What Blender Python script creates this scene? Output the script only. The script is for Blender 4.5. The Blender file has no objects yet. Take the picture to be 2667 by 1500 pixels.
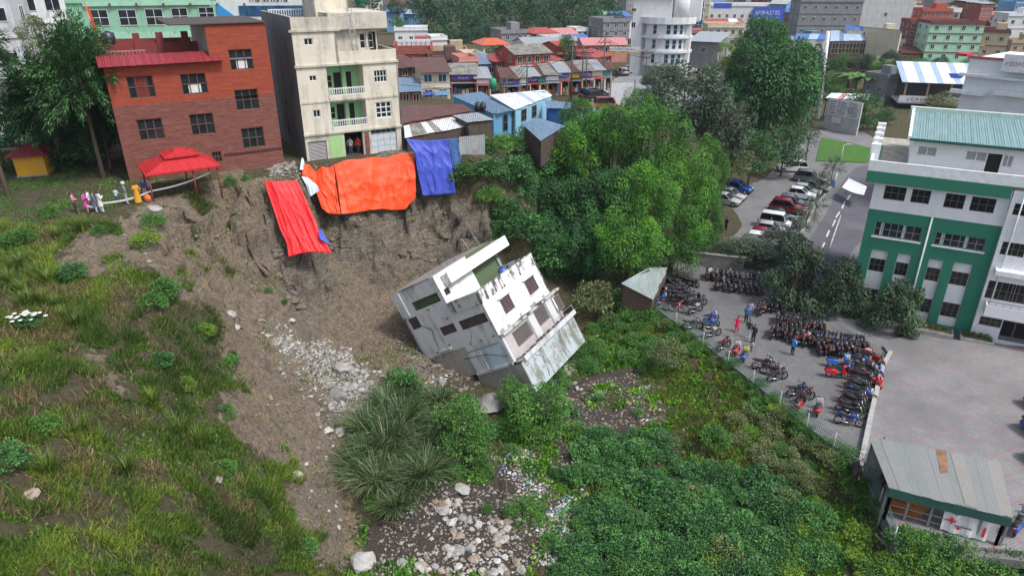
import bpy, bmesh, math, random
import numpy as np
from mathutils import Vector, Matrix, geometry

# ------------------------------------------------------------------ camera, sky, sun, exposure
SC = bpy.context.scene
COL = SC.collection
F = 1800.0; CX = 1333.5; CY = 750.0
PITCH = math.radians(24.7); CT = math.cos(PITCH); ST = math.sin(PITCH); CZ = 27.5
cam_d = bpy.data.cameras.new('camera'); cam = bpy.data.objects.new('camera', cam_d); COL.objects.link(cam)
cam_d.sensor_fit = 'HORIZONTAL'; cam_d.sensor_width = 36.0; cam_d.lens = 36.0 * F / 2667.0
cam_d.clip_start = 0.5; cam_d.clip_end = 3000.0
cam.location = (0, 0, CZ); cam.rotation_euler = (math.pi / 2 - PITCH, 0, 0)
SC.camera = cam
SUN_EL = math.radians(58); SUN_AZ = math.radians(125)          # azimuth from +Y towards +X
W = bpy.data.worlds.new('World'); SC.world = W; W.use_nodes = True
nt = W.node_tree; nt.nodes.clear()
sky = nt.nodes.new('ShaderNodeTexSky'); sky.sky_type = 'NISHITA'; sky.sun_disc = False
sky.sun_elevation = SUN_EL; sky.sun_rotation = SUN_AZ; sky.air_density = 1.0; sky.dust_density = 3.0
hs = nt.nodes.new('ShaderNodeHueSaturation'); hs.inputs['Saturation'].default_value = 0.6
bg = nt.nodes.new('ShaderNodeBackground'); bg.inputs['Strength'].default_value = 0.1
wo = nt.nodes.new('ShaderNodeOutputWorld')
nt.links.new(sky.outputs[0], hs.inputs['Color']); nt.links.new(hs.outputs[0], bg.inputs[0]); nt.links.new(bg.outputs[0], wo.inputs[0])
sl = bpy.data.lights.new('sun', 'SUN'); sl.energy = 1.5; sl.angle = math.radians(10); sl.color = (1.0, 0.98, 0.955)
so = bpy.data.objects.new('sun', sl); COL.objects.link(so)
so.rotation_euler = (math.pi / 2 - SUN_EL, 0, math.pi - SUN_AZ)
so.location = (0, 0, 80)
SC.view_settings.view_transform = 'Standard'; SC.view_settings.look = 'None'
SC.view_settings.exposure = 1.05; SC.view_settings.gamma = 1.0; SC.view_settings.use_curve_mapping = False
SC.cycles.max_bounces = 5; SC.cycles.diffuse_bounces = 3; SC.cycles.glossy_bounces = 2
SC.cycles.transparent_max_bounces = 4; SC.cycles.transmission_bounces = 2; SC.cycles.volume_bounces = 0

R = random.Random(7); NR = np.random.default_rng(11)

# ------------------------------------------------------------------ photograph geometry: where a sight line meets a height / a distance
def ray(px, py):
    a = (px - CX) / F; b = (CY - py) / F
    return Vector((a, CT + b * ST, -ST + b * CT))
def P(px, py, z):
    d = ray(px, py); t = (z - CZ) / d.z
    return Vector((d.x * t, d.y * t, z))
def PY(px, py, Y):
    d = ray(px, py); t = Y / d.y
    return Vector((d.x * t, Y, CZ + d.z * t))

# ------------------------------------------------------------------ mesh builder
class MB:
    def __init__(s): s.v = []; s.f = []; s.m = []; s.mat = []; s.sm = []
    def mi(s, m):
        if m not in s.mat: s.mat.append(m)
        return s.mat.index(m)
    def face(s, pts, m, smooth=False):
        n = len(s.v); s.v.extend([tuple(p) for p in pts]); s.f.append(tuple(range(n, n + len(pts)))); s.m.append(s.mi(m)); s.sm.append(smooth)
    def box(s, x0, x1, y0, y1, z0, z1, m, M=None, skip=''):
        n = len(s.v); c = [(x0,y0,z0),(x1,y0,z0),(x1,y1,z0),(x0,y1,z0),(x0,y0,z1),(x1,y0,z1),(x1,y1,z1),(x0,y1,z1)]
        if M is not None: c = [tuple(M @ Vector(p)) for p in c]
        s.v.extend(c); k = s.mi(m)
        fs = {'b':(0,3,2,1),'t':(4,5,6,7),'f':(0,1,5,4),'r':(1,2,6,5),'k':(2,3,7,6),'l':(3,0,4,7)}
        for key, f in fs.items():
            if key in skip: continue
            s.f.append(tuple(n + i for i in f)); s.m.append(k); s.sm.append(False)
        return s
    def bar(s, a, b, w, h, m):
        a = Vector(a); b = Vector(b); d = (b - a); L = d.length
        if L < 1e-6: return s
        d /= L; up = Vector((0,0,1)) if abs(d.z) < 0.95 else Vector((0,1,0))
        x = d.cross(up).normalized(); y = x.cross(d).normalized()
        n = len(s.v)
        for p in (a, b):
            for sx, sy in ((-1,-1),(1,-1),(1,1),(-1,1)): s.v.append(tuple(p + x * (sx * w / 2) + y * (sy * h / 2)))
        k = s.mi(m)
        for f in ((0,1,5,4),(1,2,6,5),(2,3,7,6),(3,0,4,7),(3,2,1,0),(4,5,6,7)): s.f.append(tuple(n + i for i in f)); s.m.append(k); s.sm.append(False)
        return s
    def tube(s, pts, rs, m, n=8, cap=True, smooth=True):
        pts = [Vector(p) for p in pts]; k = s.mi(m); base = len(s.v)
        if not hasattr(rs, '__len__'): rs = [rs] * len(pts)
        for i, p in enumerate(pts):
            d = (pts[min(i+1, len(pts)-1)] - pts[max(i-1, 0)]).normalized()
            up = Vector((0,0,1)) if abs(d.z) < 0.9 else Vector((1,0,0))
            x = d.cross(up).normalized(); y = x.cross(d)
            for j in range(n):
                a = 2 * math.pi * j / n; s.v.append(tuple(p + (x * math.cos(a) + y * math.sin(a)) * rs[i]))
        for i in range(len(pts) - 1):
            for j in range(n):
                a = base + i * n + j; b = base + i * n + (j + 1) % n
                s.f.append((a, b, b + n, a + n)); s.m.append(k); s.sm.append(smooth)
        if cap:
            s.f.append(tuple(base + j for j in reversed(range(n)))); s.m.append(k); s.sm.append(False)
            e = base + (len(pts) - 1) * n
            s.f.append(tuple(e + j for j in range(n))); s.m.append(k); s.sm.append(False)
        return s
    def ell(s, c, r, m, nu=10, nv=6, M=None):
        k = s.mi(m); b = len(s.v)
        for i in range(nv + 1):
            t = math.pi * i / nv
            for j in range(nu):
                a = 2 * math.pi * j / nu
                p = Vector((c[0] + r[0] * math.sin(t) * math.cos(a), c[1] + r[1] * math.sin(t) * math.sin(a), c[2] + r[2] * math.cos(t)))
                s.v.append(tuple(M @ p if M else p))
        for i in range(nv):
            for j in range(nu):
                a = b + i * nu + j; d = b + i * nu + (j + 1) % nu
                s.f.append((a, a + nu, d + nu, d)); s.m.append(k); s.sm.append(True)
        return s
    def prof(s, poly, y0, y1, m, inset=0.0, M=None):
        """outline in x-z pushed from y0 to y1, the two sides drawn in by inset"""
        k = s.mi(m); n = len(poly); b = len(s.v)
        cx = sum(p[0] for p in poly) / n; cz = sum(p[1] for p in poly) / n
        rows = [(y0, 1 - inset), (y0 + (y1 - y0) * 0.16, 1), (y1 - (y1 - y0) * 0.16, 1), (y1, 1 - inset)] if inset else [(y0, 1), (y1, 1)]
        for y, q in rows:
            for x, z in poly:
                p = Vector((cx + (x - cx) * q, y, cz + (z - cz) * q)); s.v.append(tuple(M @ p if M else p))
        for r in range(len(rows) - 1):
            for i in range(n):
                a = b + r * n + i; c = b + r * n + (i + 1) % n
                s.f.append((a, c, c + n, a + n)); s.m.append(k); s.sm.append(bool(inset))
        s.f.append(tuple(b + i for i in reversed(range(n)))); s.m.append(k); s.sm.append(False)
        e = b + (len(rows) - 1) * n
        s.f.append(tuple(e + i for i in range(n))); s.m.append(k); s.sm.append(False)
        return s
    def mesh(s, name):
        me = bpy.data.meshes.new(name); me.from_pydata(s.v, [], s.f)
        for m in s.mat: me.materials.append(m)
        me.polygons.foreach_set('material_index', s.m); me.polygons.foreach_set('use_smooth', s.sm)
        me.update(); return me
    def build(s, name, parent=None, M=None):
        return ob(name, s.mesh(name), parent, M)

def ob(name, me, parent=None, M=None):
    o = bpy.data.objects.new(name, me); COL.objects.link(o)
    if parent is not None: o.parent = parent
    if M is not None: o.matrix_basis = M
    return o
def tag(o, label=None, cat=None, group=None, kind=None):
    if label: o['label'] = label
    if cat: o['category'] = cat
    if group: o['group'] = group
    if kind: o['kind'] = kind
    return o
def thing(name, label, cat, M=None, group=None):
    o = bpy.data.objects.new(name, None); COL.objects.link(o); o.empty_display_size = 0.3
    if M is not None: o.matrix_basis = M
    return tag(o, label, cat, group)
def kids(o): return [c for c in KID.get(o.name, ())]
KID = {}
def note_kids(root):
    for c in root.children_recursive + [root]: KID[c.name] = list(c.children)
def dup(o, parent=None, M=None, label=None, group=None, swap=None):
    """a copy of a thing with copies of its parts; swap exchanges materials on the copies"""
    c = o.copy(); COL.objects.link(c); c.parent = parent
    if M is not None: c.matrix_basis = M
    if label: c['label'] = label
    if group: c['group'] = group
    if swap and o.type == 'MESH':
        for sl_ in c.material_slots:
            if sl_.material and sl_.material.name in swap:
                n_ = swap[sl_.material.name]; sl_.link = 'OBJECT'; sl_.material = n_
    for ch in kids(o): dup(ch, c, None, None, None, swap)
    return c
def TR(x, y, z, rz=0.0, s=1.0):
    return Matrix.Translation((x, y, z)) @ Matrix.Rotation(rz, 4, 'Z') @ Matrix.Diagonal((s, s, s, 1) if not hasattr(s, '__len__') else (*s, 1))

# ------------------------------------------------------------------ materials (all procedural)
MC = {}
def nodes(name):
    m = bpy.data.materials.new(name); m.use_nodes = True; t = m.node_tree; t.nodes.clear()
    out = t.nodes.new('ShaderNodeOutputMaterial'); b = t.nodes.new('ShaderNodeBsdfPrincipled'); t.links.new(b.outputs[0], out.inputs[0])
    return m, t, b, out
def N(t, kind, **kw):
    n = t.nodes.new(kind)
    for k, v in kw.items():
        if k in n.inputs.keys() if hasattr(n.inputs, 'keys') else False: n.inputs[k].default_value = v
        else: setattr(n, k, v)
    return n
def noise(t, vec, scale, detail=4, rough=0.6):
    n = t.nodes.new('ShaderNodeTexNoise'); n.inputs['Scale'].default_value = scale; n.inputs['Detail'].default_value = detail; n.inputs['Roughness'].default_value = rough
    if vec is not None: t.links.new(vec, n.inputs['Vector'])
    return n.outputs['Fac']
def ramp(t, fac, stops):
    r = t.nodes.new('ShaderNodeValToRGB'); e = r.color_ramp.elements
    while len(e) < len(stops): e.new(0.5)
    for i, (p, c) in enumerate(stops):
        e[i].position = p; e[i].color = (*c, 1) if len(c) == 3 else c
    t.links.new(fac, r.inputs[0]); return r.outputs[0]
def mix(t, fac, a, b, mode='MIX'):
    m = t.nodes.new('ShaderNodeMix'); m.data_type = 'RGBA'; m.blend_type = mode
    def put(v, k):
        if hasattr(v, 'is_output'): t.links.new(v, m.inputs[k])
        elif isinstance(v, (int, float)): m.inputs[k].default_value = v
        else: m.inputs[k].default_value = (*v, 1)
    put(fac, 0); put(a, 6); put(b, 7)
    return m.outputs[2]
def mapping(t, src, scale):
    m = t.nodes.new('ShaderNodeMapping'); m.inputs['Scale'].default_value = scale; t.links.new(src, m.inputs['Vector']); return m.outputs[0]
def bump(t, h, b, strength=0.3, dist=0.05):
    n = t.nodes.new('ShaderNodeBump'); n.inputs['Strength'].default_value = strength; n.inputs['Distance'].default_value = dist
    t.links.new(h, n.inputs['Height']); t.links.new(n.outputs[0], b.inputs['Normal'])
def objco(t): return t.nodes.new('ShaderNodeTexCoord').outputs['Object']
def mth(t, op, a, b=0.0):
    n = t.nodes.new('ShaderNodeMath'); n.operation = op
    for i, v in enumerate((a, b)):
        if hasattr(v, 'is_output'): t.links.new(v, n.inputs[i])
        else: n.inputs[i].default_value = v
    return n.outputs[0]

def plain(name, c, rough=0.6, metal=0.0, var=0.12):
    if name in MC: return MC[name]
    m, t, b, _ = nodes(name); o = objco(t)
    f = noise(t, o, 2.3)
    lo = tuple(x * (1 - var) for x in c); hi = tuple(min(1, x * (1 + var)) for x in c)
    t.links.new(ramp(t, f, [(0.3, lo), (0.7, hi)]), b.inputs['Base Color'])
    b.inputs['Roughness'].default_value = rough; b.inputs['Metallic'].default_value = metal
    MC[name] = m; return m
def stucco(name, c, dirt=0.45, dcol=(0.09, 0.085, 0.075), rough=0.85, thr=(0.22, 0.42)):
    """painted plaster with streaks of wet grime and blotches"""
    if name in MC: return MC[name]
    m, t, b, _ = nodes(name); o = objco(t)
    st = noise(t, mapping(t, o, (1.6, 1.6, 0.22)), 1.0, 5, 0.65)
    bl = noise(t, o, 0.55, 6, 0.65); fi = noise(t, o, 9.0, 3)
    k = mth(t, 'MULTIPLY', st, bl)
    col = ramp(t, fi, [(0.3, tuple(x * 0.9 for x in c)), (0.7, tuple(min(0.9, x * 1.05) for x in c))])
    fac = ramp(t, k, [(thr[0], (0, 0, 0)), (thr[1], (dirt,) * 3)])
    t.links.new(mix(t, fac, col, dcol), b.inputs['Base Color']); b.inputs['Roughness'].default_value = rough
    bump(t, fi, b, 0.15, 0.02)
    MC[name] = m; return m
def brick(name, c1, c2, mortar, sx=1.0, dirt=0.0, dcol=(0.1, 0.06, 0.05)):
    if name in MC: return MC[name]
    m, t, b, _ = nodes(name); o = objco(t)
    sp = t.nodes.new('ShaderNodeSeparateXYZ'); t.links.new(o, sp.inputs[0])
    cb = t.nodes.new('ShaderNodeCombineXYZ'); t.links.new(mth(t, 'ADD', sp.outputs[0], sp.outputs[1]), cb.inputs[0]); t.links.new(sp.outputs[2], cb.inputs[1])
    n = t.nodes.new('ShaderNodeTexBrick'); t.links.new(cb.outputs[0], n.inputs['Vector'])
    n.inputs['Scale'].default_value = 1.0 * sx; n.inputs['Brick Width'].default_value = 0.26; n.inputs['Row Height'].default_value = 0.1; n.inputs['Mortar Size'].default_value = 0.008
    n.inputs['Color1'].default_value = (*c1, 1); n.inputs['Color2'].default_value = (*c2, 1); n.inputs['Mortar'].default_value = (*mortar, 1)
    big = noise(t, o, 0.5, 6, 0.7); st = noise(t, mapping(t, o, (0.45, 0.45, 4.5)), 1.5, 6, 0.75)
    col = mix(t, ramp(t, st, [(0.42, (0, 0, 0)), (0.6, (0.75,) * 3)]), n.outputs[0], tuple(x * 0.5 for x in c1))
    col = mix(t, ramp(t, noise(t, mapping(t, o, (0.5, 0.5, 3.0)), 2.1, 6, 0.75), [(0.56, (0, 0, 0)), (0.66, (dirt * 0.55,) * 3)]), col, mortar)
    col = mix(t, ramp(t, big, [(0.5, (0, 0, 0)), (0.75, (dirt,) * 3)]), col, dcol)
    t.links.new(col, b.inputs['Base Color']); b.inputs['Roughness'].default_value = 0.9
    bump(t, n.outputs[1], b, -0.5, 0.02)
    MC[name] = m; return m
def tin(name, c, rust=0.0, rc=(0.16, 0.06, 0.03), axis=0, rough=0.45, pitch=0.2):
    """ribbed metal sheet"""
    if name in MC: return MC[name]
    m, t, b, _ = nodes(name); o = objco(t)
    sp = t.nodes.new('ShaderNodeSeparateXYZ'); t.links.new(o, sp.inputs[0])
    w = mth(t, 'SINE', mth(t, 'MULTIPLY', sp.outputs[axis], 2 * math.pi / pitch))
    big = noise(t, o, 0.7, 6, 0.7); fi = noise(t, mapping(t, o, (4, 0.6, 0.6) if axis == 0 else (0.6, 4, 0.6)), 1.0, 4)
    col = ramp(t, fi, [(0.3, tuple(x * 0.82 for x in c)), (0.7, tuple(min(0.85, x * 1.12) for x in c))])
    col = mix(t, ramp(t, big, [(0.62 - rust * 0.35, (0, 0, 0)), (0.75 - rust * 0.3, (min(1, rust * 1.3),) * 3)]), col, rc)
    t.links.new(col, b.inputs['Base Color']); b.inputs['Roughness'].default_value = rough; b.inputs['Metallic'].default_value = 0.15
    bump(t, w, b, 0.6, 0.03)
    MC[name] = m; return m
def leafmat(name, dark, mid, light, trans=0.25):
    if name in MC: return MC[name]
    m, t, b, out = nodes(name)
    a = t.nodes.new('ShaderNodeAttribute'); a.attribute_name = 'tint'
    g = t.nodes.new('ShaderNodeNewGeometry'); oi = t.nodes.new('ShaderNodeObjectInfo')
    f = mth(t, 'ADD', mth(t, 'MULTIPLY', a.outputs['Fac'], 0.6), mth(t, 'MULTIPLY', g.outputs['Random Per Island'], 0.4))
    f = mth(t, 'ADD', f, mth(t, 'MULTIPLY', mth(t, 'SUBTRACT', oi.outputs['Random'], 0.5), 0.22))
    col = ramp(t, f, [(0.12, dark), (0.5, mid), (0.9, light)])
    t.links.new(col, b.inputs['Base Color']); b.inputs['Roughness'].default_value = 0.6
    tr = t.nodes.new('ShaderNodeBsdfTranslucent'); t.links.new(col, tr.inputs[0])
    ms = t.nodes.new('ShaderNodeMixShader'); ms.inputs[0].default_value = trans
    t.links.new(b.outputs[0], ms.inputs[1]); t.links.new(tr.outputs[0], ms.inputs[2]); t.links.new(ms.outputs[0], out.inputs[0])
    MC[name] = m; return m
def glassy(name, c=(0.02, 0.025, 0.03), rough=0.12):
    if name in MC: return MC[name]
    m, t, b, _ = nodes(name); o = objco(t); f = noise(t, o, 0.6, 3)
    t.links.new(ramp(t, f, [(0.35, tuple(x * 0.5 for x in c)), (0.7, tuple(x * 1.5 for x in c))]), b.inputs['Base Color'])
    b.inputs['Roughness'].default_value = rough; b.inputs['IOR'].default_value = 1.45
    MC[name] = m; return m
GLASS = glassy('dark window glass'); GLASSB = glassy('blue window glass', (0.03, 0.09, 0.16))
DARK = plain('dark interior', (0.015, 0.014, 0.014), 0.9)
WHITEF = plain('white paint frame', (0.62, 0.63, 0.63), 0.5)
WOODF = plain('weathered wood frame', (0.10, 0.062, 0.042), 0.7)
GREYF = plain('grey metal frame', (0.24, 0.24, 0.25), 0.5)
BROWNF = plain('brown window frame', (0.14, 0.11, 0.09), 0.6)
CONC = stucco('grey concrete', (0.30, 0.29, 0.28), 0.5)
STEEL = plain('galvanised steel', (0.35, 0.36, 0.37), 0.4, 0.5)
BLACK = plain('black rubber', (0.018, 0.018, 0.02), 0.6)
BARK = plain('bark', (0.10, 0.075, 0.055), 0.9, 0, 0.35)

# ------------------------------------------------------------------ terrain: heights through measured points
def vnoise(x, y, seed=0):
    x = np.asarray(x, float); y = np.asarray(y, float)
    xi = np.floor(x).astype(np.int64); yi = np.floor(y).astype(np.int64); fx = x - xi; fy = y - yi
    def h(a, b):
        n = (a * 374761393 + b * 668265263 + seed * 974634777) & 0xffffffff
        n = ((n ^ (n >> 13)) * 1274126177) & 0xffffffff
        return ((n ^ (n >> 16)) & 0xffff) / 65535.0
    sx = fx * fx * (3 - 2 * fx); sy = fy * fy * (3 - 2 * fy)
    return (h(xi, yi) * (1 - sx) + h(xi + 1, yi) * sx) * (1 - sy) + (h(xi, yi + 1) * (1 - sx) + h(xi + 1, yi + 1) * sx) * sy
def fbm(x, y, s, oct=4, seed=0):
    v = 0; a = 0.5; k = 1.0 / s
    for i in range(oct):
        v = v + a * (vnoise(x * k, y * k, seed + i) - 0.5); a *= 0.5; k *= 2.03
    return v
CTL = [(-150,470,12.2),(0,440,12.2),(0,520,12),(200,470,12.2),(150,560,11.9),(300,550,12),(400,535,12),(480,500,12),(560,470,12),(630,478,12),(690,462,12.1),(780,465,12),
 (-200,700,11),(0,620,11.2),(0,700,10.6),(0,850,10),(0,1000,9.2),(0,1250,8.2),(0,1500,7.2),(-300,1000,10),(-300,1500,8.5),
 (200,640,11),(200,760,9.8),(200,1000,8.3),(200,1250,7.0),(200,1500,5.8),(400,600,11),(400,680,9.8),(400,800,8.3),(400,1000,6.6),(400,1250,5.0),(400,1500,3.6),
 (500,560,11),(500,650,8.8),(520,800,6.8),(600,520,11.3),(610,600,8.8),(620,700,6.4),(600,850,4.2),(600,1000,3.2),(600,1250,2.0),(600,1500,0.6),
 (700,480,11.8),(700,560,9.3),(720,640,7.0),(760,720,4.6),(800,800,2.2),(820,900,0.2),(760,850,2.2),(740,1000,0.8),(720,1150,0.4),(760,1300,-0.6),(780,1500,-1.8),
 (860,960,-0.6),(900,1100,-1.8),(890,1300,-2.9),(900,1500,-3.6),
 (800,425,12),(850,425,12),(850,470,10.6),(850,560,7.5),(850,650,4.8),(860,750,2.6),(880,850,0.3),
 (950,412,12),(950,430,11.6),(950,560,7.3),(950,650,4.8),(950,720,2.6),(960,800,0.8),(990,860,0.2),(940,920,-0.4),
 (1050,400,12),(1050,500,8.5),(1050,600,5.2),(1060,680,3.0),(1020,760,1.2),(1130,390,12),(1150,500,8.2),(1150,580,5.5),(1160,640,3.6),(1180,720,1),
 (1250,410,11.5),(1260,520,8),(1270,600,5.5),(1280,680,3),(1330,740,0.3),(1440,780,-1.2),(1000,950,-0.7),(1100,1000,-1.2),(1200,1030,-1.4),(1365,1020,-1.3),(1500,925,-2.3),(1525,860,-2.0),(1420,900,-2.0),
 (1580,790,-1.0),(1690,785,-0.25),(1830,890,-0.25),(1960,990,-0.25),(2100,1105,-0.25),(2240,1215,-0.25),(2300,1330,-0.25),(2330,1420,-0.3),
 (1640,870,-1.5),(1800,960,-1.1),(1930,1060,-1.2),(2080,1180,-1.2),(2200,1300,-1.1),(2260,1420,-1.1),
 (1500,1000,-2.2),(1650,1000,-1.8),(1400,1150,-2.7),(1600,1150,-2.4),(1800,1150,-2),(2000,1300,-1.8),(1100,1150,-2.7),(1000,1300,-3),(1200,1300,-3.0),(1500,1350,-3),(1800,1400,-2.8),
 (1100,1500,-3.5),(1400,1500,-3.6),(1700,1500,-3.3),(2100,1500,-2.3),(2300,1500,-1.6),(2667,1470,-1.2),(2900,1500,-1),
 (1750,700,-.3),(1900,700,-.3),(2300,800,-.3),(2300,1000,-.3),(2600,1000,-.3),(2300,1180,-.3),(2667,1200,-.3),(2340,1370,-.3),(2667,1400,-.5),(2000,600,-.3),(2100,450,-.3),(1880,480,-.3),(2060,410,-.3),(2300,430,-.3),(1830,560,-.3)]
CW = [(-60,45,12),(-60,60,12.3),(-60,80,12.5),(-40,8,9),(-15,8,4),(-8,8,-4),(5,8,-5),(25,8,-3),(45,8,-2),(90,20,-.6),(90,60,-.3),(90,100,-.3),(90,134,-.3),
 (10,66,1.5),(16,75,2.5),(6,72,5.5),(0,75,10.5),(15,90,7),(5,92,9.2),(-10,80,12),(-30,80,12.3),(-30,110,10),(0,100,9),(0,125,8),(24,125,8),(20,104,7.5),(27,112,6),
 (60,134,-.2),(46,134,0.0),(40,120,-.3),(34,100,-.3),(26,80,.3),(30,140,7.5),(60,170,2),(100,170,2),(60,215,5),(110,215,5),(30,215,8),(-60,215,8),(-60,150,9),
 (-600,1100,12),(600,1100,12),(0,1100,12),(-600,100,12),(600,100,-.3),(600,4,-2),(-300,4,9),(0,4,-5)]
_pts = [P(a, b, c) for a, b, c in CTL] + [Vector(p) for p in CW]
_r = geometry.delaunay_2d_cdt([Vector((p.x, p.y)) for p in _pts], [], [], 0, 1e-4)
_tv = np.array([(v.x, v.y) for v in _r[0]]); _tz = np.array([_pts[o[0]].z for o in _r[3]]); _tt = [f for f in _r[2] if len(f) == 3]
gx = np.concatenate([-600 + np.array([0, 120, 240, 340, 420, 470, 505, 525, 538, 546, 551]), np.arange(-46, 32, 0.28), [32.5, 33.5, 35, 37.5, 41, 46, 53, 62, 75, 95, 125, 175, 260, 400, 600]])
gy = np.concatenate([[4, 7, 10, 12], np.arange(13.5, 72, 0.28), [72.5, 73.5, 75, 77.5, 81, 86, 92, 99, 107, 116, 126, 137, 150, 165, 185, 210, 240, 280, 340, 430, 560, 760, 1100]])
GX, GY = np.meshgrid(gx, gy); GZ = np.full(GX.shape, np.nan)
for f in _tt:
    a, b, c = (_tv[i] for i in f); za, zb, zc = (_tz[i] for i in f)
    i0, i1 = np.searchsorted(gx, [min(a[0], b[0], c[0]) - 1e-6, max(a[0], b[0], c[0]) + 1e-6]); j0, j1 = np.searchsorted(gy, [min(a[1], b[1], c[1]) - 1e-6, max(a[1], b[1], c[1]) + 1e-6])
    if i1 <= i0 or j1 <= j0: continue
    X = GX[j0:j1, i0:i1]; Y = GY[j0:j1, i0:i1]
    d = (b[1] - c[1]) * (a[0] - c[0]) + (c[0] - b[0]) * (a[1] - c[1])
    if abs(d) < 1e-12: continue
    l1 = ((b[1] - c[1]) * (X - c[0]) + (c[0] - b[0]) * (Y - c[1])) / d; l2 = ((c[1] - a[1]) * (X - c[0]) + (a[0] - c[0]) * (Y - c[1])) / d; l3 = 1 - l1 - l2
    ok = (l1 >= -1e-6) & (l2 >= -1e-6) & (l3 >= -1e-6)
    z = l1 * za + l2 * zb + l3 * zc; GZ[j0:j1, i0:i1][ok] = z[ok]
GZ[np.isnan(GZ)] = 9.0
for _ in range(2):
    q = GZ.copy(); q[1:-1, 1:-1] = (GZ[1:-1, 1:-1] * 2 + GZ[:-2, 1:-1] + GZ[2:, 1:-1] + GZ[1:-1, :-2] + GZ[1:-1, 2:]) / 6; GZ = q
def pix(X, Y, Z):
    dz = Z - CZ; dep = Y * CT - dz * ST; up = Y * ST + dz * CT
    dep = np.maximum(dep, 0.5); return CX + F * X / dep, CY - F * up / dep
def inpoly(x, y, poly):
    r = np.zeros(np.shape(x), bool); n = len(poly)
    for i in range(n):
        x0, y0 = poly[i]; x1, y1 = poly[(i + 1) % n]
        if y0 == y1: continue
        c = ((y0 > y) != (y1 > y)) & (x < (x1 - x0) * (y - y0) / (y1 - y0) + x0); r ^= c
    return r
gyz, gxz = np.gradient(GZ, gy, gx); STEEP = np.clip((np.hypot(gxz, gyz) - 0.5) / 1.2, 0, 1)
PXg, PYg = pix(GX, GY, GZ)
fine = ((GX > -46) & (GX < 32) & (GY > 13) & (GY < 72)).astype(float)
SOILP = [(640,468),(700,455),(790,440),(1060,400),(1130,420),(1200,560),(1290,640),(1250,900),(1180,990),(1010,1000),(960,1080),(930,1250),(960,1400),(1010,1500),(810,1500),(770,1290),(700,1160),(640,1080),(600,960),(560,860),(470,760),(380,700),(240,690),(130,650),(180,600),(330,560),(420,520),(560,500)]
SOILP2 = [(210,880),(262,920),(330,1010),(350,1060),(300,1040),(240,960)]
RUBP = [(1000,1290),(1150,1250),(1330,1280),(1420,1380),(1400,1500),(960,1500)]
GARP = [(1280,1170),(1420,1160),(1440,1010),(1500,1010),(1640,970),(1740,1020),(1740,1100),(1600,1110),(1520,1190),(1520,1310),(1470,1450),(1390,1450),(1410,1330),(1290,1260)]
wob = fbm(GX, GY, 3.4, 5, 5) * 190; wob2 = fbm(GX, GY, 3.4, 5, 15) * 190
SOIL = (inpoly(PXg + wob, PYg + wob2, SOILP) | inpoly(PXg + wob * .2, PYg + wob2 * .2, SOILP2)).astype(float)
GARB = ((inpoly(PXg + wob, PYg + wob2, GARP) & (fbm(GX, GY, 2.2, 4, 55) > -.04)) | inpoly(PXg + wob, PYg + wob2, RUBP)).astype(float)
for _ in range(9):
    for A in (SOIL, GARB):
        A[1:-1, 1:-1] = (A[1:-1, 1:-1] * 2 + A[:-2, 1:-1] + A[2:, 1:-1] + A[1:-1, :-2] + A[1:-1, 2:]) / 6
# relief: gullies running down the scarp, ledges, lumps
flatz = inpoly(PXg, PYg, [(1690,790),(1960,995),(2240,1215),(2330,1420),(2900,1420),(3200,300),(1800,380)]) & (GX > 5)
lump = fbm(GX, GY, 4.5, 5, 1) * 1.1 + fbm(GX, GY, 1.1, 3, 2) * 0.28
gul = (0.5 - np.abs(fbm(GX * 1.0 + GY * 0.25, GY * 0.12, 1.6, 4, 3)) * 3.0)
led = np.abs(((GZ + fbm(GX, GY, 6, 3, 9) * 2.4) / 1.15) % 1.0 - 0.5) - 0.25
inlot = flatz.astype(float)
GZ = GZ + fine * (1 - inlot) * ((1 - SOIL * 0.3) * lump * np.where(GZ > 11.7, 0.25, 1) * 0.8 + STEEP * SOIL * (gul * 1.5 + led * 1.5 + fbm(GX, GY, 0.9, 3, 66) * .9) + SOIL * fbm(GX * 1.3, GY * .6, 1.5, 4, 68) * .5)
gyz, gxz = np.gradient(GZ, gy, gx)
def gz(x, y):
    i = int(np.clip(np.searchsorted(gx, x) - 1, 0, len(gx) - 2)); j = int(np.clip(np.searchsorted(gy, y) - 1, 0, len(gy) - 2))
    u = min(1, max(0, (x - gx[i]) / (gx[i+1] - gx[i]))); v = min(1, max(0, (y - gy[j]) / (gy[j+1] - gy[j])))
    return float((GZ[j,i] * (1-u) + GZ[j,i+1] * u) * (1-v) + (GZ[j+1,i] * (1-u) + GZ[j+1,i+1] * u) * v)
def gzv(x, y):
    i = np.clip(np.searchsorted(gx, x) - 1, 0, len(gx) - 2); j = np.clip(np.searchsorted(gy, y) - 1, 0, len(gy) - 2)
    u = np.clip((x - gx[i]) / (gx[i+1] - gx[i]), 0, 1); v = np.clip((y - gy[j]) / (gy[j+1] - gy[j]), 0, 1)
    return (GZ[j,i] * (1-u) + GZ[j,i+1] * u) * (1-v) + (GZ[j+1,i] * (1-u) + GZ[j+1,i+1] * u) * v
def hit(px, py, t0=14.0):
    d = ray(px, py); t = t0; step = 0.4; prev = t
    while t < 600:
        if CZ + d.z * t <= gz(d.x * t, d.y * t):
            a, b = prev, t
            for _ in range(14):
                m_ = (a + b) / 2
                if CZ + d.z * m_ <= gz(d.x * m_, d.y * m_): b = m_
                else: a = m_
            return Vector((d.x * b, d.y * b, CZ + d.z * b))
        prev = t; t += step if t < 100 else 2.0
    return Vector((d.x * t, d.y * t, CZ + d.z * t))
def samp(A, x, y):
    i = np.clip(np.searchsorted(gx, x) - 1, 0, len(gx) - 1); j = np.clip(np.searchsorted(gy, y) - 1, 0, len(gy) - 1); return A[j, i]

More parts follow.
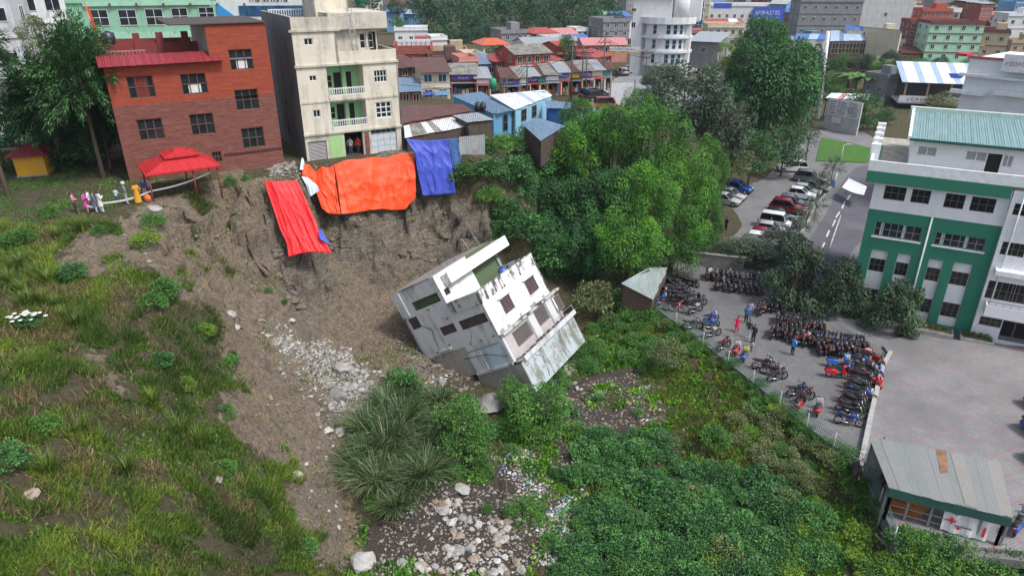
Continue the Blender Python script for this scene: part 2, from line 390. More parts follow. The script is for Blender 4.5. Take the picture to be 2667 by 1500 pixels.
def terrain_mat():
    m, t, b, _ = nodes('earth, grass floor and scarp'); o = objco(t)
    at = t.nodes.new('ShaderNodeAttribute'); at.attribute_name = 'soil'; ag = t.nodes.new('ShaderNodeAttribute'); ag.attribute_name = 'waste'
    at2 = t.nodes.new('ShaderNodeAttribute'); at2.attribute_name = 'rock'
    n1 = noise(t, o, 0.35, 7, 0.65); n2 = noise(t, o, 2.2, 6, 0.7); n3 = noise(t, mapping(t, o, (2.2, 2.2, 0.25)), 0.9, 6, 0.7)
    n4 = noise(t, mapping(t, o, (0.35, 0.35, 4.0)), 0.8, 5, 0.7); n5 = noise(t, o, 14.0, 3, 0.7)
    soil = ramp(t, n1, [(0.3, (0.20, 0.155, 0.105)), (0.44, (0.33, 0.26, 0.18)), (0.56, (0.28, 0.225, 0.155)), (0.7, (0.46, 0.335, 0.19))])
    soil = mix(t, ramp(t, n3, [(0.5, (0, 0, 0)), (0.62, (0.55,) * 3)]), soil, (0.09, 0.069, 0.05))
    rock = ramp(t, n4, [(0.34, (0.13, 0.116, 0.094)), (0.44, (0.30, 0.265, 0.215)), (0.52, (0.20, 0.18, 0.148)), (0.66, (0.38, 0.33, 0.25))])
    rm = mth(t, 'MULTIPLY', at2.outputs['Fac'], ramp(t, n1, [(0.34, (0.45,) * 3), (0.5, (1, 1, 1))]))
    soil = mix(t, rm, soil, rock)
    soil = mix(t, ramp(t, n2, [(0.3, (0.55,) * 3), (0.5, (0, 0, 0))]), soil, (0.045, 0.034, 0.025))
    soil = mix(t, ramp(t, n5, [(0.62, (0, 0, 0)), (0.74, (0.45,) * 3)]), soil, (0.24, 0.2, 0.16))
    cr = noise(t, mapping(t, o, (5.0, 5.0, 0.55)), 1.0, 6, 0.75); ly = noise(t, mapping(t, o, (0.6, 0.6, 8.5)), 1.0, 6, 0.7); cl = noise(t, o, 6.5, 5, 0.75)
    soil = mix(t, ramp(t, cr, [(0.36, (0.8,) * 3), (0.45, (0, 0, 0))]), soil, (0.07, 0.054, 0.04))
    soil = mix(t, mth(t, 'MULTIPLY', at2.outputs['Fac'], ramp(t, ly, [(0.38, (0.85,) * 3), (0.44, (0, 0, 0))])), soil, (0.035, 0.03, 0.026))
    soil = mix(t, ramp(t, cl, [(0.38, (0.75,) * 3), (0.5, (0, 0, 0))]), soil, (0.075, 0.058, 0.042)); soil = mix(t, ramp(t, cl, [(0.58, (0, 0, 0)), (0.7, (0.5,) * 3)]), soil, (0.36, 0.29, 0.21))
    grass = ramp(t, n2, [(0.3, (0.035, 0.034, 0.016)), (0.5, (0.09, 0.08, 0.036)), (0.7, (0.15, 0.115, 0.065))])
    waste = ramp(t, n5, [(0.3, (0.035, 0.029, 0.024)), (0.55, (0.085, 0.066, 0.052)), (0.8, (0.17, 0.14, 0.115))])
    fac = mth(t, 'ADD', at.outputs['Fac'], mth(t, 'MULTIPLY', mth(t, 'SUBTRACT', mth(t, 'ADD', mth(t, 'MULTIPLY', n2, 0.6), mth(t, 'MULTIPLY', noise(t, o, 0.8, 5, 0.7), 0.4)), 0.5), 3.0))
    col = mix(t, ramp(t, fac, [(0.4, (0, 0, 0)), (0.6, (1, 1, 1))]), grass, soil)
    fw = mth(t, 'ADD', ag.outputs['Fac'], mth(t, 'MULTIPLY', mth(t, 'SUBTRACT', n2, 0.5), 1.0))
    col = mix(t, ramp(t, fw, [(0.45, (0, 0, 0)), (0.6, (1, 1, 1))]), col, waste)
    t.links.new(col, b.inputs['Base Color']); b.inputs['Roughness'].default_value = 0.95
    h = mth(t, 'ADD', n2, mth(t, 'MULTIPLY', n5, 0.35)); h = mth(t, 'ADD', h, mth(t, 'MULTIPLY', n4, 0.8)); h = mth(t, 'ADD', h, mth(t, 'MULTIPLY', mth(t, 'ADD', cr, cl), 0.5)); h = mth(t, 'ADD', h, mth(t, 'MULTIPLY', ly, 0.4))
    bump(t, h, b, 1.0, 0.4)
    return m
def build_terrain():
    ny, nx = GX.shape; V = np.stack([GX, GY, GZ], -1).copy()
    # rock faces pushed in and out sideways where it is steep
    k = (STEEP * SOIL * fine)
    V[..., 0] += k * fbm(GX, GZ * 1.0 + GY * 0.3, 1.3, 4, 21) * 1.6; V[..., 1] += k * fbm(GX * 1.2, GZ + GY * 0.2, 1.0, 4, 31) * 2.6
    me = bpy.data.meshes.new('terrain'); n = nx * ny
    idx = np.arange(n).reshape(ny, nx); q = np.stack([idx[:-1, :-1], idx[:-1, 1:], idx[1:, 1:], idx[1:, :-1]], -1).reshape(-1, 4)
    me.vertices.add(n); me.vertices.foreach_set('co', V.reshape(-1)); me.loops.add(q.size); me.loops.foreach_set('vertex_index', q.reshape(-1))
    me.polygons.add(len(q)); me.polygons.foreach_set('loop_start', np.arange(0, q.size, 4)); me.polygons.foreach_set('loop_total', np.full(len(q), 4))
    me.polygons.foreach_set('use_smooth', np.ones(len(q), bool))
    rockz = STEEP * SOIL * np.clip((PXg - 640) / 200, 0, 1)
    for nm, A in (('soil', SOIL), ('waste', GARB), ('rock', rockz)):
        at = me.attributes.new(nm, 'FLOAT', 'POINT'); at.data.foreach_set('value', A.reshape(-1).astype(np.float32))
    me.update(); me.validate(); me.materials.append(terrain_mat())
    tag(ob('terrain', me), 'earth scarp, gully and weedy slopes around the slipped house', None, None, 'structure')
build_terrain()

# ------------------------------------------------------------------ facades: local frame x along the wall, y inward, z up
class Fr:
    def __init__(s, A, B, z0, d=0.0):
        """wall standing on the line A-B seen from its outside, A at the observer's left hand"""
        A = Vector((A[0], A[1], z0)); B = Vector((B[0], B[1], z0)); u = (B - A); s.W = u.length; u.normalize()
        n = Vector((-u.y, u.x, 0)); s.M = Matrix((u, n, Vector((0, 0, 1)))).transposed().to_4x4(); s.M.translation = A; s.I = s.M.inverted()
    def at(s, px, py, y=0.0):
        """where the sight line through this pixel of the photograph meets the wall plane (local x, z)"""
        o = s.I @ Vector((0, 0, CZ)); d = s.I.to_3x3() @ ray(px, py); t = (y - o.y) / d.y; p = o + d * t
        return p.x, p.z
    def rect(s, q, y=0.0):
        a = s.at(q[0], q[1], y); b = s.at(q[2], q[3], y); return min(a[0], b[0]), max(a[0], b[0]), min(a[1], b[1]), max(a[1], b[1])
def side_l(W, D): return Matrix(((0, 1, 0, 0), (-1, 0, 0, D), (0, 0, 1, 0), (0, 0, 0, 1)))
def side_r(W, D): return Matrix(((0, -1, 0, W), (1, 0, 0, 0), (0, 0, 1, 0), (0, 0, 0, 1)))
I4 = Matrix.Identity(4)
def holed(x0, x1, z0, z1, holes, m, t=0.22, L=I4, rm=None, name='wall', parent=None):
    """wall sheet with real openings and reveals"""
    mb = MB(); rm = rm or m
    xs = sorted({x0, x1, *[min(max(h[i], x0), x1) for h in holes for i in (0, 1)]}); zs = sorted({z0, z1, *[min(max(h[i], z0), z1) for h in holes for i in (2, 3)]})
    def f(p, mt): mb.face([L @ Vector(q) for q in p], mt)
    for i in range(len(xs) - 1):
        for j in range(len(zs) - 1):
            cx, cz = (xs[i] + xs[i+1]) / 2, (zs[j] + zs[j+1]) / 2
            if any(h[0] < cx < h[1] and h[2] < cz < h[3] for h in holes): continue
            f([(xs[i],0,zs[j]),(xs[i+1],0,zs[j]),(xs[i+1],0,zs[j+1]),(xs[i],0,zs[j+1])], m)
    for h in holes:
        a, b, c, d = h[:4]; a = max(a, x0); b = min(b, x1); c = max(c, z0); d = min(d, z1)
        f([(a,0,c),(a,t,c),(a,t,d),(a,0,d)], rm); f([(b,t,c),(b,0,c),(b,0,d),(b,t,d)], rm)
        f([(a,0,c),(b,0,c),(b,t,c),(a,t,c)], rm); f([(a,t,d),(b,t,d),(b,0,d),(a,0,d)], rm)
    return mb.build(name, parent) if parent is not None else mb
WM = {}
def window(parent, L, x0, x1, z0, z1, y=0.1, cols=2, rows=1, fm=None, gm=None, bar=0.06, name='window', pane=True, dep=0.06):
    fm = fm or WHITEF; gm = gm or GLASS; w = round(x1 - x0, 2); h = round(z1 - z0, 2)
    key = (w, h, cols, rows, fm.name, gm.name, bar, dep)
    if key not in WM:
        f = MB()
        f.box(0, w, 0, dep, 0, bar, fm); f.box(0, w, 0, dep, h - bar, h, fm); f.box(0, bar, 0, dep, bar, h - bar, fm); f.box(w - bar, w, 0, dep, bar, h - bar, fm)
        for i in range(1, cols): f.box(w * i / cols - bar / 2, w * i / cols + bar / 2, 0.003, dep - .003, bar, h - bar, fm)
        for j in range(1, rows): f.box(bar, w - bar, 0.006, dep - .006, h * j / rows - bar / 2, h * j / rows + bar / 2, fm)
        g = MB(); g.box(bar * .5, w - bar * .5, dep * .6, dep * .6 + .01, bar * .5, h - bar * .5, gm)
        WM[key] = (f.mesh('window'), g.mesh('pane'))
    o = ob(name, WM[key][0], parent, L @ Matrix.Translation((x0, y, z0)))
    if pane: ob('pane', WM[key][1], o)
    return o
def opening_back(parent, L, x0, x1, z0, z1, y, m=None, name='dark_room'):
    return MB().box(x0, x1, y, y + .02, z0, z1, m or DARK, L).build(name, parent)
def balustrade(parent, L, x0, x1, z0, h, y, m, step=0.2, bw=0.09):
    f = MB(); f.box(x0, x1, y - .06, y + .06, z0 + h - .1, z0 + h, m, L); f.box(x0, x1, y - .06, y + .06, z0, z0 + .06, m, L)
    f.build('balcony_rail', parent)
    key = ('bal', h, bw, m.name)
    if key not in WM: WM[key] = MB().tube([(0,0,0),(0,0,(h-.16)*.35),(0,0,(h-.16)*.7),(0,0,h-.16)], [bw*.35,bw*.6,bw*.33,bw*.5], m, 6).mesh('baluster')
    n = max(1, int((x1 - x0) / step))
    for i in range(n): ob('baluster', WM[key], parent, L @ Matrix.Translation((x0 + (i + .5) * (x1 - x0) / n, y, z0 + .06)))
def sheets(parent, L, x0, x1, mats, pts, rnd=0.02, n=None, over=0.03, name='roof_sheet'):
    """metal roofing laid sheet by sheet across x; pts = [(y,z),(y,z)] of the slope (first = eave)"""
    n = n or max(2, int((x1 - x0) / 0.9)); w = (x1 - x0) / n
    for i in range(n):
        mb = MB(); dz = R.uniform(0, rnd); m = mats[R.randrange(len(mats))] if len(mats) > 1 else mats[0]
        a = x0 + i * w - over / 2; b = x0 + (i + 1) * w + over / 2; zz = 0.012 * (i % 2)
        (y0, z0), (y1, z1) = pts; y0 += R.uniform(-rnd, rnd) * 3
        k = 6
        for j in range(k):                      # ribs of the sheet
            xa = a + (b - a) * j / k; xb = a + (b - a) * (j + .5) / k; xc = a + (b - a) * (j + 1) / k; r = .025
            for (p, q, ra, rb) in ((xa, xb, 0, r), (xb, xc, r, 0)):
                mb.face([L @ Vector(v) for v in ((p, y0, z0 + dz + zz + ra), (q, y0, z0 + dz + zz + rb), (q, y1, z1 + dz + zz + rb), (p, y1, z1 + dz + zz + ra))], m)
        mb.build(name, parent)

def scribble(parent, w, h, n, m, M, rows=1):
    """marks of unreadable lettering: short strokes joined into one flat raised print"""
    mb = MB(); rg = random.Random(n * 31 + int(w * 10)); u = w / n; rh = h / rows
    for r in range(rows):
        for i in range(n):
            x = i * u + u * .12; z = h - (r + 1) * rh + rh * .18; a = u * .62; b = rh * .62; s = min(a, b) * .2
            if rows > 1 and rg.random() < .12: continue
            mb.box(x, x + s, -.01, 0, z, z + b, m)
            for k in range(rg.choice((1, 2, 2, 3))): zz = z + rg.choice((0, .4, .8)) * b; mb.box(x + s, x + a, -.01 - .001 * k, -.001, zz, zz + s, m)
            if rg.random() < .6: mb.box(x + a - s, x + a, -.014, -.002, z + rg.choice((0, .4)) * b, z + b * rg.choice((.6, 1)), m)
    return mb.build('lettering', parent, M)
# ------------------------------------------------------------------ ground surfaces on the right: car park, road, cobbled bike yard, tiled court
def poly_sheet(name, pts, z, m, label=None, thick=0.0):
    mb = MB(); mb.face([(p[0], p[1], z) for p in pts], m)
    if thick:
        for i in range(len(pts)):
            a, b = pts[i], pts[(i+1) % len(pts)]; mb.face([(a[0],a[1],z-thick),(b[0],b[1],z-thick),(b[0],b[1],z),(a[0],a[1],z)], m)
    return tag(mb.build(name), label, None, None, 'structure')
def pz(l, z=0.0): return [P(a, b, z) for a, b in l]
def asphalt(name, c, patch=0.25):
    m, t, b, _ = nodes(name); o = objco(t); f = noise(t, o, 0.25, 6, 0.65); g = noise(t, o, 18, 3)
    col = ramp(t, f, [(0.3, tuple(x * (1 - patch) for x in c)), (0.7, tuple(x * (1 + patch) for x in c))])
    col = mix(t, ramp(t, noise(t, o, 0.6, 6, 0.75), [(0.56, (0, 0, 0)), (0.68, (0.5,) * 3)]), col, tuple(x * 0.45 for x in c)); col = mix(t, mth(t, 'MULTIPLY', g, 0.3), col, (0.05, 0.05, 0.05)); t.links.new(col, b.inputs['Base Color']); b.inputs['Roughness'].default_value = 0.8; bump(t, g, b, 0.3, 0.01); return m
def pavers(name, c1, c2, mortar, w, h, red=None, rot=0.0):
    m, t, b, _ = nodes(name); mp = t.nodes.new('ShaderNodeMapping'); mp.inputs['Rotation'].default_value = (0, 0, rot); t.links.new(objco(t), mp.inputs['Vector']); o = mp.outputs[0]
    n = t.nodes.new('ShaderNodeTexBrick'); t.links.new(o, n.inputs['Vector']); n.inputs['Scale'].default_value = 1; n.inputs['Brick Width'].default_value = w; n.inputs['Row Height'].default_value = h; n.inputs['Mortar Size'].default_value = 0.018
    n.inputs['Color1'].default_value = (*c1, 1); n.inputs['Color2'].default_value = (*c2, 1); n.inputs['Mortar'].default_value = (*mortar, 1)
    col = n.outputs[0]
    if red:
        sp = t.nodes.new('ShaderNodeSeparateXYZ'); t.links.new(o, sp.inputs[0]); x, y = sp.outputs[0], sp.outputs[1]
        def lines(e, per, wd): return mth(t, 'LESS_THAN', mth(t, 'PINGPONG', e, per / 2), wd)
        zig = mth(t, 'ADD', y, mth(t, 'PINGPONG', x, 1.1)); zag = mth(t, 'SUBTRACT', y, mth(t, 'PINGPONG', x, 1.1))
        k = mth(t, 'MAXIMUM', lines(zig, 2.2, 0.075), lines(zag, 2.2, 0.075))
        k = mth(t, 'MULTIPLY', k, 0.55); col = mix(t, k, col, red)
    big = noise(t, o, 0.13, 7, 0.7)
    col = mix(t, ramp(t, big, [(0.36, (0.75,) * 3), (0.58, (0, 0, 0))]), col, tuple(x * 0.4 for x in c1))
    t.links.new(col, b.inputs['Base Color']); b.inputs['Roughness'].default_value = 0.85; bump(t, n.outputs[1], b, -0.4, 0.02); return m
lot_pts = pz([(1690,788),(1830,893),(1960,993),(2100,1108),(2240,1213),(2330,1425),(2760,1470)]) + [Vector((48, 44, 0)), Vector((48, 70, 0)), Vector((62, 100, 0)), Vector((66, 131, 0)), Vector((57, 140, 0)), Vector((44, 136, 0)), Vector((33, 108, 0)), Vector((22, 76, 0)), Vector((14, 60, 0))]
poly_sheet('car_park', lot_pts, 0.0, asphalt('car park asphalt', (0.17, 0.17, 0.172)), 'grey asphalt car park beside the bike yard', 0.5)
yard = pz([(1690,786),(1830,891),(1960,991),(2100,1106),(2238,1211),(2285,1040),(2318,925),(2250,880),(2180,840),(2080,760),(1960,690),(1800,690),(1700,720)])
poly_sheet('bike_yard', yard, 0.005, pavers('cobble pavers', (0.20, 0.2, 0.2), (0.145, 0.145, 0.15), (0.07, 0.068, 0.066), 0.3, 0.15, None, 0.4), 'cobble paved motorcycle yard')
road = pz([(2090,650),(2150,560),(2180,500),(2205,460),(2228,438),(2250,432),(2330,440),(2330,560),(2230,640),(2190,700),(2130,760),(2050,760)])
poly_sheet('road', road, 0.005, asphalt('road asphalt', (0.105, 0.102, 0.122)), 'dark asphalt drive beside the green building')
WPAINT = plain('worn white road paint', (0.55, 0.55, 0.54), 0.8)
ms_ = MB()
for (a, b) in (((2215,508),(2206,521)),((2201,525),(2193,543)),((2187,552),(2177,567)),((2176,573),(2168,590)),((2160,600),(2153,617)),((2148,632),(2139,650))):
    p, q = P(*a, 0), P(*b, 0); n = (q - p).normalized(); s_ = Vector((-n.y, n.x, 0)) * 0.09
    ms_.face([p + s_ + Vector((0,0,.01)), p - s_ + Vector((0,0,.01)), q - s_ + Vector((0,0,.01)), q + s_ + Vector((0,0,.01))], WPAINT)
tag(ms_.build('road_markings'), 'white dashed centre line on the drive', None, None, 'structure')
court = pz([(2322,930),(2298,965),(2270,1080),(2248,1190),(2330,1405),(2740,1440)], 0.22) + [Vector((44, 38, 0)), Vector((44, 46, 0))] + pz([(2700,905),(2560,893),(2400,875),(2330,880),(2300,900)], 0.22)
poly_sheet('court', court, 0.22, pavers('court tiles', (0.285, 0.28, 0.283), (0.225, 0.222, 0.228), (0.14, 0.135, 0.14), 0.24, 0.12, (0.30, 0.13, 0.12), 0.35), 'grey tiled court with red zigzag lines', 0.2)
def strip(name, pts, w, h, m, label, z=0.0, kind='structure'):
    mb = MB()
    for i in range(len(pts) - 1):
        a, b = pts[i], pts[i+1]; mb.bar((a[0], a[1], z + h / 2), (b[0], b[1], z + h / 2), w, h, m)
    return tag(mb.build(name), label, None, None, kind)
KERB = plain('kerb concrete', (0.34, 0.33, 0.32), 0.85, 0, 0.25)
strip('court_kerb', pz([(2318,925),(2296,965),(2268,1080),(2244,1195),(2238,1225)]), 0.3, 0.42, KERB, 'raised concrete kerb between bike yard and court')
strip('drive_kerb', pz([(2180,455),(2172,478),(2120,545),(2095,600),(2050,640)]), 0.25, 0.22, KERB, 'pale kerb between car park and drive')
# verge and curve of road behind the green building
lawn = [Vector(p) for p in ((60,112,0),(66,124,0),(80,120,0),(90,110,0),(84,96,0),(66,100,0))]
vg = pz([(2125,420),(2140,360),(2215,375),(2300,395),(2340,420),(2250,425)])
LAWN = leafmat('lawn', (0.03, 0.075, 0.008), (0.05, 0.12, 0.012), (0.07, 0.15, 0.02), 0)
tag(MB().build('verge') if 0 else poly_sheet('verge', vg, 0.12, plain('mown grass', (0.045, 0.13, 0.012), 0.9, 0, 0.3), 'bright green mown verge by the bend', 0.12))
bend = pz([(2128,330),(2200,345),(2330,372),(2330,410),(2215,372),(2140,352)])
poly_sheet('back_road', bend, 0.03, asphalt('bend asphalt', (0.20, 0.195, 0.205)), 'grey road bending behind the verge', 0.1)
# street through the shops
def drape(name, pxs, z, m, label):
    return poly_sheet(name, pz(pxs, z), z, m, label, 0.6)
drape('street', [(1480,330),(1530,270),(1560,235),(1600,205),(1640,188),(1700,190),(1760,230),(1900,215),(1960,200),(1960,240),(1800,270),(1720,300),(1650,330)], 8.3, asphalt('street asphalt', (0.25, 0.25, 0.26)), 'pale street between the shops and the trees')

# ------------------------------------------------------------------ brick house with the orange upper wall
BR_UP = brick('orange painted brick', (0.40, 0.07, 0.03), (0.29, 0.048, 0.024), (0.26, 0.08, 0.05), dirt=0.45, dcol=(0.24, 0.05, 0.035))
BR_LO = brick('old weathered brick', (0.23, 0.062, 0.042), (0.14, 0.04, 0.031), (0.30, 0.2, 0.165), dirt=0.75, dcol=(0.13, 0.045, 0.035))
RED_TIN = tin('maroon roof tin', (0.27, 0.035, 0.045), 0.12); RED_TIN_C = tin('bright red canopy tin', (0.50, 0.025, 0.03), 0.0)
z1 = lambda x, y: (x / 2.587, y / 2.587)
def q1(a, b, c, d): return (a / 2.587, b / 2.587, c / 2.587, d / 2.587)
A_ = P(340, 479, 12); B_ = P(741, 428, 12); fr = Fr(A_, B_, 12.0); Wd = fr.W
t = thing('brick_house', 'tall orange and old red brick house at the scarp edge', 'house', fr.M)
ze = fr.at(*z1(1100, 415))[1]; zm = fr.at(*z1(1150, 690))[1]; xt = fr.at(*z1(1400, 300))[0]; zt = fr.at(*z1(1590, 165))[1]
wins = [fr.rect(q1(*w)) for w in ((845,520,1055,655),(1208,503,1405,630),(1535,338,1712,468),(1575,610,1752,735),(915,810,1115,935),(1270,775,1455,900),(1620,870,1790,988),(1425,1028,1500,1092))]
Dp = 9.0
up = [w for w in wins if w[2] > zm - .3 and w[3] < ze + .5 and w[2] > zm]; lo = [w for w in wins if w not in up and w[3] < ze]; tw = [w for w in wins if w[2] > ze - 1.5 and w not in up and w not in lo]
both = [w for w in lo if w[3] > zm]
holed(0, Wd, -2.5, zm, lo, BR_LO, parent=t); holed(0, Wd, zm, ze, up + [w for w in wins if w[2] < ze and w[3] > zm and w not in up], BR_UP, parent=t)
holed(xt, Wd, ze, zt, [w for w in wins if w[3] > ze], BR_UP, parent=t)
holed(0, Dp, -2.5, ze, [], BR_LO, L=side_l(Wd, Dp), parent=t); holed(0, Dp, -2.5, zt, [], BR_LO, L=side_r(Wd, Dp), parent=t)
MB().face if 0 else None
holed(0, Dp, ze, zt, [], stucco('tower side plaster', (0.45, 0.38, 0.30)), L=Matrix.Translation((xt, 0, 0)) @ side_l(0, Dp), parent=t)
MB().box(.02, Wd - .02, .05, Dp, ze - .15, ze, CONC).build('roof_slab', t)
MB().box(0, Wd, Dp, Dp + .2, -2, ze, BR_LO).build('wall', t); MB().box(xt, Wd, Dp - .2, Dp, ze, zt, BR_LO).build('wall', t)
for w in wins:
    o = window(t, I4, *w, y=.12, cols=3, rows=2, fm=WOODF, bar=.075, dep=.09)
    # outer shutters with small panes
    ww = w[1] - w[0]
for w in (wins[1], wins[2]): MB().box(w[0] + .5, w[1] - .45, .16, .17, w[2] + .1, w[2] + .75, plain('white curtain', (0.6, 0.6, 0.58), 0.8)).build('curtain', t)
MB().box(wins[0][0] + .5, wins[0][1] - .4, .16, .17, wins[0][2] + .1, wins[0][3] - .1, plain('red curtain', (0.16, 0.02, 0.02), 0.9)).build('curtain', t)
sheets(t, I4, -.3, xt + .9, [RED_TIN], [(-.55, ze - .15), (.9, ze + .5)], 0.01, n=10)
MB().box(xt - 2.6, Wd + .1, -.15, Dp, zt + .05, zt + .13, plain('rusty dark sheet', (0.06, 0.045, 0.04), 0.8)).build('roof', t)
PAR = stucco('dark red paint', (0.20, 0.03, 0.03), 0.4)
for (x0, x1_, y0, h) in ((.3, xt - .2, 4.2, 1.0), (.3, xt - .2, 8.6, 1.0)): MB().box(x0, x1_, y0, y0 + .15, ze, ze + h, PAR).build('terrace_wall', t)
for x in (2.6, 4.3, 6.2): MB().box(x, x + .5, 4.1, 4.55, ze, ze + 1.8, PAR).build('terrace_pillar', t)
balustrade(t, I4, .4, 3.2, ze, .7, 2.4, plain('pale red rail', (0.35, 0.16, 0.15)), .25)
# a low dark band along the foot and the stone plinth
MB().box(xt - .2, Wd, -.05, -.003, 1.35, 1.5, plain('black band', (0.06, 0.02, 0.02))).build('string_course', t)

# gazebo: red two-tier canopy
def world_h(px, py, z): return P(px, py, z)
fl = P(377, 458, 14.0); frt = P(575, 431, 14.0); u = (frt - fl).normalized(); Lg = (frt - fl).length
gM = Fr(fl, frt, 12.0).M
t = thing('gazebo', 'two tier red canopy on thin posts in front of the brick house', 'gazebo', gM)
De = 4.0; e = 2.0; k = 2.75
def hip(mb, x0, x1, y0, y1, z0, X0, X1, Y0, Y1, Z, m, th=.05):
    b = [(x0,y0,z0),(x1,y0,z0),(x1,y1,z0),(x0,y1,z0)]; c = [(X0,Y0,Z),(X1,Y0,Z),(X1,Y1,Z),(X0,Y1,Z)]
    for i in range(4): j = (i + 1) % 4; mb.face([b[i], b[j], c[j], c[i]], m)
    for i in range(4):
        j = (i + 1) % 4; mb.face([b[i], (b[i][0], b[i][1], z0 - .12), (b[j][0], b[j][1], z0 - .12), b[j]], m)
    return mb
m_ = hip(MB(), 0, Lg, 0, De, e, 1.9, Lg - 1.5, 1.3, De - 1.1, k, RED_TIN_C); m_.build('canopy', t)
m2 = hip(MB(), 1.6, Lg - 1.2, 1.0, De - .8, k + .1, 2.6, Lg - 2.2, 1.8, De - 1.6, k + .5, RED_TIN_C); m2.face([(2.6,1.8,k+.5),(Lg-2.2,1.8,k+.5),(Lg-2.2,De-1.6,k+.5),(2.6,De-1.6,k+.5)], RED_TIN_C); m2.build('upper_canopy', t)
for x in (.25, Lg - .25, Lg * .62):
    for y in (.25, De - .25): MB().tube([(x, y, -.6), (x, y, e)], .06, plain('red post', (0.2, 0.03, 0.03)), 6).build('post', t)
for x in (2.3, Lg - 1.9): MB().tube([(x, 1.7, k - .15), (x, 1.7, k + .5)], .05, DARK, 6).build('lantern_post', t)

# booth
bp = P(88, 466, 12.0)
t = thing('booth', 'small yellow booth with a maroon roof on the lawn', 'booth', TR(bp.x, bp.y, gz(bp.x, bp.y) - .05, .25))
YEL = stucco('yellow plaster', (0.62, 0.33, 0.02), 0.2)
MB().box(-1.1, 1.1, 0, 2.0, 0, 1.75, YEL).build('wall', t); MB().box(-1.15, 1.15, -.05, -.003, 0, .18, CONC).build('plinth', t)
hip(MB(), -1.5, 1.5, -.4, 2.4, 1.85, -.3, .3, .95, 1.05, 2.55, RED_TIN).build('roof', t)

# ------------------------------------------------------------------ cream apartment house
CREAM = stucco('cream plaster', (0.66, 0.61, 0.50), 0.5); CREAM2 = stucco('dirty cream plaster', (0.55, 0.51, 0.43), 0.7)
GREYW = stucco('shaded grey render', (0.17, 0.175, 0.185), 0.75, (0.05, 0.05, 0.052)); LIME = stucco('light green paint', (0.34, 0.56, 0.24), 0.25); MINT = stucco('mint green paint', (0.30, 0.55, 0.28), 0.25)  # grey render has the side wall's shade put into its colour
z2 = lambda x, y: (600 + x / 2.587, y / 2.587)
A_ = P(801, 421, 12); B_ = Vector((-10.4, 65.0, 12)); fr = Fr(A_, B_, 12.0); Wd = fr.W; Dp = 12.0
def q2(a, b, c, d, y=0.0): return fr.rect((600 + a / 2.587, b / 2.587, 600 + c / 2.587, d / 2.587), y)
t = thing('apartment_house', 'cream four storey apartment house above the orange tarpaulins', 'apartment building', fr.M)
s1 = fr.at(*z2(830, 878))[1]; s2 = fr.at(*z2(800, 670))[1]; s3 = fr.at(*z2(785, 430))[1]; s4 = fr.at(*z2(570, 205))[1]; sp_ = fr.at(*z2(610, 115))[1]
xa = fr.at(*z2(655, 560))[0]; xb = fr.at(*z2(900, 560))[0]; xc = fr.at(*z2(720, 300))[0]
gd = [q2(520,960,660,1085), q2(765,893,905,1072), q2(945,880,1130,1052)]
gd = [(a, b, max(c, 0.0), min(d, s1 - .2)) for a, b, c, d in gd]
holed(0, Wd, -2.0, s1, gd, CREAM2, parent=t, t=.3)
w2 = [q2(530,513,582,547), q2(965,478,1056,552)]; w1 = [q2(556,745,610,790), q2(976,692,1092,790)]; w3 = [q2(493,262,557,306)]
rec2 = (xa, xb, s2 + .12, s3 - .12); rec1 = (xa + .02, xb, s1 + .12, s2 - .12)
holed(0, Wd, s1, s2, w1 + [rec1], CREAM, parent=t, t=1.3, rm=CREAM); holed(0, Wd, s2, s3, w2 + [rec2], CREAM, parent=t, t=1.3, rm=CREAM)
holed(0, xc, s3, s4, w3, CREAM, parent=t, t=.2)
holed(0, xc + .9, s4, sp_, [], CREAM2, parent=t)
for z, a, b in ((s1, -.05, Wd + .05), (s2, -.03, Wd + .03), (s3, -.12, Wd + .12), (s4, -.25, xc + .3)):
    MB().box(a, b, -.14 if z != s2 else -.05, -.003, z - .12, z + .06, CREAM2).build('slab_edge', t)
for w in w1[:1] + w2[:1] + w3: window(t, I4, *w, y=.08, cols=2, rows=1)
window(t, I4, *w2[1], y=.08, cols=4, rows=2); window(t, I4, *w1[1], y=.08, cols=3, rows=3, bar=.1)
for rz, hh in ((rec2, s3), (rec1, s2)):
    a, b, c, d = rz; MB().box(a, b, 1.3, 1.4, c, d, MINT).build('balcony_wall', t)
    MB().box(a + .9, a + 1.55, 1.26, 1.297, c, c + 2.05, DARK).build('door', t); MB().box(a + 2.0, a + 2.5, 1.26, 1.297, c, c + 2.05, DARK).build('door', t)
    MB().box(a + 1.6, a + 1.95, 1.0, 1.29, c, d, MINT).build('pier', t); window(t, I4, a + .15, a + .75, c + .8, c + 1.9, y=1.24, cols=1, rows=2, fm=MINT)
    balustrade(t, I4, a, b, c + .3, .62, -.02, WHITEF, .2, .11); MB().box(a, b, -.1, .1, c - .12, c + .3, CREAM).build('balcony_front', t)
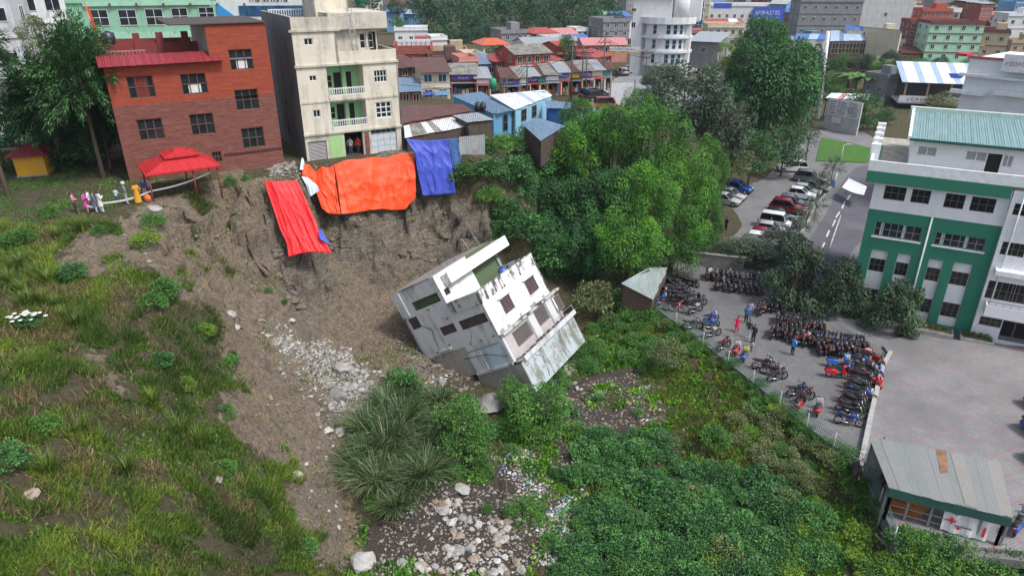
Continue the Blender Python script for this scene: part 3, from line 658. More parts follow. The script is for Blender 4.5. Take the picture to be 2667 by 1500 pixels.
# ground floor: shutters, open shop, lime plaster
SHUT = tin('grey roller shutter', (0.24, 0.22, 0.23), 0.2, (0.12, 0.1, 0.1), axis=2, pitch=.12); SHUTW = plain('pale blue-grey shutter', (0.50, 0.54, 0.58), 0.5)
MB().box(gd[0][0], gd[0][1], .1, .13, gd[0][2], gd[0][3], SHUT).build('roller_shutter', t)
lm = q2(662,912,770,1078); MB().box(lm[0], lm[1], -.03, -.003, max(0, lm[2]), s1 - .25, LIME).build('lime_panel', t)
opening_back(t, I4, gd[1][0] - .3, gd[1][1] + .3, 0, s1, 2.2); MB().box(gd[1][0] - .3, gd[1][1] + .3, 0.05, 2.2, -.08, -.02, CONC).build('shop_floor', t)
bp_ = q2(903,890,945,1062); MB().box(bp_[0], bp_[1], -.06, -.004, 0, s1 - .3, BR_LO).build('brick_pier', t)
g = gd[2]; MB().box(g[0], g[1], .16, .19, g[2], g[3], SHUTW).build('shutter_sheet', t)
for i in range(4):
    for j in range(3):
        x0 = g[0] + (g[1] - g[0]) * i / 4; x1_ = g[0] + (g[1] - g[0]) * (i + 1) / 4; z0 = g[2] + (g[3] - g[2]) * .8 * j / 3; zz1 = g[2] + (g[3] - g[2]) * .8 * (j + 1) / 3
        MB().box(x0 + .03, x1_ - .03, .12, .158, z0 + .03, zz1 - .03, SHUTW).build('shutter_panel', t)
window(t, I4, g[0], g[1], g[2] + (g[3] - g[2]) * .83, g[3], y=.1, cols=5, rows=1, fm=GREYF)
# sides, back, roof decks
wl = side_l(Wd, Dp); sw = [(8.2, 8.8, 6.2, 7.0), (6.0, 6.5, 4.0, 4.6), (5.5, 6.3, .8, 2.0)]
holed(0, Dp, -3, sp_, sw, GREYW, L=wl, parent=t, t=.2)
for w in sw: window(t, wl, *w, y=.1, cols=2, rows=1, fm=GREYF)
holed(0, Dp, -3, s3, [], CREAM2, L=side_r(Wd, Dp), parent=t); MB().box(0, Wd, Dp, Dp + .2, -3, s4, CREAM2).build('wall', t)
MB().box(.02, Wd - .02, 1.4, Dp, s3 - .2, s3 - .05, CONC).build('terrace_floor', t); MB().box(.02, xc, .05, Dp, s4 - .15, s4, CONC).build('roof_slab', t)
MB().box(xc - .2, xc, 0.0, Dp, s3, s4, CREAM2).build('wall', t)
tp = fr.at(*z2(1000, 350))[1]
MB().box(xc, Wd, -.02, .13, s3 + .06, max(tp, s3 + 1.0), CREAM).build('parapet', t); MB().box(Wd - .15, Wd, .13, Dp, s3, s3 + 1.0, CREAM2).build('parapet', t)
yb = 2.6; r_ = q2(868,228,1008,338,yb); zb_ = s3
top_ = q2(840,85,1045,195,yb)
holed(xc, Wd - .9, s3, top_[2] + .1, [(r_[0], r_[0] + .55, s3 + .9, s3 + 2.2), (r_[0] + .75, r_[0] + 1.25, s3 + .9, s3 + 2.2), (r_[1] - .95, r_[1] - .05, s3, s3 + 2.3)], CREAM2, L=Matrix.Translation((0, yb, 0)), parent=t)
for a in (r_[0], r_[0] + .75): window(t, Matrix.Translation((0, yb, 0)), a, a + .52, s3 + .9, s3 + 2.2, y=.1, cols=1, rows=2)
opening_back(t, I4, r_[1] - .95, r_[1] - .05, s3, s3 + 2.3, yb + .2, name='door')
MB().box(xc, top_[1], yb - .5, Dp - 2, top_[2] + .1, top_[3], CREAM2).build('roof_parapet', t)
MB().box(Wd - .9, Wd - .75, yb, Dp - 2, s3, top_[2] + .1, CREAM2).build('wall', t)
# ladder, stair tower, roof railing
la = fr.at(*z2(828, 340), .9); lb = fr.at(*z2(822, 110), .9); lad = MB()
for dx in (0, .45): lad.tube([(la[0] + dx, .9, s3), (la[0] + dx, 1.9, top_[3] + .4)], .035, STEEL, 6)
lad.build('ladder', t)
for i in range(11):
    f = (i + .5) / 11; MB().tube([(la[0], .9 + f, s3 + f * (top_[3] + .4 - s3)), (la[0] + .45, .9 + f, s3 + f * (top_[3] + .4 - s3))], .022, STEEL, 5).build('rung', t)
st_ = q2(548,-60,800,115,5.0); twr = (xc - 1.2 if st_[1] < xc else st_[0])
holed(st_[0], st_[1], s4, s4 + 5.5, [(st_[0] + 1.9, st_[0] + 2.1, s4 + 2.7, s4 + 3.1), (st_[0] + 2.35, st_[0] + 2.55, s4 + 2.7, s4 + 3.1)], CREAM, L=Matrix.Translation((0, 5, 0)), parent=t)
MB().box(st_[0], st_[1], 5.2, 9, s4 + 4, s4 + 5.5, CREAM2).build('stair_tower', t); MB().box(st_[0], st_[0] + .15, 5, 9, s4, s4 + 5, CREAM2).build('wall', t); MB().box(st_[1] - .15, st_[1], 5, 9, s3, s4 + 5, CREAM2).build('wall', t)
for xx in (1.98, 2.43): MB().box(st_[0] + xx - .1, st_[0] + xx + .1, 5.15, 5.17, s4 + 2.65, s4 + 3.15, DARK).build('vent', t)
balustrade(t, I4, .1, 3.2, sp_ - .55, .8, 9.0, WHITEF, .22, .12)
MB().box(.02, .17, .1, Dp, sp_ - .02, sp_ + .05, CREAM2).build('coping', t)
# pipe down the front
MB().tube([(xb + 3.2, -.05, s1), (xb + 3.2, -.05, s3)], .04, GREYF, 6).build('drain_pipe', t)
CREAM_HOUSE = (fr, s3, s4, sp_, xc, Wd)

# ------------------------------------------------------------------ the slipped house, lying tilted at the foot of the scarp
TW = stucco('white paint with black mould', (0.7, 0.7, 0.68), .95, (0.03, 0.03, 0.03), .9, (.245, .31)); TWC = stucco('clean white paint', (0.74, 0.74, 0.73), 0.4)
TG = stucco('grey and shaded plaster', (0.5, 0.51, 0.52), 0.7, (.12, .115, .105), .9, (.25, .42)); TB = stucco('pale blue plaster', (0.42, 0.52, 0.58), 0.55); OLIVE = stucco('olive green paint', (0.085, 0.13, 0.06), 0.3)  # grey plaster also carries the long side's shade in its colour
MOULD = stucco('mouldy plaster', (0.46, 0.46, 0.44), .95, (0.03, 0.03, 0.03), .9, (.235, .30)); RAW = stucco('raw basement concrete', (0.30, 0.285, 0.26), 0.6)
BASEB = stucco('flaking blue plinth', (0.38, 0.44, 0.46), .8, (0.13, 0.12, 0.085), .9, (.22, .3)); GRILLE = plain('grey brown grille', (0.21, 0.18, 0.175), 0.6); SHUTB = plain('dark brown shutter', (0.075, 0.048, 0.048), 0.6)
Rm = ((0.4976, -0.7401, -0.4524), (0.8672, 0.4353, 0.2418), (0.0179, -0.5126, 0.8584)); Tt = (-2.815, 49.644, 4.283)
TM = Matrix((( *Rm[0], Tt[0]), (*Rm[1], Tt[1]), (*Rm[2], Tt[2]), (0, 0, 0, 1)))
TM = Matrix.Translation((0, 0, CZ * .08)) @ Matrix.Scale(.92, 4) @ TM          # storeys 2.7 m high, as in the houses above
TW_, TD = 9.0, 8.79; zA, zB, zC, zT = -3.9, -6.49, -9.4, 2.56; d1 = 3.41
class Fl(Fr):
    def __init__(s, M): s.M = M; s.I = M.inverted()
f1 = Fl(TM); fL = Fl(TM @ side_l(0, TD))
zt_ = lambda x, y: (980 + x / 3.15, 580 + y / 3.15)
def quad(f, pts, y=0.0):
    a = [f.at(*zt_(*p), y) for p in pts]; xs = sorted(p[0] for p in a); zs = sorted(p[1] for p in a)
    return (xs[0] + xs[1]) / 2, (xs[2] + xs[3]) / 2, (zs[0] + zs[1]) / 2, (zs[2] + zs[3]) / 2
t = thing('slipped_house', 'white concrete house lying steeply tilted below the scarp', 'house', TM)
L = side_l(0, TD)
wA = [quad(f1, ((1005,640),(1085,585),(1145,690),(1065,755))), quad(f1, ((1210,490),(1285,430),(1340,535),(1265,600)))]
holed(0, TW_, zA, 0, wA, TWC, parent=t, t=.2)
for w in wA:
    window(t, I4, *w, y=.08, cols=3, rows=1, fm=SHUTB, gm=SHUTB, bar=.05)
MB().box(0, TW_, -.06, -.003, -1.0, 0, TW).build('parapet_band', t); MB().box(-.05, TW_ + .05, -.08, .2, 0, .07, MOULD).build('coping', t)
mid = (wA[0][1] + wA[1][0]) / 2
for xx in (wA[0][0] - .12, mid): MB().box(xx, xx + .1, -.05, -.004, -2.4, -1.003, TWC).build('plaster_rib', t)
for w in wA:
    MB().box(w[0] - .25, w[1] + .3, -.28, -.004, w[3] + .12, w[3] + .2, TWC).build('sunshade', t); MB().box(w[0] - .1, w[1] + .1, -.1, -.004, w[2] - .1, w[2] - .02, TWC).build('sill', t)
MB().box(-.05, TW_ + .75, -.55, -.003, zA - .16, zA, MOULD).build('floor_ledge', t)
# storey with the iron grilles
W2 = TW_ + .35
gr = [quad(f1, ((1105,905),(1235,800),(1305,930),(1165,1000))), quad(f1, ((1285,735),(1370,665),(1430,780),(1340,855))), quad(f1, ((1425,640),(1490,575),(1555,690),(1490,745)))]
gr = [(a, b, max(c, zB + .5), min(d, zA - .3)) for a, b, c, d in gr]
g0 = gr[0]; gr[0] = (max(.5, g0[0]), g0[1], g0[2], g0[3])
holed(0, W2, zB, zA - .16, gr, stucco('mid grey plaster', (0.40, 0.375, 0.37), 0.5), parent=t, t=.25)
for w in gr:
    opening_back(t, I4, w[0] - .02, w[1] + .02, w[2] - .02, w[3] + .02, .24)
    fr_ = MB(); fr_.box(w[0], w[1], .02, .07, w[2], w[2] + .06, GRILLE); fr_.box(w[0], w[1], .02, .07, w[3] - .06, w[3], GRILLE); fr_.build('grille_frame', t)
    n = max(4, int((w[3] - w[2]) / .17))
    for i in range(n):
        z = w[2] + .06 + (i + .5) * (w[3] - w[2] - .12) / n; MB().box(w[0], w[1], .03, .06, z - .032, z + .032, GRILLE).build('grille_bar', t)
for a, b in ((.02, .3), (gr[0][1] + .1, gr[1][0] - .1), (gr[1][1] + .1, gr[2][0] - .1)):
    if b > a + .1: MB().box(a, b, -.12, -.004, zB + .05, zA - .18, TG).build('pier', t)
# balcony slab with dirt and weeds, plinth below
DIRT = plain('dirt and dead weeds', (0.105, 0.075, 0.05), 0.95, 0, 0.5)
MB().box(.3, W2 + .35, -1.0, -.003, zB - .15, zB, TG).build('balcony_slab', t); MB().box(.3, W2 + .35, -1.08, -1.003, zB - .2, zB + .22, TG).build('balcony_upstand', t)
mb = MB()
for i in range(70):
    x = R.uniform(.5, W2); y = R.uniform(-.95, -.1); r = R.uniform(.06, .2); mb.ell((x, y, zB + r * .3), (r * 1.4, r, r * .6), DIRT, 6, 4)
tag(mb.build('dirt', t), None, None, None, 'stuff')
holed(-.02, W2 + .1, zC, zB - .16, [], BASEB, L=Matrix.Translation((0, -.75, 0)), parent=t)
holed(0, .75, zC, zB - .16, [], RAW, L=Matrix.Translation((-.02, -.75, 0)) @ side_l(0, .75), parent=t)
MB().tube([(W2 + .3, -1.0, zB + .7), (W2 - 2.0, -1.0, zB + .75)], .03, STEEL, 6).build('hand_rail', t); MB().tube([(W2 + .3, -1.0, zB), (W2 + .3, -1.0, zB + .75)], .03, STEEL, 6).build('rail_post', t)
# long side
ul = [quad(fL, ((285,655),(495,575),(535,645),(325,720)))]
lo_ = [quad(fL, ((672,810),(885,735),(920,805),(715,885))), quad(fL, ((515,862),(630,825),(665,885),(558,932))), quad(fL, ((235,740),(300,712),(370,850),(305,888)))]
holed(0, TD - d1, 0, zT, [(a, b, max(c, .02), d) for a, b, c, d in ul], TG, L=L, parent=t, t=.5, rm=OLIVE)
holed(0, TD, zA, 0, [w for w in lo_], TG, L=L, parent=t, t=.25, rm=SHUTB)
for w in ul: MB().box(w[0] - .02, w[1] + .02, .5, .55, w[2] - .3, w[3] + .02, OLIVE, L).build('green_back_wall', t)
for w in lo_: window(t, L, *w, y=.12, cols=4, rows=1, fm=SHUTB, gm=SHUTB, bar=.06)
MB().box(TD - d1, TD, -.06, -.003, -1.0, 0, MOULD, L).build('parapet_band', t); MB().box(TD - d1, TD + .03, -.09, .2, 0, .07, MOULD, L).build('coping', t)
a_ = fL.at(*zt_(690, 1095)); b_ = fL.at(*zt_(1010, 968)); c_ = fL.at(*zt_(850, 1190))
holed(0, TD - 3.9, zB, zA, [], RAW, L=L, parent=t); holed(TD - 3.9, TD, zB, zA - .5, [], TB, L=L, parent=t); holed(TD - 3.9, TD, zA - .5, zA, [], TG, L=L, parent=t)
MB().box(TD - 4.0, TD - 2.6, -.05, -.003, zB + .1, zA - .75, TG, L).build('wall_patch', t); MB().box(TD - 4.05, TD, -.18, -.003, zB - .1, zB + .12, MOULD, L).build('slab_edge', t); MB().box(TD - 3.9, TD - .4, -.02, -.003, zA - .62, zA - .5, GREYF, L).build('paint_line', t)
holed(TD - 4.2, TD, zC, zB - .1, [], RAW, L=L, parent=t)
MB().box(1.9, 3.6, -.35, -.003, zA + .25, zA + .4, MOULD, L).build('ledge', t)
for k_ in range(6):
    p = fL.at(*zt_(*((430,715),(585,785),(960,930),(862,965),(775,995),(600,1000))[k_])); MB().box(p[0] - .07, p[0] + .07, -.02, -.002, p[1] - .07, p[1] + .07, DARK, L).build('pipe_hole', t)
lc = fL.at(*zt_(115, 595)); MB().box(0, .9, -.1, -.003, .2, zT - .1, TG, L).build('corner_pier', t)
# upper floor wall facing the terrace, overhanging roof slab
Lu = Matrix.Translation((0, d1, 0)); fu = Fl(TM @ Lu)
wu = quad(fu, ((550,548),(590,528),(618,575),(575,598))); gx0 = fu.at(*zt_(790, 402))[0]; gx1 = fu.at(*zt_(1030, 290))[0]
holed(0, gx0, -1.0, zT, [wu], TWC, L=Lu, parent=t, t=.15); window(t, Lu, *wu, y=.08, cols=2, rows=1, fm=SHUTB)
holed(gx0, gx1, -1.0, zT, [], OLIVE, L=Matrix.Translation((0, d1 + .5, 0)), parent=t); MB().box(gx0 - .1, gx0, d1 + .15, d1 + .5, -1, zT, OLIVE).build('wall', t)
MB().box(gx1, TW_, d1 + .3, d1 + .45, -1, .8, stucco('grey blue paint', (0.25, 0.28, 0.32), 0.4)).build('wall', t)
Lo = Matrix.Translation((0, d1 - .9, 0)); fo = Fl(TM @ Lo)
s0 = fo.at(*zt_(570, 402)); s1_ = fo.at(*zt_(1060, 105)); s2_ = fo.at(*zt_(625, 500)); s3_ = fo.at(*zt_(1085, 178))
sx0, sx1, sz0, sz1 = (s0[0] + s2_[0]) / 2, (s1_[0] + s3_[0]) / 2, (s2_[1] + s3_[1]) / 2, (s0[1] + s1_[1]) / 2
MB().box(sx0, sx1, d1 - .9, d1 - .75, sz0, sz1, TWC).build('roof_fascia', t); MB().box(sx0 + .02, sx1 - .02, d1 - .74, TD - .6, sz0 + .05, sz0 + .2, CONC).build('roof_slab', t)
MB().box(sx1 - .15, sx1, d1 - .74, TD - .6, sz0, sz1 - .05, TWC).build('roof_fascia', t); MB().box(sx0, sx1, TD - .6, TD - .45, sz0, sz1 - .15, MOULD).build('roof_fascia', t); MB().box(sx0, sx0 + .15, d1 - .74, TD - .6, sz0, sz1 - .1, TW).build('roof_fascia', t)
MB().box(0, TW_, d1 + .6, TD, zT - .1, zT + .02, CONC).build('roof_slab', t)
MB().box(.02, TW_ - .02, .2, d1, -1.15, -1.0, CONC).build('terrace_floor', t); MB().box(TW_ - .2, TW_, .0, TD, zC, 0, TW).build('wall', t); MB().box(0, TW_, TD - .2, TD, zC, zT, TG).build('wall', t)
MB().box(TW_ - .18, TW_ - .02, d1 + .6, TD - .2, 0, zT, TG).build('wall', t)
for a, b in (((695,125),(770,215)),((780,80),(860,190))):
    p, q = fo.at(*zt_(*b), 3.2), fo.at(*zt_(*a), 3.2); MB().tube([(p[0], d1 + 2.3, sz0 + .2), (q[0], d1 + 2.3, q[1])], .03, STEEL, 5).build('roof_rod', t)
MB().tube([tuple(L @ Vector((x, -.05, z))) for x, z in ((TD - 4.6, zA - 1.0), (TD - 2.2, zA - 1.15), (TD - .05, zA - 1.9))], .025, BLACK, 5).build('loose_cable', t)
CRK = plain('crack black', (.02, .02, .02), 1.0)  # thin black faces mark the cracks
def crack(L_, pts, w=.05):
    mb = MB()
    for i in range(len(pts) - 1):
        a, b = Vector(pts[i]), Vector(pts[i + 1]); n = 4; prev = a
        for k in range(1, n + 1):
            q = a.lerp(b, k / n) + (Vector((R.uniform(-.09, .09), R.uniform(-.09, .09))) if k < n else Vector((0, 0))); d = (q - prev).normalized(); s_ = Vector((-d.y, d.x)) * w * R.uniform(.3, .8)
            mb.face([tuple(L_ @ Vector((p.x, -.006, p.y))) for p in (prev - s_, q - s_, q + s_, prev + s_)], CRK); prev = q
    mb.build('crack', t)
crack(I4, ((.4, -3.8), (1.6, -2.9), (2.2, -1.4))); crack(I4, ((6.2, -3.85), (5.5, -3.0), (5.9, -2.1)), .04); crack(I4, ((8.9, -2.0), (8.3, -2.7), (8.5, -3.8)), .04); crack(L, ((.9, -.3), (2.4, -1.6), (2.1, -3.4))); crack(L, ((5.6, -3.8), (6.4, -2.9), (6.1, -2.2)), .04); crack(Matrix.Translation((0, -.75, 0)), ((2.0, -6.8), (2.9, -7.6), (2.5, -9.2)), .06); crack(Matrix.Translation((0, -.75, 0)), ((6.8, -6.7), (6.1, -7.5), (6.5, -9.0)), .06)
RBAR = plain('rusty rebar', (.13, .06, .035), .8)
for i in range(9): x = R.uniform(.5, 4.6); MB().tube([tuple(L @ Vector((x, -.02, -3.9))), tuple(L @ Vector((x + R.uniform(-.2, .2), -.35, -4.1 - R.uniform(0, .3)))), tuple(L @ Vector((x + R.uniform(-.5, .5), -.7, -4.0 - R.uniform(0, .7))))], .018, RBAR, 4).build('rebar', t)
for i in range(7): x = R.uniform(.6, 8.6); MB().tube([(x, d1 + 1.0, zT), (x + R.uniform(-.1, .1), d1 + 1.0, zT + R.uniform(.3, .8))], .018, RBAR, 4).build('rebar', t)
for i in range(14): x = R.uniform(.2, 9.0); w_ = R.uniform(.12, .45); MB().box(x, x + w_, -.012 - .0006 * i, -.004, zA, zA + R.uniform(.05, .3), CONC).build('spalled_patch', t)
for i in range(16): x = R.uniform(.2, 9.4); w_ = R.uniform(.2, .9); z_ = R.uniform(zC + .8, zB - .4); MB().box(x, x + w_, -.768 - .0006 * i, -.752, z_, z_ + R.uniform(.1, .4), RAW).build('spalled_patch', t)
BLUEP = plain('blue plastic', (0.04, 0.12, 0.42), 0.4)
tm = TM @ Matrix.Translation((7.3, 2.4, -1.0)); w_ = thing('water_drum', 'blue plastic drum on the terrace of the slipped house', 'drum', tm)
MB().tube([(0,0,0),(0,0,.25),(0,0,.3),(0,0,.75),(0,0,.8),(0,0,1.05)], [.38,.42,.44,.44,.42,.36], BLUEP, 14).build('body', w_); MB().tube([(0,0,1.05),(0,0,1.1)], [.2,.2], BLACK, 10).build('lid', w_)
sh = thing('loose_sheet', 'pale sheet of metal leaning on the slipped house terrace', 'sheet', TM @ Matrix.Translation((1.0, 2.0, -1.0)))
MB().box(0, 1.1, 0, .04, 0, 1.0, plain('pale zinc', (0.5, 0.53, 0.55), .5), Matrix.Rotation(-.35, 4, 'X')).build('sheet', sh)

# ------------------------------------------------------------------ tarpaulins hung over the scarp
def tarpmat(name, c):
    m, t_, b, _ = nodes(name); o = objco(t_); f = noise(t_, o, 1.4, 5, .65); w = noise(t_, mapping(t_, o, (3, 3, .7)), 2.0, 5, .7)
    t_.links.new(ramp(t_, f, [(.3, tuple(x * .85 for x in c)), (.7, tuple(min(1, x * 1.08) for x in c))]), b.inputs['Base Color']); b.inputs['Roughness'].default_value = .48
    bump(t_, w, b, .55, .12); return m
def lerp_poly(pl, s):
    n = len(pl) - 1; k = min(n - 1, int(s * n)); f = s * n - k; a, b = pl[k], pl[k+1]; return a[0] + (b[0] - a[0]) * f, a[1] + (b[1] - a[1]) * f
def tarp(name, label, left, right, mat, yt, yb, folds=8, amp=.14, seed=0, scal=0.0, fit=True, nu=80, nv=56, group=None, botcurve=None, topcurve=None):
    rg = np.random.default_rng(seed); ph = rg.uniform(0, 6.28, 12); fq = rg.uniform(.5, 1.6, 12) * folds; sl_ = rg.uniform(-2.5, 2.5, 12)
    H = np.zeros((8, 10))
    for j in range(8):
        for i in range(10):
            l = lerp_poly(left, j / 7); r = lerp_poly(right, j / 7); s = i / 9; px = l[0] + (r[0] - l[0]) * s; py = l[1] + (r[1] - l[1]) * s
            yl = (yt[0] + (yt[1] - yt[0]) * s) * (1 - j / 7) + (yb[0] + (yb[1] - yb[0]) * s) * j / 7
            H[j, i] = min(yl, hit(px, py).y - .25) if fit else yl
    for _ in range(3):
        K = np.pad(H, 1, mode='edge'); H = np.minimum(H, (K[:-2,1:-1] + K[2:,1:-1] + K[1:-1,:-2] + K[1:-1,2:] + H * 2) / 6)
    SS, VV = np.meshgrid(np.linspace(0, 1, nu + 1), np.linspace(0, 1, nv + 1)); q_ = rg.uniform(0, 50)
    rd = lambda x, y, k: 1 - np.abs(2 * vnoise(x + q_, y + q_, seed * 7 + k) - 1)
    DD = 1.1 * rd(SS * folds * .8 + VV * .7, VV * .7, 1) ** 2 + .7 * rd(SS * folds * 1.9 - VV * .9, VV * 1.6, 2) ** 2 + .35 * rd(SS * folds * 1.2 + VV * 3, VV * 5 - SS * 3, 3) ** 3 + .3 * vnoise(SS * 3 + q_, VV * 3, seed + 4)
    vs = []
    for j in range(nv + 1):
        v = j / nv; l = lerp_poly(left, v); r = lerp_poly(right, v)
        for i in range(nu + 1):
            s = i / nu; px = l[0] + (r[0] - l[0]) * s; py = l[1] + (r[1] - l[1]) * s
            if topcurve: py += np.interp(s, np.linspace(0, 1, len(topcurve)), topcurve) * (1 - v) ** 2
            if botcurve: py += np.interp(s, np.linspace(0, 1, len(botcurve)), botcurve) * v ** 2
            fy, fx = v * 7, s * 9; j0, i0 = min(6, int(fy)), min(8, int(fx)); b, a = fy - j0, fx - i0
            Y = (H[j0,i0] * (1-a) + H[j0,i0+1] * a) * (1-b) + (H[j0+1,i0] * (1-a) + H[j0+1,i0+1] * a) * b
            d = float(DD[j, i])
            if scal: u_ = (s * 2.3 + .2) % 1.0; d += scal * (1 - abs(2 * ((v * 3.2 - 2.2 * u_ * (1 - u_) + ph[7]) % 1.0) - 1)) ** 2 * (1 - v) * 1.2
            p = PY(px, py, Y - .1); dd = ray(px, py); p = p - dd * (amp * d * min(1, .25 + 1.5 * v)); vs.append(tuple(p))
    c = vs[nu // 2]; c = (c[0], c[1], c[2]); me = bpy.data.meshes.new(name)
    fs = [(j * (nu + 1) + i, (j + 1) * (nu + 1) + i, (j + 1) * (nu + 1) + i + 1, j * (nu + 1) + i + 1) for j in range(nv) for i in range(nu)]
    me.from_pydata([(v[0] - c[0], v[1] - c[1], v[2] - c[2]) for v in vs], [], fs); me.materials.append(mat); me.polygons.foreach_set('use_smooth', [True] * len(fs)); me.update()
    o = ob(name, me, None, Matrix.Translation(c)); md = o.modifiers.new('thickness', 'SOLIDIFY'); md.thickness = .012
    return tag(o, label, 'tarpaulin', group)
zr = lambda x, y: (650 + x / 3.963, 360 + y / 3.963)
def zl(f, l): return [f(*p) for p in l]
OR_ = tarpmat('orange tarpaulin', (0.86, 0.075, 0.012)); RD_ = tarpmat('red tarpaulin', (0.78, 0.018, 0.022)); BL_ = tarpmat('blue tarpaulin', (0.045, 0.075, 0.46)); PB_ = tarpmat('pale blue tarpaulin', (0.5, 0.62, 0.78)); DB_ = tarpmat('faded blue tarpaulin', (0.02, 0.085, 0.26))
tarp('tarpaulin', 'long red tarpaulin draped down the bare scarp', zl(zr, [(145,445),(190,570),(250,740),(310,930),(385,1090),(400,1225)]), zl(zr, [(490,440),(540,540),(610,690),(690,870),(730,1010),(858,1190)]), RD_, (54.4, 55.0), (51.8, 52.6), 7, .12, 1, botcurve=[0,-6,-8,-5,0])
tarp('tarpaulin', 'broad orange tarpaulin hung below the apartment house', zl(zr, [(870,275),(905,480),(930,640),(945,785)]), zl(zr, [(1690,160),(1710,330),(1715,480),(1715,610)]), OR_, (60.4, 63.6), (58.6, 62.2), 7, .2, 2, scal=.5, topcurve=[0,-8,-5,-6,2,-6,0], botcurve=[0,4,6,8,12,22,26,0])
tarp('tarpaulin', 'smaller orange tarpaulin with a scalloped top edge beside the broad orange one', zl(zr, [(560,265),(540,380),(690,560),(740,720)]), zl(zr, [(868,280),(890,480),(915,640),(940,785)]), OR_, (59.6, 60.4), (58.0, 58.6), 4, .16, 3, scal=.8, topcurve=[0,2,20,4,8,0], botcurve=[0,8,6,0])
tarp('tarpaulin', 'deep blue tarpaulin hanging off the tin shed edge', zl(zr, [(1612,8),(1700,150),(1745,400),(1790,598)]), zl(zr, [(2045,8),(2075,180),(2095,330),(2130,570)]), BL_, (63.3, 64.3), (62.2, 63.0), 4, .17, 4, scal=.7, topcurve=[0,3,5,3,0])
tarp('tarpaulin', 'faded blue tarpaulin between the deep blue one and the tin wall', zl(zr, [(2050,8),(2080,180),(2100,335)]), zl(zr, [(2145,0),(2175,160),(2210,330)]), DB_, (64.4, 64.7), (63.6, 63.9), 3, .08, 5, nu=30, nv=30)
tarp('tarpaulin', 'pale blue torn tarpaulin scrap between red and orange tarpaulins', zl(zr, [(535,395),(580,480),(620,610)]), zl(zr, [(600,405),(700,490),(715,545)]), PB_, (58.6, 58.8), (57.4, 57.6), 4, .1, 6, nu=30, nv=30)
tarp('tarpaulin', 'blue tarpaulin corner poking out from under the long red one', zl(zr, [(712,930),(716,1000),(735,1045)]), zl(zr, [(722,925),(780,1020),(832,1092)]), tarpmat('bright blue tarpaulin', (0.06, 0.12, 0.62)), (52.9, 52.9), (52.5, 52.6), 3, .05, 7, nu=24, nv=24)
tarp('tarpaulin', 'small pale blue rag hanging at the apartment house corner', zl(zr, [(540,200),(525,270),(520,330)]), zl(zr, [(558,215),(568,270),(550,330)]), PB_, (60.0, 60.1), (59.6, 59.7), 3, .05, 8, nu=14, nv=14)

# ------------------------------------------------------------------ tin-roofed shacks, sheds: roofs given by their corners
def shack(name, label, cat, px, z, zb, roofm, wallm, n=8, inset=.25, rib=.03, wins=(), over=True, open_=(), group=None, th=.06, drop=0):
    """px: four roof corners, back-left, back-right, front-right, front-left"""
    c = [P(a, b, zz) for (a, b), zz in zip(px, z)]; ctr = sum((Vector((p.x, p.y, 0)) for p in c), Vector()) / 4; ctr.z = zb
    t = thing(name, label, cat, Matrix.Translation(ctr), group); q = [p - ctr for p in c]; mid = sum(q, Vector()) / 4
    w = []
    for p in q:
        d = Vector((mid.x - p.x, mid.y - p.y, 0)); d = d.normalized() * min(inset, d.length * .3); w.append(Vector((p.x + d.x, p.y + d.y, p.z - .08)))
    for i, nm in enumerate(('back', 'right', 'front', 'left')):
        if nm in open_:
            for e in (w[i], w[(i + 1) % 4]): MB().box(e.x - .06, e.x + .06, e.y - .06, e.y + .06, -.6, e.z, GREYF).build('post', t)
            continue
        a, b = w[i], w[(i + 1) % 4]; m_ = wallm if not isinstance(wallm, dict) else wallm.get(nm, wallm['all'])
        mb = MB(); mb.face([(a.x, a.y, -1.0), (b.x, b.y, -1.0), tuple(b), tuple(a)], m_)
        o = (Vector((mid.x, mid.y, 0)) - Vector(((a.x + b.x) / 2, (a.y + b.y) / 2, 0))).normalized() * .12
        mb.face([tuple(a), tuple(b), tuple(b + o), tuple(a + o)], m_); mb.face([(b.x + o.x, b.y + o.y, -1), (a.x + o.x, a.y + o.y, -1), tuple(a + o), tuple(b + o)], m_); mb.build('wall', t)
    for i in range(n):                                    # sheets
        f0, f1_ = i / n - .004, (i + 1) / n + .004; m_ = roofm[R.randrange(len(roofm))]; mb = MB(); dz = .012 * (i % 2) + R.uniform(0, .015); k = 4; jit = R.uniform(-.02, .03)
        def pt(f, g, r): p = (q[0] * (1 - f) + q[1] * f) * (1 - g) + (q[3] * (1 - f) + q[2] * f) * g; return (p.x, p.y, p.z + dz + r)
        for j in range(k):
            a = f0 + (f1_ - f0) * j / k; b = f0 + (f1_ - f0) * (j + .5) / k; cc = f0 + (f1_ - f0) * (j + 1) / k
            mb.face([pt(a, 1 + jit, 0), pt(b, 1 + jit, rib), pt(b, 0, rib), pt(a, 0, 0)], m_); mb.face([pt(b, 1 + jit, rib), pt(cc, 1 + jit, 0), pt(cc, 0, 0), pt(b, 0, rib)], m_)
        mb.build('roof_sheet', t)
    for nm, rects, opt in wins:
        i = ('back', 'right', 'front', 'left').index(nm); a, b = w[i] + ctr, w[(i + 1) % 4] + ctr
        if nm in ('front',): a, b = b, a
        f = Fr(a, b, 0.0); Lm = Matrix.Translation(-ctr) @ f.M
        for r in rects:
            x0, x1, z0, zz1 = f.rect(r); window(t, Lm, x0, x1, z0, zz1, y=-.08, **opt)
    return t
T_RUST = tin('rusty brown tin', (0.145, 0.055, 0.035), .6, (0.10, 0.038, 0.025)); T_ZINC = tin('zinc tin', (0.42, 0.43, 0.42), .35); T_WHT = tin('pale tin', (0.66, 0.67, 0.68), .12); T_OLD = tin('mossy old tin', (0.30, 0.29, 0.25), .55, (0.13, 0.10, 0.07))
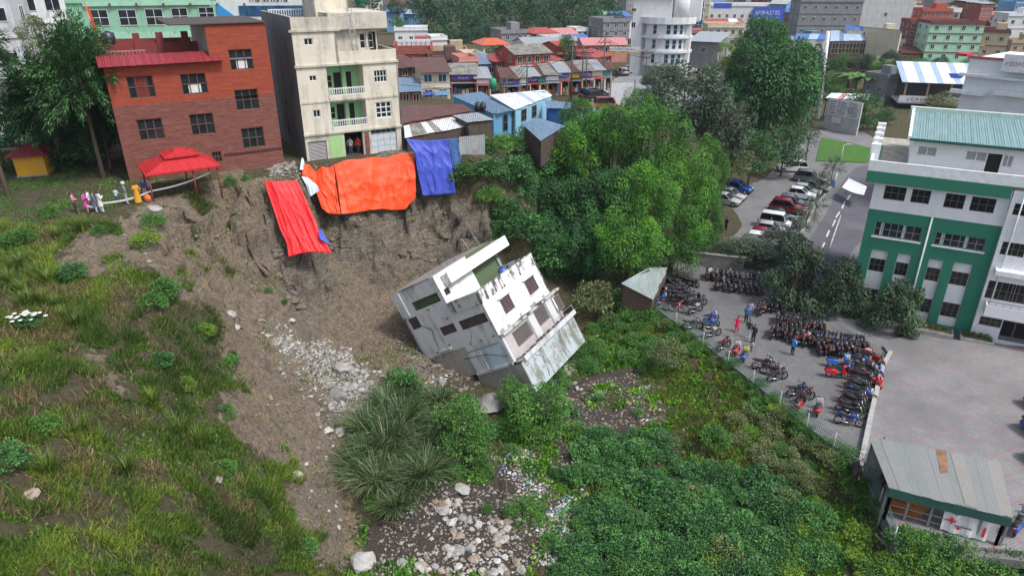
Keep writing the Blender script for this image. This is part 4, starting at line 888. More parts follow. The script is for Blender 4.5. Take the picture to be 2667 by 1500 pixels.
T_BLUE = tin('faded blue tin', (0.16, 0.24, 0.34), .1, (0.12, 0.15, 0.18)); T_LBL = tin('pale blue tin', (0.38, 0.50, 0.64), .1); T_GREY = tin('dull grey tin', (0.33, 0.36, 0.38), .15); T_GRN = tin('grey green tin', (0.26, 0.31, 0.30), .1)
CYAN = stucco('sky blue paint', (0.12, 0.34, 0.56), .2); CYAN2 = stucco('pale cyan paint', (0.26, 0.52, 0.66), .2); WOODW = plain('dark weathered boards', (0.075, 0.055, 0.045), .9, 0, .4); DBLUE = stucco('strong blue paint', (0.02, 0.10, 0.36), .25)
shack('shack', 'long shack with a rusty brown tin roof beside the apartment house', 'shack', [(1047,276),(1204,272),(1232,290),(1047,322)], (14.5,14.5,14.1,14.1), 12, [T_RUST], BR_LO, 10)
shack('shack', 'low shack under patched grey and white tin above the blue tarpaulin', 'shack', [(1052,328),(1177,306),(1226,329),(1055,360)], (13.9,13.9,13.5,13.3), 12, [T_OLD, T_ZINC, T_WHT, T_OLD, T_WHT], WOODW, 9)
shack('shack', 'small open shed with a flat grey roof at the plateau edge', 'shack', [(1179,301),(1246,294),(1288,313),(1218,320)], (14.3,14.3,14.1,14.1), 12, [T_GREY], WOODW, 5)
shack('cottage', 'sky blue cottage with a faded blue tin roof', 'cottage', [(1177,250),(1254,240),(1337,288),(1287,298)], (14.2,14.2,13.3,13.2), 11.2, [T_BLUE], CYAN, 8, wins=[('front', [(1309,298,1322,340),(1333,295,1339,325)], dict(cols=1, rows=2, fm=BROWNF))])
shack('cottage', 'pale cyan cottage under a bright white tin roof', 'cottage', [(1276,248),(1420,235),(1439,250),(1341,287)], (14.3,14.3,13.5,13.4), 11.2, [T_WHT, T_WHT, T_LBL], CYAN2, 11, wins=[('front', [(1357,287,1370,312),(1385,277,1396,303)], dict(cols=2, rows=2, fm=BROWNF))])
shack('cottage', 'strong blue hut half hidden behind the bamboo', 'cottage', [(1420,262),(1490,268),(1500,285),(1425,283)], (13.4,13.4,13.0,13.0), 10.8, [T_BLUE], DBLUE, 5)
shack('shack', 'low dark shed with a wide faded blue roof by the bamboo', 'shack', [(1359,323),(1403,309),(1473,329),(1409,368)], (12.9,12.9,12.4,12.2), 10.5, [T_BLUE], WOODW, 8)
shack('shack', 'hut with a rusty orange roof beside the street', 'shack', [(1497,272),(1540,266),(1556,277),(1512,287)], (11.0,11.0,10.6,10.6), 8.6, [tin('orange rust tin', (0.28, 0.12, 0.06), .5)], T_LBL, 4)
# corrugated wall of sheets under the grey shed
ta, tb_ = PY(1195, 352, 64.6), PY(1262, 338, 66.0); fw = Fr(ta, tb_, 0.0)
t = thing('tin_fence', 'tall fence of weathered zinc sheets beside the blue tarpaulins', 'fence', fw.M @ Matrix.Translation((0, 0, 8.0)))
for i in range(4):
    w = fw.W / 4; sheets(t, I4, i * w, (i + 1) * w, [T_ZINC, T_GREY][i % 2:i % 2 + 1], [(R.uniform(-.1, .05), 0.4), (0, 5.3 + R.uniform(-.1, .2))], 0, n=1, name='zinc_sheet')
# sheds in the yard
t = shack('guard_shed', 'small grey green tin roofed shed at the bike yard entrance', 'shed', [(1618,738),(1690,697),(1740,697),(1700,780)], (2.4,2.7,1.9,1.5), -.3, [T_GRN], {'all': stucco('dark brown shed wall', (0.12, 0.07, 0.05), .5), 'right': stucco('pale blue shed paint', (0.35, 0.45, 0.50), .3)}, 6)
t = shack('shelter', 'large shelter with a patched grey roof and green fascia over stacked benches', 'shelter', [(2264,1137),(2603,1204),(2637,1348),(2316,1269)], (2.75,2.75,2.25,2.25), 0.0, [stucco('shelter grey', (0.2, 0.21, 0.205), .25, (.12, .115, .1)), stucco('shelter grey green', (0.185, 0.2, 0.195), .25, (.12, .115, .1)), stucco('shelter pale', (0.235, 0.23, 0.215), .3, (.13, .12, .1))], {'all': CONC}, 11, rib=.006, open_=('front', 'left', 'right'))
c = [P(2316, 1269, 2.25), P(2637, 1348, 2.25)]; o_ = t.matrix_basis.translation; f = Fr(c[0], c[1], 0.0); Lm = Matrix.Translation(-o_) @ f.M
GFAS = plain('dark green fascia', (0.03, 0.10, 0.085), .6)
MB().box(0, f.W, -.06, -.01, 1.68, 2.24, GFAS, Lm).build('fascia', t)
RUSTP = plain('rust stain sheet', (0.2, 0.105, 0.06), .8, 0, .4)
q = [P(2436,1172,2.72), P(2464,1174,2.72), P(2469,1232,2.5), P(2450,1234,2.5)]; mb = MB(); mb.face([tuple(p - o_ + Vector((0, 0, .06))) for p in q], RUSTP); mb.build('rusty_sheet', t)
for i in range(6): MB().box(f.W * i / 5 - .05, f.W * i / 5 + .05, .15, .25, -.6, 2.2, GREYF, Lm).build('post', t)
for z in (.55, 1.0): MB().box(0, f.W * .62, .16, .2, z, z + .05, GREYF, Lm).build('rail', t)
MB().box(.1, f.W - .1, .4, 3.6, -.02, .12, CONC, Lm).build('floor_slab', t)
bt = thing('bench_stack', 'stack of orange brown slatted benches inside the shelter', 'benches', Matrix.Translation(o_) @ Lm @ Matrix.Translation((.25, .5, .12)))
ORW = plain('orange varnished wood', (0.36, 0.12, 0.03), .5)
for j in range(3):
    for i in range(9): MB().box(i * .2, i * .2 + .13, j * .1, .9 - j * .05, .55 * j + .35, .55 * j + .42, ORW, Matrix.Rotation(.12 * (j - 1), 4, 'Y')).build('slat', bt)
    MB().box(0, 1.8, .1, .18, .55 * j, .55 * j + .35, ORW, Matrix.Rotation(.12 * (j - 1), 4, 'Y')).build('bench_frame', bt)
ban = thing('banner', 'white banner with red crosses hung on the shelter front', 'banner', Matrix.Translation(o_) @ Lm @ Matrix.Translation((f.W * .5, .08, .35)))
BW = plain('white banner cloth', (0.72, 0.72, 0.74), .7); BRD = plain('red print', (0.62, 0.03, 0.05), .7)
mb = MB(); nb = 14
for i in range(nb):
    for j in range(6):
        def bp2(a, b): return (a / nb * 2.1, .05 * math.sin(a * 1.3) + .02 * b, b / 6 * 1.15 - .05 * math.sin(a / nb * 3.14))
        mb.face([bp2(i, j), bp2(i + 1, j), bp2(i + 1, j + 1), bp2(i, j + 1)], BW, True)
mb.build('cloth', ban)
for (x, z, s) in ((.38, .8, .2), (.75, .42, .13)): MB().box(x - s, x + s, -.09, -.085, z - s * .33, z + s * .33, BRD).box(x - s * .33, x + s * .33, -.092, -.086, z - s, z + s, BRD).build('red_cross', ban)
MB().box(1.82, 1.95, -.085, -.075, .25, .85, BRD).build('red_bar', ban); MB().box(.55, 1.35, -.085, -.075, .5, .56, plain('black print', (.03, .03, .03))).build('print_line', ban)

# ------------------------------------------------------------------ green and white hospital
GRN = stucco('hospital green', (0.028, 0.20, 0.125), .22, (0.02, 0.08, 0.06)); HW = stucco('hospital white', (0.78, 0.79, 0.81), .2, (0.3, 0.3, 0.3)); HWC = plain('clean white trim', (0.79, 0.8, 0.81), .6)
GRS = tin('sea green roof tin', (0.20, 0.32, 0.32), .05, (0.1, 0.2, 0.2))
fr = Fr((29.6, 54.8), (37.9, 50.3), 0.25); zg = lambda x, y: (2150 + x / 2.23, 300 + y / 2.23)
def qg(a, b, c, d, y=0.0): return fr.rect((*zg(a, b), *zg(c, d)), y)
t = thing('hospital', 'green and white four storey building beside the tiled court', 'building', fr.M)
xg = fr.at(*zg(930, 960))[0]; z3 = fr.at(*zg(640, 595))[1]; zb1 = fr.at(*zg(620, 425))[1]; zb0 = fr.at(*zg(620, 375))[1]; xg_top = xg
wide = [qg(295,618,543,738), qg(645,680,913,795)]
strips = []
for (l, r) in (((270,780),(368,792)), ((422,803),(502,815)), ((603,835),(690,848)), ((748,855),(860,868))):
    a = fr.at(*zg(*l)); b = fr.at(*zg(*r)); strips.append((a[0], b[0], .15, (a[1] + b[1]) / 2))
w4 = [qg(350,408,456,503), qg(509,428,598,520), qg(703,453,796,550), qg(855,472,973,573)]
zs_ = [fr.at(*zg(790, 920))[1], fr.at(*zg(790, 1000))[1], fr.at(*zg(740, 1100))[1], fr.at(*zg(740, 1185))[1]]
holed(0, xg, -1, z3, wide + strips, GRN, parent=t, t=.3, rm=GRN)
for w in wide:
    MB().box(w[0] - .12, w[1] + .12, -.1, -.004, w[2] - .12, w[2], HWC).build('sill', t); window(t, I4, *w, y=.14, cols=6, rows=2, fm=GREYF, bar=.05)
    for xx in (.12, .6): MB().box(w[0] + (w[1] - w[0]) * xx, w[0] + (w[1] - w[0]) * xx + .25, .17, .172, w[2] + .06, w[3] - .06, plain('pale curtain', (0.45, 0.52, 0.52), .9)).build('curtain', t)
for s in strips:
    hs_ = [(s[0] + .04, s[1] - .04, zs_[1], zs_[0]), (s[0] + .04, s[1] - .04, zs_[3], zs_[2])]
    holed(s[0], s[1], -.5, s[3], hs_, HW, L=Matrix.Translation((0, .29, 0)), t=.15, parent=t)
    for h in hs_: window(t, Matrix.Translation((0, .29, 0)), *h, y=.06, cols=3, rows=2, fm=BROWNF, bar=.045)
WE = xg + 15
holed(0, xg, z3, zb1, w4, HW, parent=t, t=.25)
for w in w4: window(t, I4, *w, y=.1, cols=3, rows=2, fm=BROWNF, bar=.045)
MB().box(-.7, xg - .15, -.45, -.003, zb1, zb0 + .25, GRN).build('green_band', t)
MB().box(-.7, -.003, -.003, 10, zb1, zb0 + .25, GRN).build('green_band', t)
zp = zb0 + 1.1; MB().box(-.7, WE, -.4, -.2, zb0 + .26, zp, HWC).build('parapet', t); MB().box(-.7, -.5, -.2, 14, zb0 + .26, zp, HWC).build('parapet', t); MB().box(-.5, WE, -.2, 14, zb0 - .1, zb0 + .2, plain('stained terrace concrete', (0.33, 0.30, 0.26), .9, 0, .35)).build('terrace_floor', t)
for y in (2.0, 4.4, 6.8, 9.2, 11.6): MB().box(-.85, -.15, y, y + .6, zb0 + .25, zp + .8, HWC).build('parapet_pier', t)
for y0 in (2.6, 5.0, 7.4, 9.8): MB().box(-.75, -.45, y0, y0 + 1.8, zp + .35, zp + .5, HWC).build('parapet_beam', t)
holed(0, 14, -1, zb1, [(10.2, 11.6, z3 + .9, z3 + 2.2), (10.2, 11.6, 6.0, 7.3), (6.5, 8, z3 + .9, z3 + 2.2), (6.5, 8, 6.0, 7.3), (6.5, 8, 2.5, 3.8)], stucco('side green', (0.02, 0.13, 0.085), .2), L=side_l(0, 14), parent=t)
for a, c in ((10.2, z3 + .9), (10.2, 6.0), (6.5, z3 + .9), (6.5, 6.0), (6.5, 2.5)): window(t, side_l(0, 14), a, a + (1.4 if a > 9 else 1.5), c, c + 1.3, y=.1, cols=2, rows=2, fm=BROWNF)
# pipe between the two green halves
pa, pb = fr.at(*zg(622, 590)), fr.at(*zg(515, 1005)); MB().tube([(pa[0], -.08, -.2), (pa[0], -.08, z3)], .07, HWC, 8).build('drain_pipe', t)
pr = fr.at(*zg(1085, 440)); MB().tube([(xg + .7, -.5, 3), (xg + .7, -.5, zp)], .05, HWC, 8).build('drain_pipe', t)
# white bay to the right, standing a little proud
yo = -.42; Lr = Matrix.Translation((0, yo, 0))
wr = [qg(1103,512,1230,600,yo), qg(1032,733,1146,830,yo), qg(952,958,1080,1088,yo), qg(1098,975,1230,1110,yo), qg(902,1165,1014,1238,yo)]
wr = [wr[0], wr[1], wr[2], (wr[3][0], wr[3][0] + (wr[2][1] - wr[2][0]), wr[2][2], wr[2][3]), wr[4]]
wr.append((wr[1][1] + .8, wr[1][1] + 2.2, wr[1][2], wr[1][3]))
dr = qg(1035,1190,1300,1318,yo); dr = (dr[0], dr[0] + 3.0, 0, dr[3])
holed(xg, WE, -1, zb0, wr + [dr], HW, L=Lr, parent=t, t=.3); MB().box(xg, xg + .004, yo + .003, 0, -1, zb0, HW).build('wall', t)
for w in wr: window(t, Lr, *w, y=.1, cols=4, rows=3 if w[3] - w[2] > 1.6 else 2, fm=BROWNF, bar=.05)
opening_back(t, Lr, dr[0] - .1, dr[1] + .1, 0, dr[3] + .1, 1.2, DARK, 'entrance_back'); MB().box(dr[0] + .9, dr[0] + .98, .4, .48, 0, dr[3], BROWNF, Lr).build('entrance_post', t)
ba = qg(892,1112,1153,1175,yo); zbal = wr[2][2]
MB().box(xg + .3, WE, -1.25, -.003, zbal - 1.0, zbal - .75, HWC, Lr).build('balcony_slab', t); MB().box(xg + .3, WE, -1.25, -1.15, zbal - .75, zbal - .1, HW, Lr).build('balcony_front', t); MB().box(xg + .3, xg + .4, -1.15, 0, zbal - .75, zbal - .1, HW, Lr).build('balcony_front', t)
for i in range(14): MB().tube([tuple(Lr @ Vector((xg + .4 + i * .5, -1.2, zbal - .1))), tuple(Lr @ Vector((xg + .4 + i * .5, -1.2, zbal + .25)))], .02, STEEL, 5).build('rail_post', t)
MB().tube([tuple(Lr @ Vector((xg + .35, -1.2, zbal + .25))), tuple(Lr @ Vector((WE, -1.2, zbal + .25)))], .03, STEEL, 6).build('hand_rail', t)
cn = qg(990,872,1153,955,yo); MB().box(cn[0], WE, -.8, -.003, cn[2] + .25, cn[3] - .15, HWC, Lr).build('canopy', t)
MB().box(xg + 2.2, WE, -.35, -.003, zb1 - .2, zb0 + .2, GRN, Lr).build('green_band', t)
# penthouse with its tin roof
yp = 2.0; Lp = Matrix.Translation((0, yp, 0)); px0 = fr.at(*zg(500, 200), yp)[0]
ev = fr.at(*zg(510, 132), yp)[1]; wp = [qg(541,178,640,244,yp), qg(822,206,930,274,yp)]; dp = qg(948,222,1075,350,yp)
dp = (dp[0], dp[0] + .95, zb0 + .2, dp[3]); wp.append((dp[1] + .08, dp[1] + .75, dp[3] - .95, dp[3]))
holed(px0, WE, zb0 + .2, ev, wp + [dp], HW, L=Lp, parent=t)
for w in wp: window(t, Lp, *w, y=.08, cols=2, rows=1, fm=HWC, gm=plain('drawn grey curtain', (0.30, 0.33, 0.34), .4))
opening_back(t, Lp, dp[0], dp[1], dp[2], dp[3], .2, DARK, 'door')
MB().box(px0, px0 + .2, yp + .003, yp + 9, zb0 + .2, ev, HW).build('wall', t)
zr2 = lambda x, y: (2200 + x / 3.623, y / 3.623)
yr = 9.5; rid = fr.at(*zr2(1000, 1075), yr)[1]
sheets(t, I4, px0 - .3, WE, [GRS], [(yp - .5, ev), (yr, rid)], .004, n=26, over=.02)
MB().box(px0 - .3, WE, yp - .55, yp - .45, ev - .15, ev + .06, plain('dark green gutter', (0.02, 0.11, 0.09), .5)).build('gutter', t); MB().box(px0 - .35, px0 - .1, yp - .4, yr, ev - .1, rid + .12, HWC, Matrix.Identity(4)).build('verge_board', t) if 0 else None
mb = MB(); mb.prof([(yp - .5, ev - .2), (yr, rid - .2), (yr, rid + .25), (yp - .5, ev + .2)], px0 - .45, px0 - .25, HWC, M=Matrix(((0,1,0,0),(1,0,0,0),(0,0,1,0),(0,0,0,1)))); mb.build('verge_board', t)
MB().box(px0 - .6, WE, yr, yr + .5, rid - .6, rid + .35, stucco('pale mint cornice', (0.50, 0.60, 0.55), .3)).build('cornice', t); MB().box(px0, WE, yr + .5, yr + .7, zb0, rid, HW).build('wall', t)
HOSP = fr
# far white wing
A_, B_ = PY(2488, 300, 84), PY(2760, 300, 76); f2 = Fr(A_, B_, 0.0); zt2 = CZ - 84 * math.tan(PITCH + math.atan((165 - 750) / F))
t = thing('hospital_wing', 'plain white wing with jutting window boxes behind the green roofed building', 'building', f2.M)
def qr(a, b, c, d, y=0.0): return f2.rect((*zr2(a, b), *zr2(c, d)), y)
r1 = qr(1065, 560, 1692, 700); xm = f2.W
MB().box(0, xm, 0, 12, -1, r1[3] + .2, HW).build('wall', t); sl_ = qr(1165, 700, 1692, 752)
MB().box(sl_[0], xm, -.06, -.003, sl_[2], sl_[3] - .2, DARK).build('clerestory', t); MB().box(sl_[0] - .8, xm, -.6, -.003, sl_[3] - .2, sl_[3] + .1, HWC).build('ledge', t)
for a in ((1025,835,1330,905), (1440,840,1760,925)):
    b = qr(*a); MB().box(b[0], b[1], -.9, -.003, b[2], b[3], HWC).build('window_box', t)
v = qr(1500, 1045, 1630, 1080); MB().box(v[0], v[1], -.15, -.003, v[2], v[3], HWC).build('vent_box', t)
MB().box(-.1, xm, -.1, .15, r1[3] + .2, r1[3] + .5, plain('pale red trim', (0.45, 0.12, 0.12))).build('coping', t)
rb = qr(1050, 505, 1145, 562, 1.5); MB().box(rb[0], rb[1], 1.5, 3.5, r1[3] + .2, rb[3], plain('red box', (0.45, 0.02, 0.05))).build('roof_box', t)
s_ = qr(1525, 560, 1720, 690, -.4); MB().box(s_[0], s_[1] + 4, -1.2, -.003, s_[2], s_[3] + .6, HWC).build('roof_block', t)
scribble(t, 6.0, .7, 15, plain('dark red lettering', (0.25, 0.02, 0.04)), Matrix.Translation((s_[0] + .3, -1.203, (s_[2] + s_[3]) / 2 - .1)))
# banner sheet hung over the drive beside the hospital
sg = thing('sheet_sign', 'large white sheet hanging over the drive at the hospital corner', 'sheet', Matrix.Translation(P(2235, 475, 1.5)))
c4 = [P(2211,464,2.2), P(2258,486,2.3), P(2250,508,1.9), P(2193,488,1.8)]; o_ = P(2235, 475, 1.5); mb = MB()
for i in range(8):
    for j in range(5):
        def s2(a, b): a /= 8; b /= 5; p = (c4[0] * (1-a) + c4[1] * a) * (1-b) + (c4[3] * (1-a) + c4[2] * a) * b; return tuple(p - o_ + Vector((0, -.12 * math.sin(a * 3.14), -.15 * math.sin(a * 3.14) * b)))
        mb.face([s2(i, j + 1), s2(i + 1, j + 1), s2(i + 1, j), s2(i, j)], BW, True)
mb.build('cloth', sg); MB().tube([tuple(c4[0] - o_ + Vector((0, .05, .1))), (tuple(Vector((c4[0].x, c4[0].y + .05, 0)) - o_))], .04, STEEL, 6).build('post', sg)

# ------------------------------------------------------------------ foliage: clouds of leaf-sized faces
def leafmesh(name, pos, ax, nr, ln, wd, tint, mat):
    """one bent diamond per leaf: pos base points, ax long directions, nr face directions"""
    n = len(pos); ax = ax / np.maximum(np.linalg.norm(ax, axis=1, keepdims=True), 1e-6); sd = np.cross(ax, nr); sd /= np.maximum(np.linalg.norm(sd, axis=1, keepdims=True), 1e-6)
    ln = np.broadcast_to(ln, n)[:, None]; wd = np.broadcast_to(wd, n)[:, None]
    V = np.stack([pos, pos + ax * ln * .5 + sd * wd * .5, pos + ax * ln, pos + ax * ln * .5 - sd * wd * .5], 1).reshape(-1, 3)
    me = bpy.data.meshes.new(name); me.vertices.add(4 * n); me.vertices.foreach_set('co', V.astype(np.float32).reshape(-1)); me.loops.add(4 * n); me.loops.foreach_set('vertex_index', np.arange(4 * n))
    me.polygons.add(n); me.polygons.foreach_set('loop_start', np.arange(0, 4 * n, 4)); me.polygons.foreach_set('loop_total', np.full(n, 4))
    a = me.attributes.new('tint', 'FLOAT', 'FACE'); a.data.foreach_set('value', np.broadcast_to(tint, n).astype(np.float32)); me.update(); me.validate(); me.materials.append(mat); return me
def rdir(rg, n):
    v = rg.normal(size=(n, 3)); return v / np.linalg.norm(v, axis=1, keepdims=True)
def crown_clumps(name, seed, mat, nclump=46, per=130, cr=(.2, .38), leaf=.075, wd=.5, low=-.75, fill=.55, flat=1.0, droop=.2):
    """rounded broadleaf crown: clumps over and inside an uneven ellipsoid of about unit radius"""
    rg = np.random.default_rng(seed); P_ = []; A = []; Nn = []; T = []
    lob = rdir(rg, 5)
    for c in range(nclump):
        d = rdir(rg, 1)[0]
        while d[2] < low: d = rdir(rg, 1)[0]
        q = 1 - .35 * max(0, .6 - max(lob @ d)) - rg.uniform(0, .18)
        f = q * rg.uniform(fill, 1.0) ** .6; r = rg.uniform(*cr) * (1.15 - .35 * f); cc = d * f * np.array([1, 1, flat]) * .86
        u = rdir(rg, per); rad = r * rg.uniform(.35, 1.0, per) ** .5; p = cc + u * rad[:, None] * np.array([1, 1, .8]); P_.append(p)
        a = u * .7 + rdir(rg, per) * .6 + d * .3; a[:, 2] -= droop; A.append(a); Nn.append(u + np.array([0, 0, .7]) + rdir(rg, per) * .5)
        T.append(np.clip(np.full(per, rg.uniform(.15, .95)) + rg.normal(0, .08, per), 0, 1))
    n = nclump * per
    return leafmesh(name, np.concatenate(P_), np.concatenate(A), np.concatenate(Nn), leaf * np.random.default_rng(seed + 1).uniform(.7, 1.3, n), leaf * wd, np.concatenate(T), mat)
def crown_bamboo(name, seed, mat, ncl=34, per=400, leaf=.062, wd=.34):
    """arching culm tips as overlapping rounded puffs of narrow leaves, dark gaps left between them"""
    rg = np.random.default_rng(seed); P_ = []; A = []; Nn = []; T = []; pts = []
    while len(pts) < ncl:
        az = rg.uniform(0, 6.283); el = math.asin(rg.uniform(-.85, 1)); f = rg.uniform(.72, 1.0) * (1 + .14 * math.sin(3 * az + seed) * math.cos(el)); d = np.array([math.cos(az) * math.cos(el), math.sin(az) * math.cos(el), math.sin(el)])
        if all(np.linalg.norm(d - q) > .3 for q in pts) or rg.random() < .02: pts.append(d)
        else: continue
        r = rg.uniform(.19, .34); cc = d * f * .8; u = rdir(rg, per); u[:, 2] = np.where(rg.random(per) < .5, np.abs(u[:, 2]), u[:, 2]); rad = r * rg.uniform(.78, 1.02, per); p = cc + u * rad[:, None] * np.array([1, 1, 1.15]); dn = np.maximum(0, -u[:, 2]); p[:, 2] -= dn * r * rg.uniform(0, .9, per)
        P_.append(p); a = u * .55 + d * .3 + rdir(rg, per) * .5; a[:, 2] -= .6; A.append(a); Nn.append(u * 1.3 + np.array([0, 0, .3]) + rdir(rg, per) * .3); T.append(np.clip(rg.uniform(.1, .8) + .14 * u[:, 2] + rg.normal(0, .07, per), 0, 1))  # lighter upper leaves: young tips and top light both put into the tint
    n = ncl * per; return leafmesh(name, np.concatenate(P_), np.concatenate(A), np.concatenate(Nn), leaf * rg.uniform(.7, 1.4, n), leaf * wd, np.concatenate(T), mat)
def crown_wisp(name, seed, mat, nb=60, per=120, leaf=.085, wd=.3, weep=.5):
    """open crown of drooping sprays with gaps between them"""
    rg = np.random.default_rng(seed); P_ = []; A = []; Nn = []; T = []
    for c in range(nb):
        d = rdir(rg, 1)[0]
        while d[2] < -.55: d = rdir(rg, 1)[0]
        L_ = rg.uniform(.6, 1.02); t = rg.uniform(.45, 1, per); p = d * (L_ * t)[:, None]; p[:, 2] -= weep * .35 * (t ** 2) * (1 - abs(d[2])); s = rdir(rg, per)
        p = p + s * (.11 * rg.uniform(.3, 1, per))[:, None]; P_.append(p); a = d + s * .7; a[:, 2] -= weep; A.append(a); Nn.append(s + np.array([0, 0, .8])); T.append(np.clip(np.full(per, rg.uniform(.1, .9)) + rg.normal(0, .1, per), 0, 1))
    n = nb * per; return leafmesh(name, np.concatenate(P_), np.concatenate(A), np.concatenate(Nn), leaf * rg.uniform(.7, 1.3, n), leaf * wd, np.concatenate(T), mat)
def tuft_mesh(name, seed, mat, n=420, h=1.0, spread=.9, wd=.035, bend=.8, seg=3):
    """clump of long arching grass blades"""
    rg = np.random.default_rng(seed); V = []; Fc = []; T = []
    for b in range(n):
        az = rg.uniform(0, 6.283); d = np.array([math.cos(az), math.sin(az), 0]); r0 = rg.uniform(0, .28); o = d * r0 + rg.normal(0, .05, 3) * [1, 1, 0]; L_ = h * rg.uniform(.55, 1.1); s = np.array([-d[1], d[0], 0]); k = rg.uniform(.25, 1) * spread; base = len(V); t_ = rg.uniform(0, 1)
        for j in range(seg + 1):
            f = j / seg; c = o + d * (k * L_ * f ** 1.7) + np.array([0, 0, L_ * (f - .45 * bend * k * f ** 2.4)]); w = wd * (1 - f * .85) * .5; V.append(c - s * w); V.append(c + s * w)
        for j in range(seg): a = base + 2 * j; Fc.append((a, a + 1, a + 3, a + 2)); T.append(t_)
    me = bpy.data.meshes.new(name); me.from_pydata([tuple(v) for v in V], [], Fc); a = me.attributes.new('tint', 'FLOAT', 'FACE'); a.data.foreach_set('value', np.array(T, np.float32)); me.materials.append(mat); me.update(); return me
LM_BAM = leafmat('bamboo leaves', (0.010, 0.042, 0.009), (0.043, 0.168, 0.018), (0.177, 0.437, 0.036), .3)
LM_BAMD = leafmat('deep bamboo leaves', (0.016, 0.064, 0.021), (0.034, 0.125, 0.032), (0.079, 0.239, 0.052), .25)
LM_DARK = leafmat('dark broad leaves', (0.014, 0.047, 0.016), (0.032, 0.101, 0.028), (0.086, 0.209, 0.060), .2)
LM_GREY = leafmat('grey green leaves', (0.038, 0.060, 0.042), (0.079, 0.116, 0.074), (0.166, 0.219, 0.140), .2)
LM_MID = leafmat('mid green leaves', (0.027, 0.087, 0.018), (0.067, 0.189, 0.032), (0.149, 0.328, 0.052), .25)
LM_TEAL = leafmat('cool green leaves', (0.012, 0.050, 0.018), (0.040, 0.144, 0.037), (0.140, 0.348, 0.078), .25)
LM_YARD = leafmat('yard tree leaves', (0.019, 0.039, 0.020), (0.047, 0.088, 0.040), (0.102, 0.165, 0.075), .2)
LM_OLV = leafmat('olive leaves', (0.049, 0.070, 0.023), (0.119, 0.158, 0.055), (0.252, 0.283, 0.111), .2)
LM_YEL = leafmat('yellow green leaves', (0.055, 0.127, 0.016), (0.141, 0.268, 0.023), (0.304, 0.446, 0.047), .3)
LM_FAR = leafmat('hazy woodland leaves', (0.018, 0.056, 0.027), (0.037, 0.101, 0.043), (0.076, 0.171, 0.068), .15)
LM_NAP = leafmat('tall reed grass', (0.016, 0.043, 0.013), (0.064, 0.133, 0.043), (0.314, 0.331, 0.159), .2)
LM_GRASS = leafmat('hillside grass', (0.026, 0.042, 0.011), (0.074, 0.154, 0.018), (0.254, 0.322, 0.043), .2)
CR = {}
def protos(key, fn): CR[key] = fn
protos('bamboo', [crown_bamboo('bamboo crown', 21 + i, LM_BAM) for i in range(4)])
protos('bamboo_dark', [crown_bamboo('deep bamboo crown', 31 + i, LM_BAMD, 34, 400, .075, .4) for i in range(3)])
protos('broad', [crown_clumps('broad crown', 41 + i, LM_DARK) for i in range(3)])
protos('grey', [crown_clumps('grey crown', 51 + i, LM_GREY, 60, 130, (.16, .3)) for i in range(3)])
protos('mid', [crown_clumps('mid crown', 61 + i, LM_MID) for i in range(3)])
protos('wisp', [crown_wisp('wispy crown', 71 + i, LM_DARK, 130, 150) for i in range(3)])
protos('weep', [crown_wisp('weeping crown', 81 + i, LM_DARK if i < 2 else LM_GREY, 110, 170, .075, .3, 1.0) for i in range(3)])
protos('yard', [crown_clumps('yard crown', 86 + i, LM_YARD, 60, 150, (.17, .32), .085, .5, -.92, .6, 1.0, .7) for i in range(3)])
protos('far', [crown_clumps('woodland crown', 91 + i, LM_FAR, 46, 75, (.2, .36), .1) for i in range(4)])
protos('yellow', [crown_clumps('yellow crown', 101, LM_YEL, 30, 80, leaf=.11)])
protos('olive', [crown_clumps('olive crown', 111 + i, LM_OLV, 36, 90, leaf=.09) for i in range(2)])
protos('sparse', [crown_wisp('sparse crown', 121 + i, LM_GREY, 34, 60, .08, .35, .5) for i in range(2)])
protos('teal', [crown_clumps('cool shrub crown', 131 + i, LM_TEAL, 30, 60, (.22, .4), .13, .55, low=-.3) for i in range(4)])
protos('shrub', [crown_clumps('green shrub crown', 141 + i, LM_MID, 28, 60, (.22, .4), .13, .5, low=-.3) for i in range(4)])
protos('oshrub', [crown_clumps('olive shrub crown', 151 + i, LM_OLV, 28, 60, (.22, .4), .13, .5, low=-.3) for i in range(3)])
protos('yshrub', [crown_clumps('yellow shrub crown', 161 + i, LM_YEL, 26, 60, (.22, .4), .13, .5, low=-.3) for i in range(2)])
protos('reed', [tuft_mesh('reed clump', 171 + i, LM_NAP, 640, 1.0, 1.0, .04, 1.0, 4) for i in range(3)])
protos('tuft', [tuft_mesh('grass clump', 181 + i, LM_GRASS, 200, .8, .9, .035) for i in range(3)])
def trunk_mesh(seed, limbs=6, culms=False):
    rg = random.Random(seed); mb = MB()
    if culms:
        m_ = plain('bamboo culm', (0.11, 0.13, 0.045), .6)
        for i in range(9):
            a = rg.uniform(0, 6.28); r = rg.uniform(.05, .2); o = rg.uniform(.1, .45); mb.tube([(r*math.cos(a), r*math.sin(a), 0), (r*1.2*math.cos(a), r*1.2*math.sin(a), .5), (o*math.cos(a), o*math.sin(a), .95)], [.018, .016, .006], m_, 5)
        return mb.mesh('culms')
    mb.tube([(0,0,0), (.02,.01,.35), (-.02,.02,.7), (0,0,1.0)], [.075, .055, .045, .02], BARK, 8)
    for i in range(limbs):
        a = 6.283 * i / limbs + rg.uniform(-.4, .4); z = rg.uniform(.4, .7); o = rg.uniform(.25, .6); mb.tube([(0, 0, z), (o*.5*math.cos(a), o*.5*math.sin(a), z + .12), (o*math.cos(a), o*math.sin(a), z + rg.uniform(.2, .34))], [.03, .02, .008], BARK, 5)
    return mb.mesh('trunk')
TRK = [trunk_mesh(i) for i in range(3)]; CUL = [trunk_mesh(9 + i, culms=True) for i in range(2)]
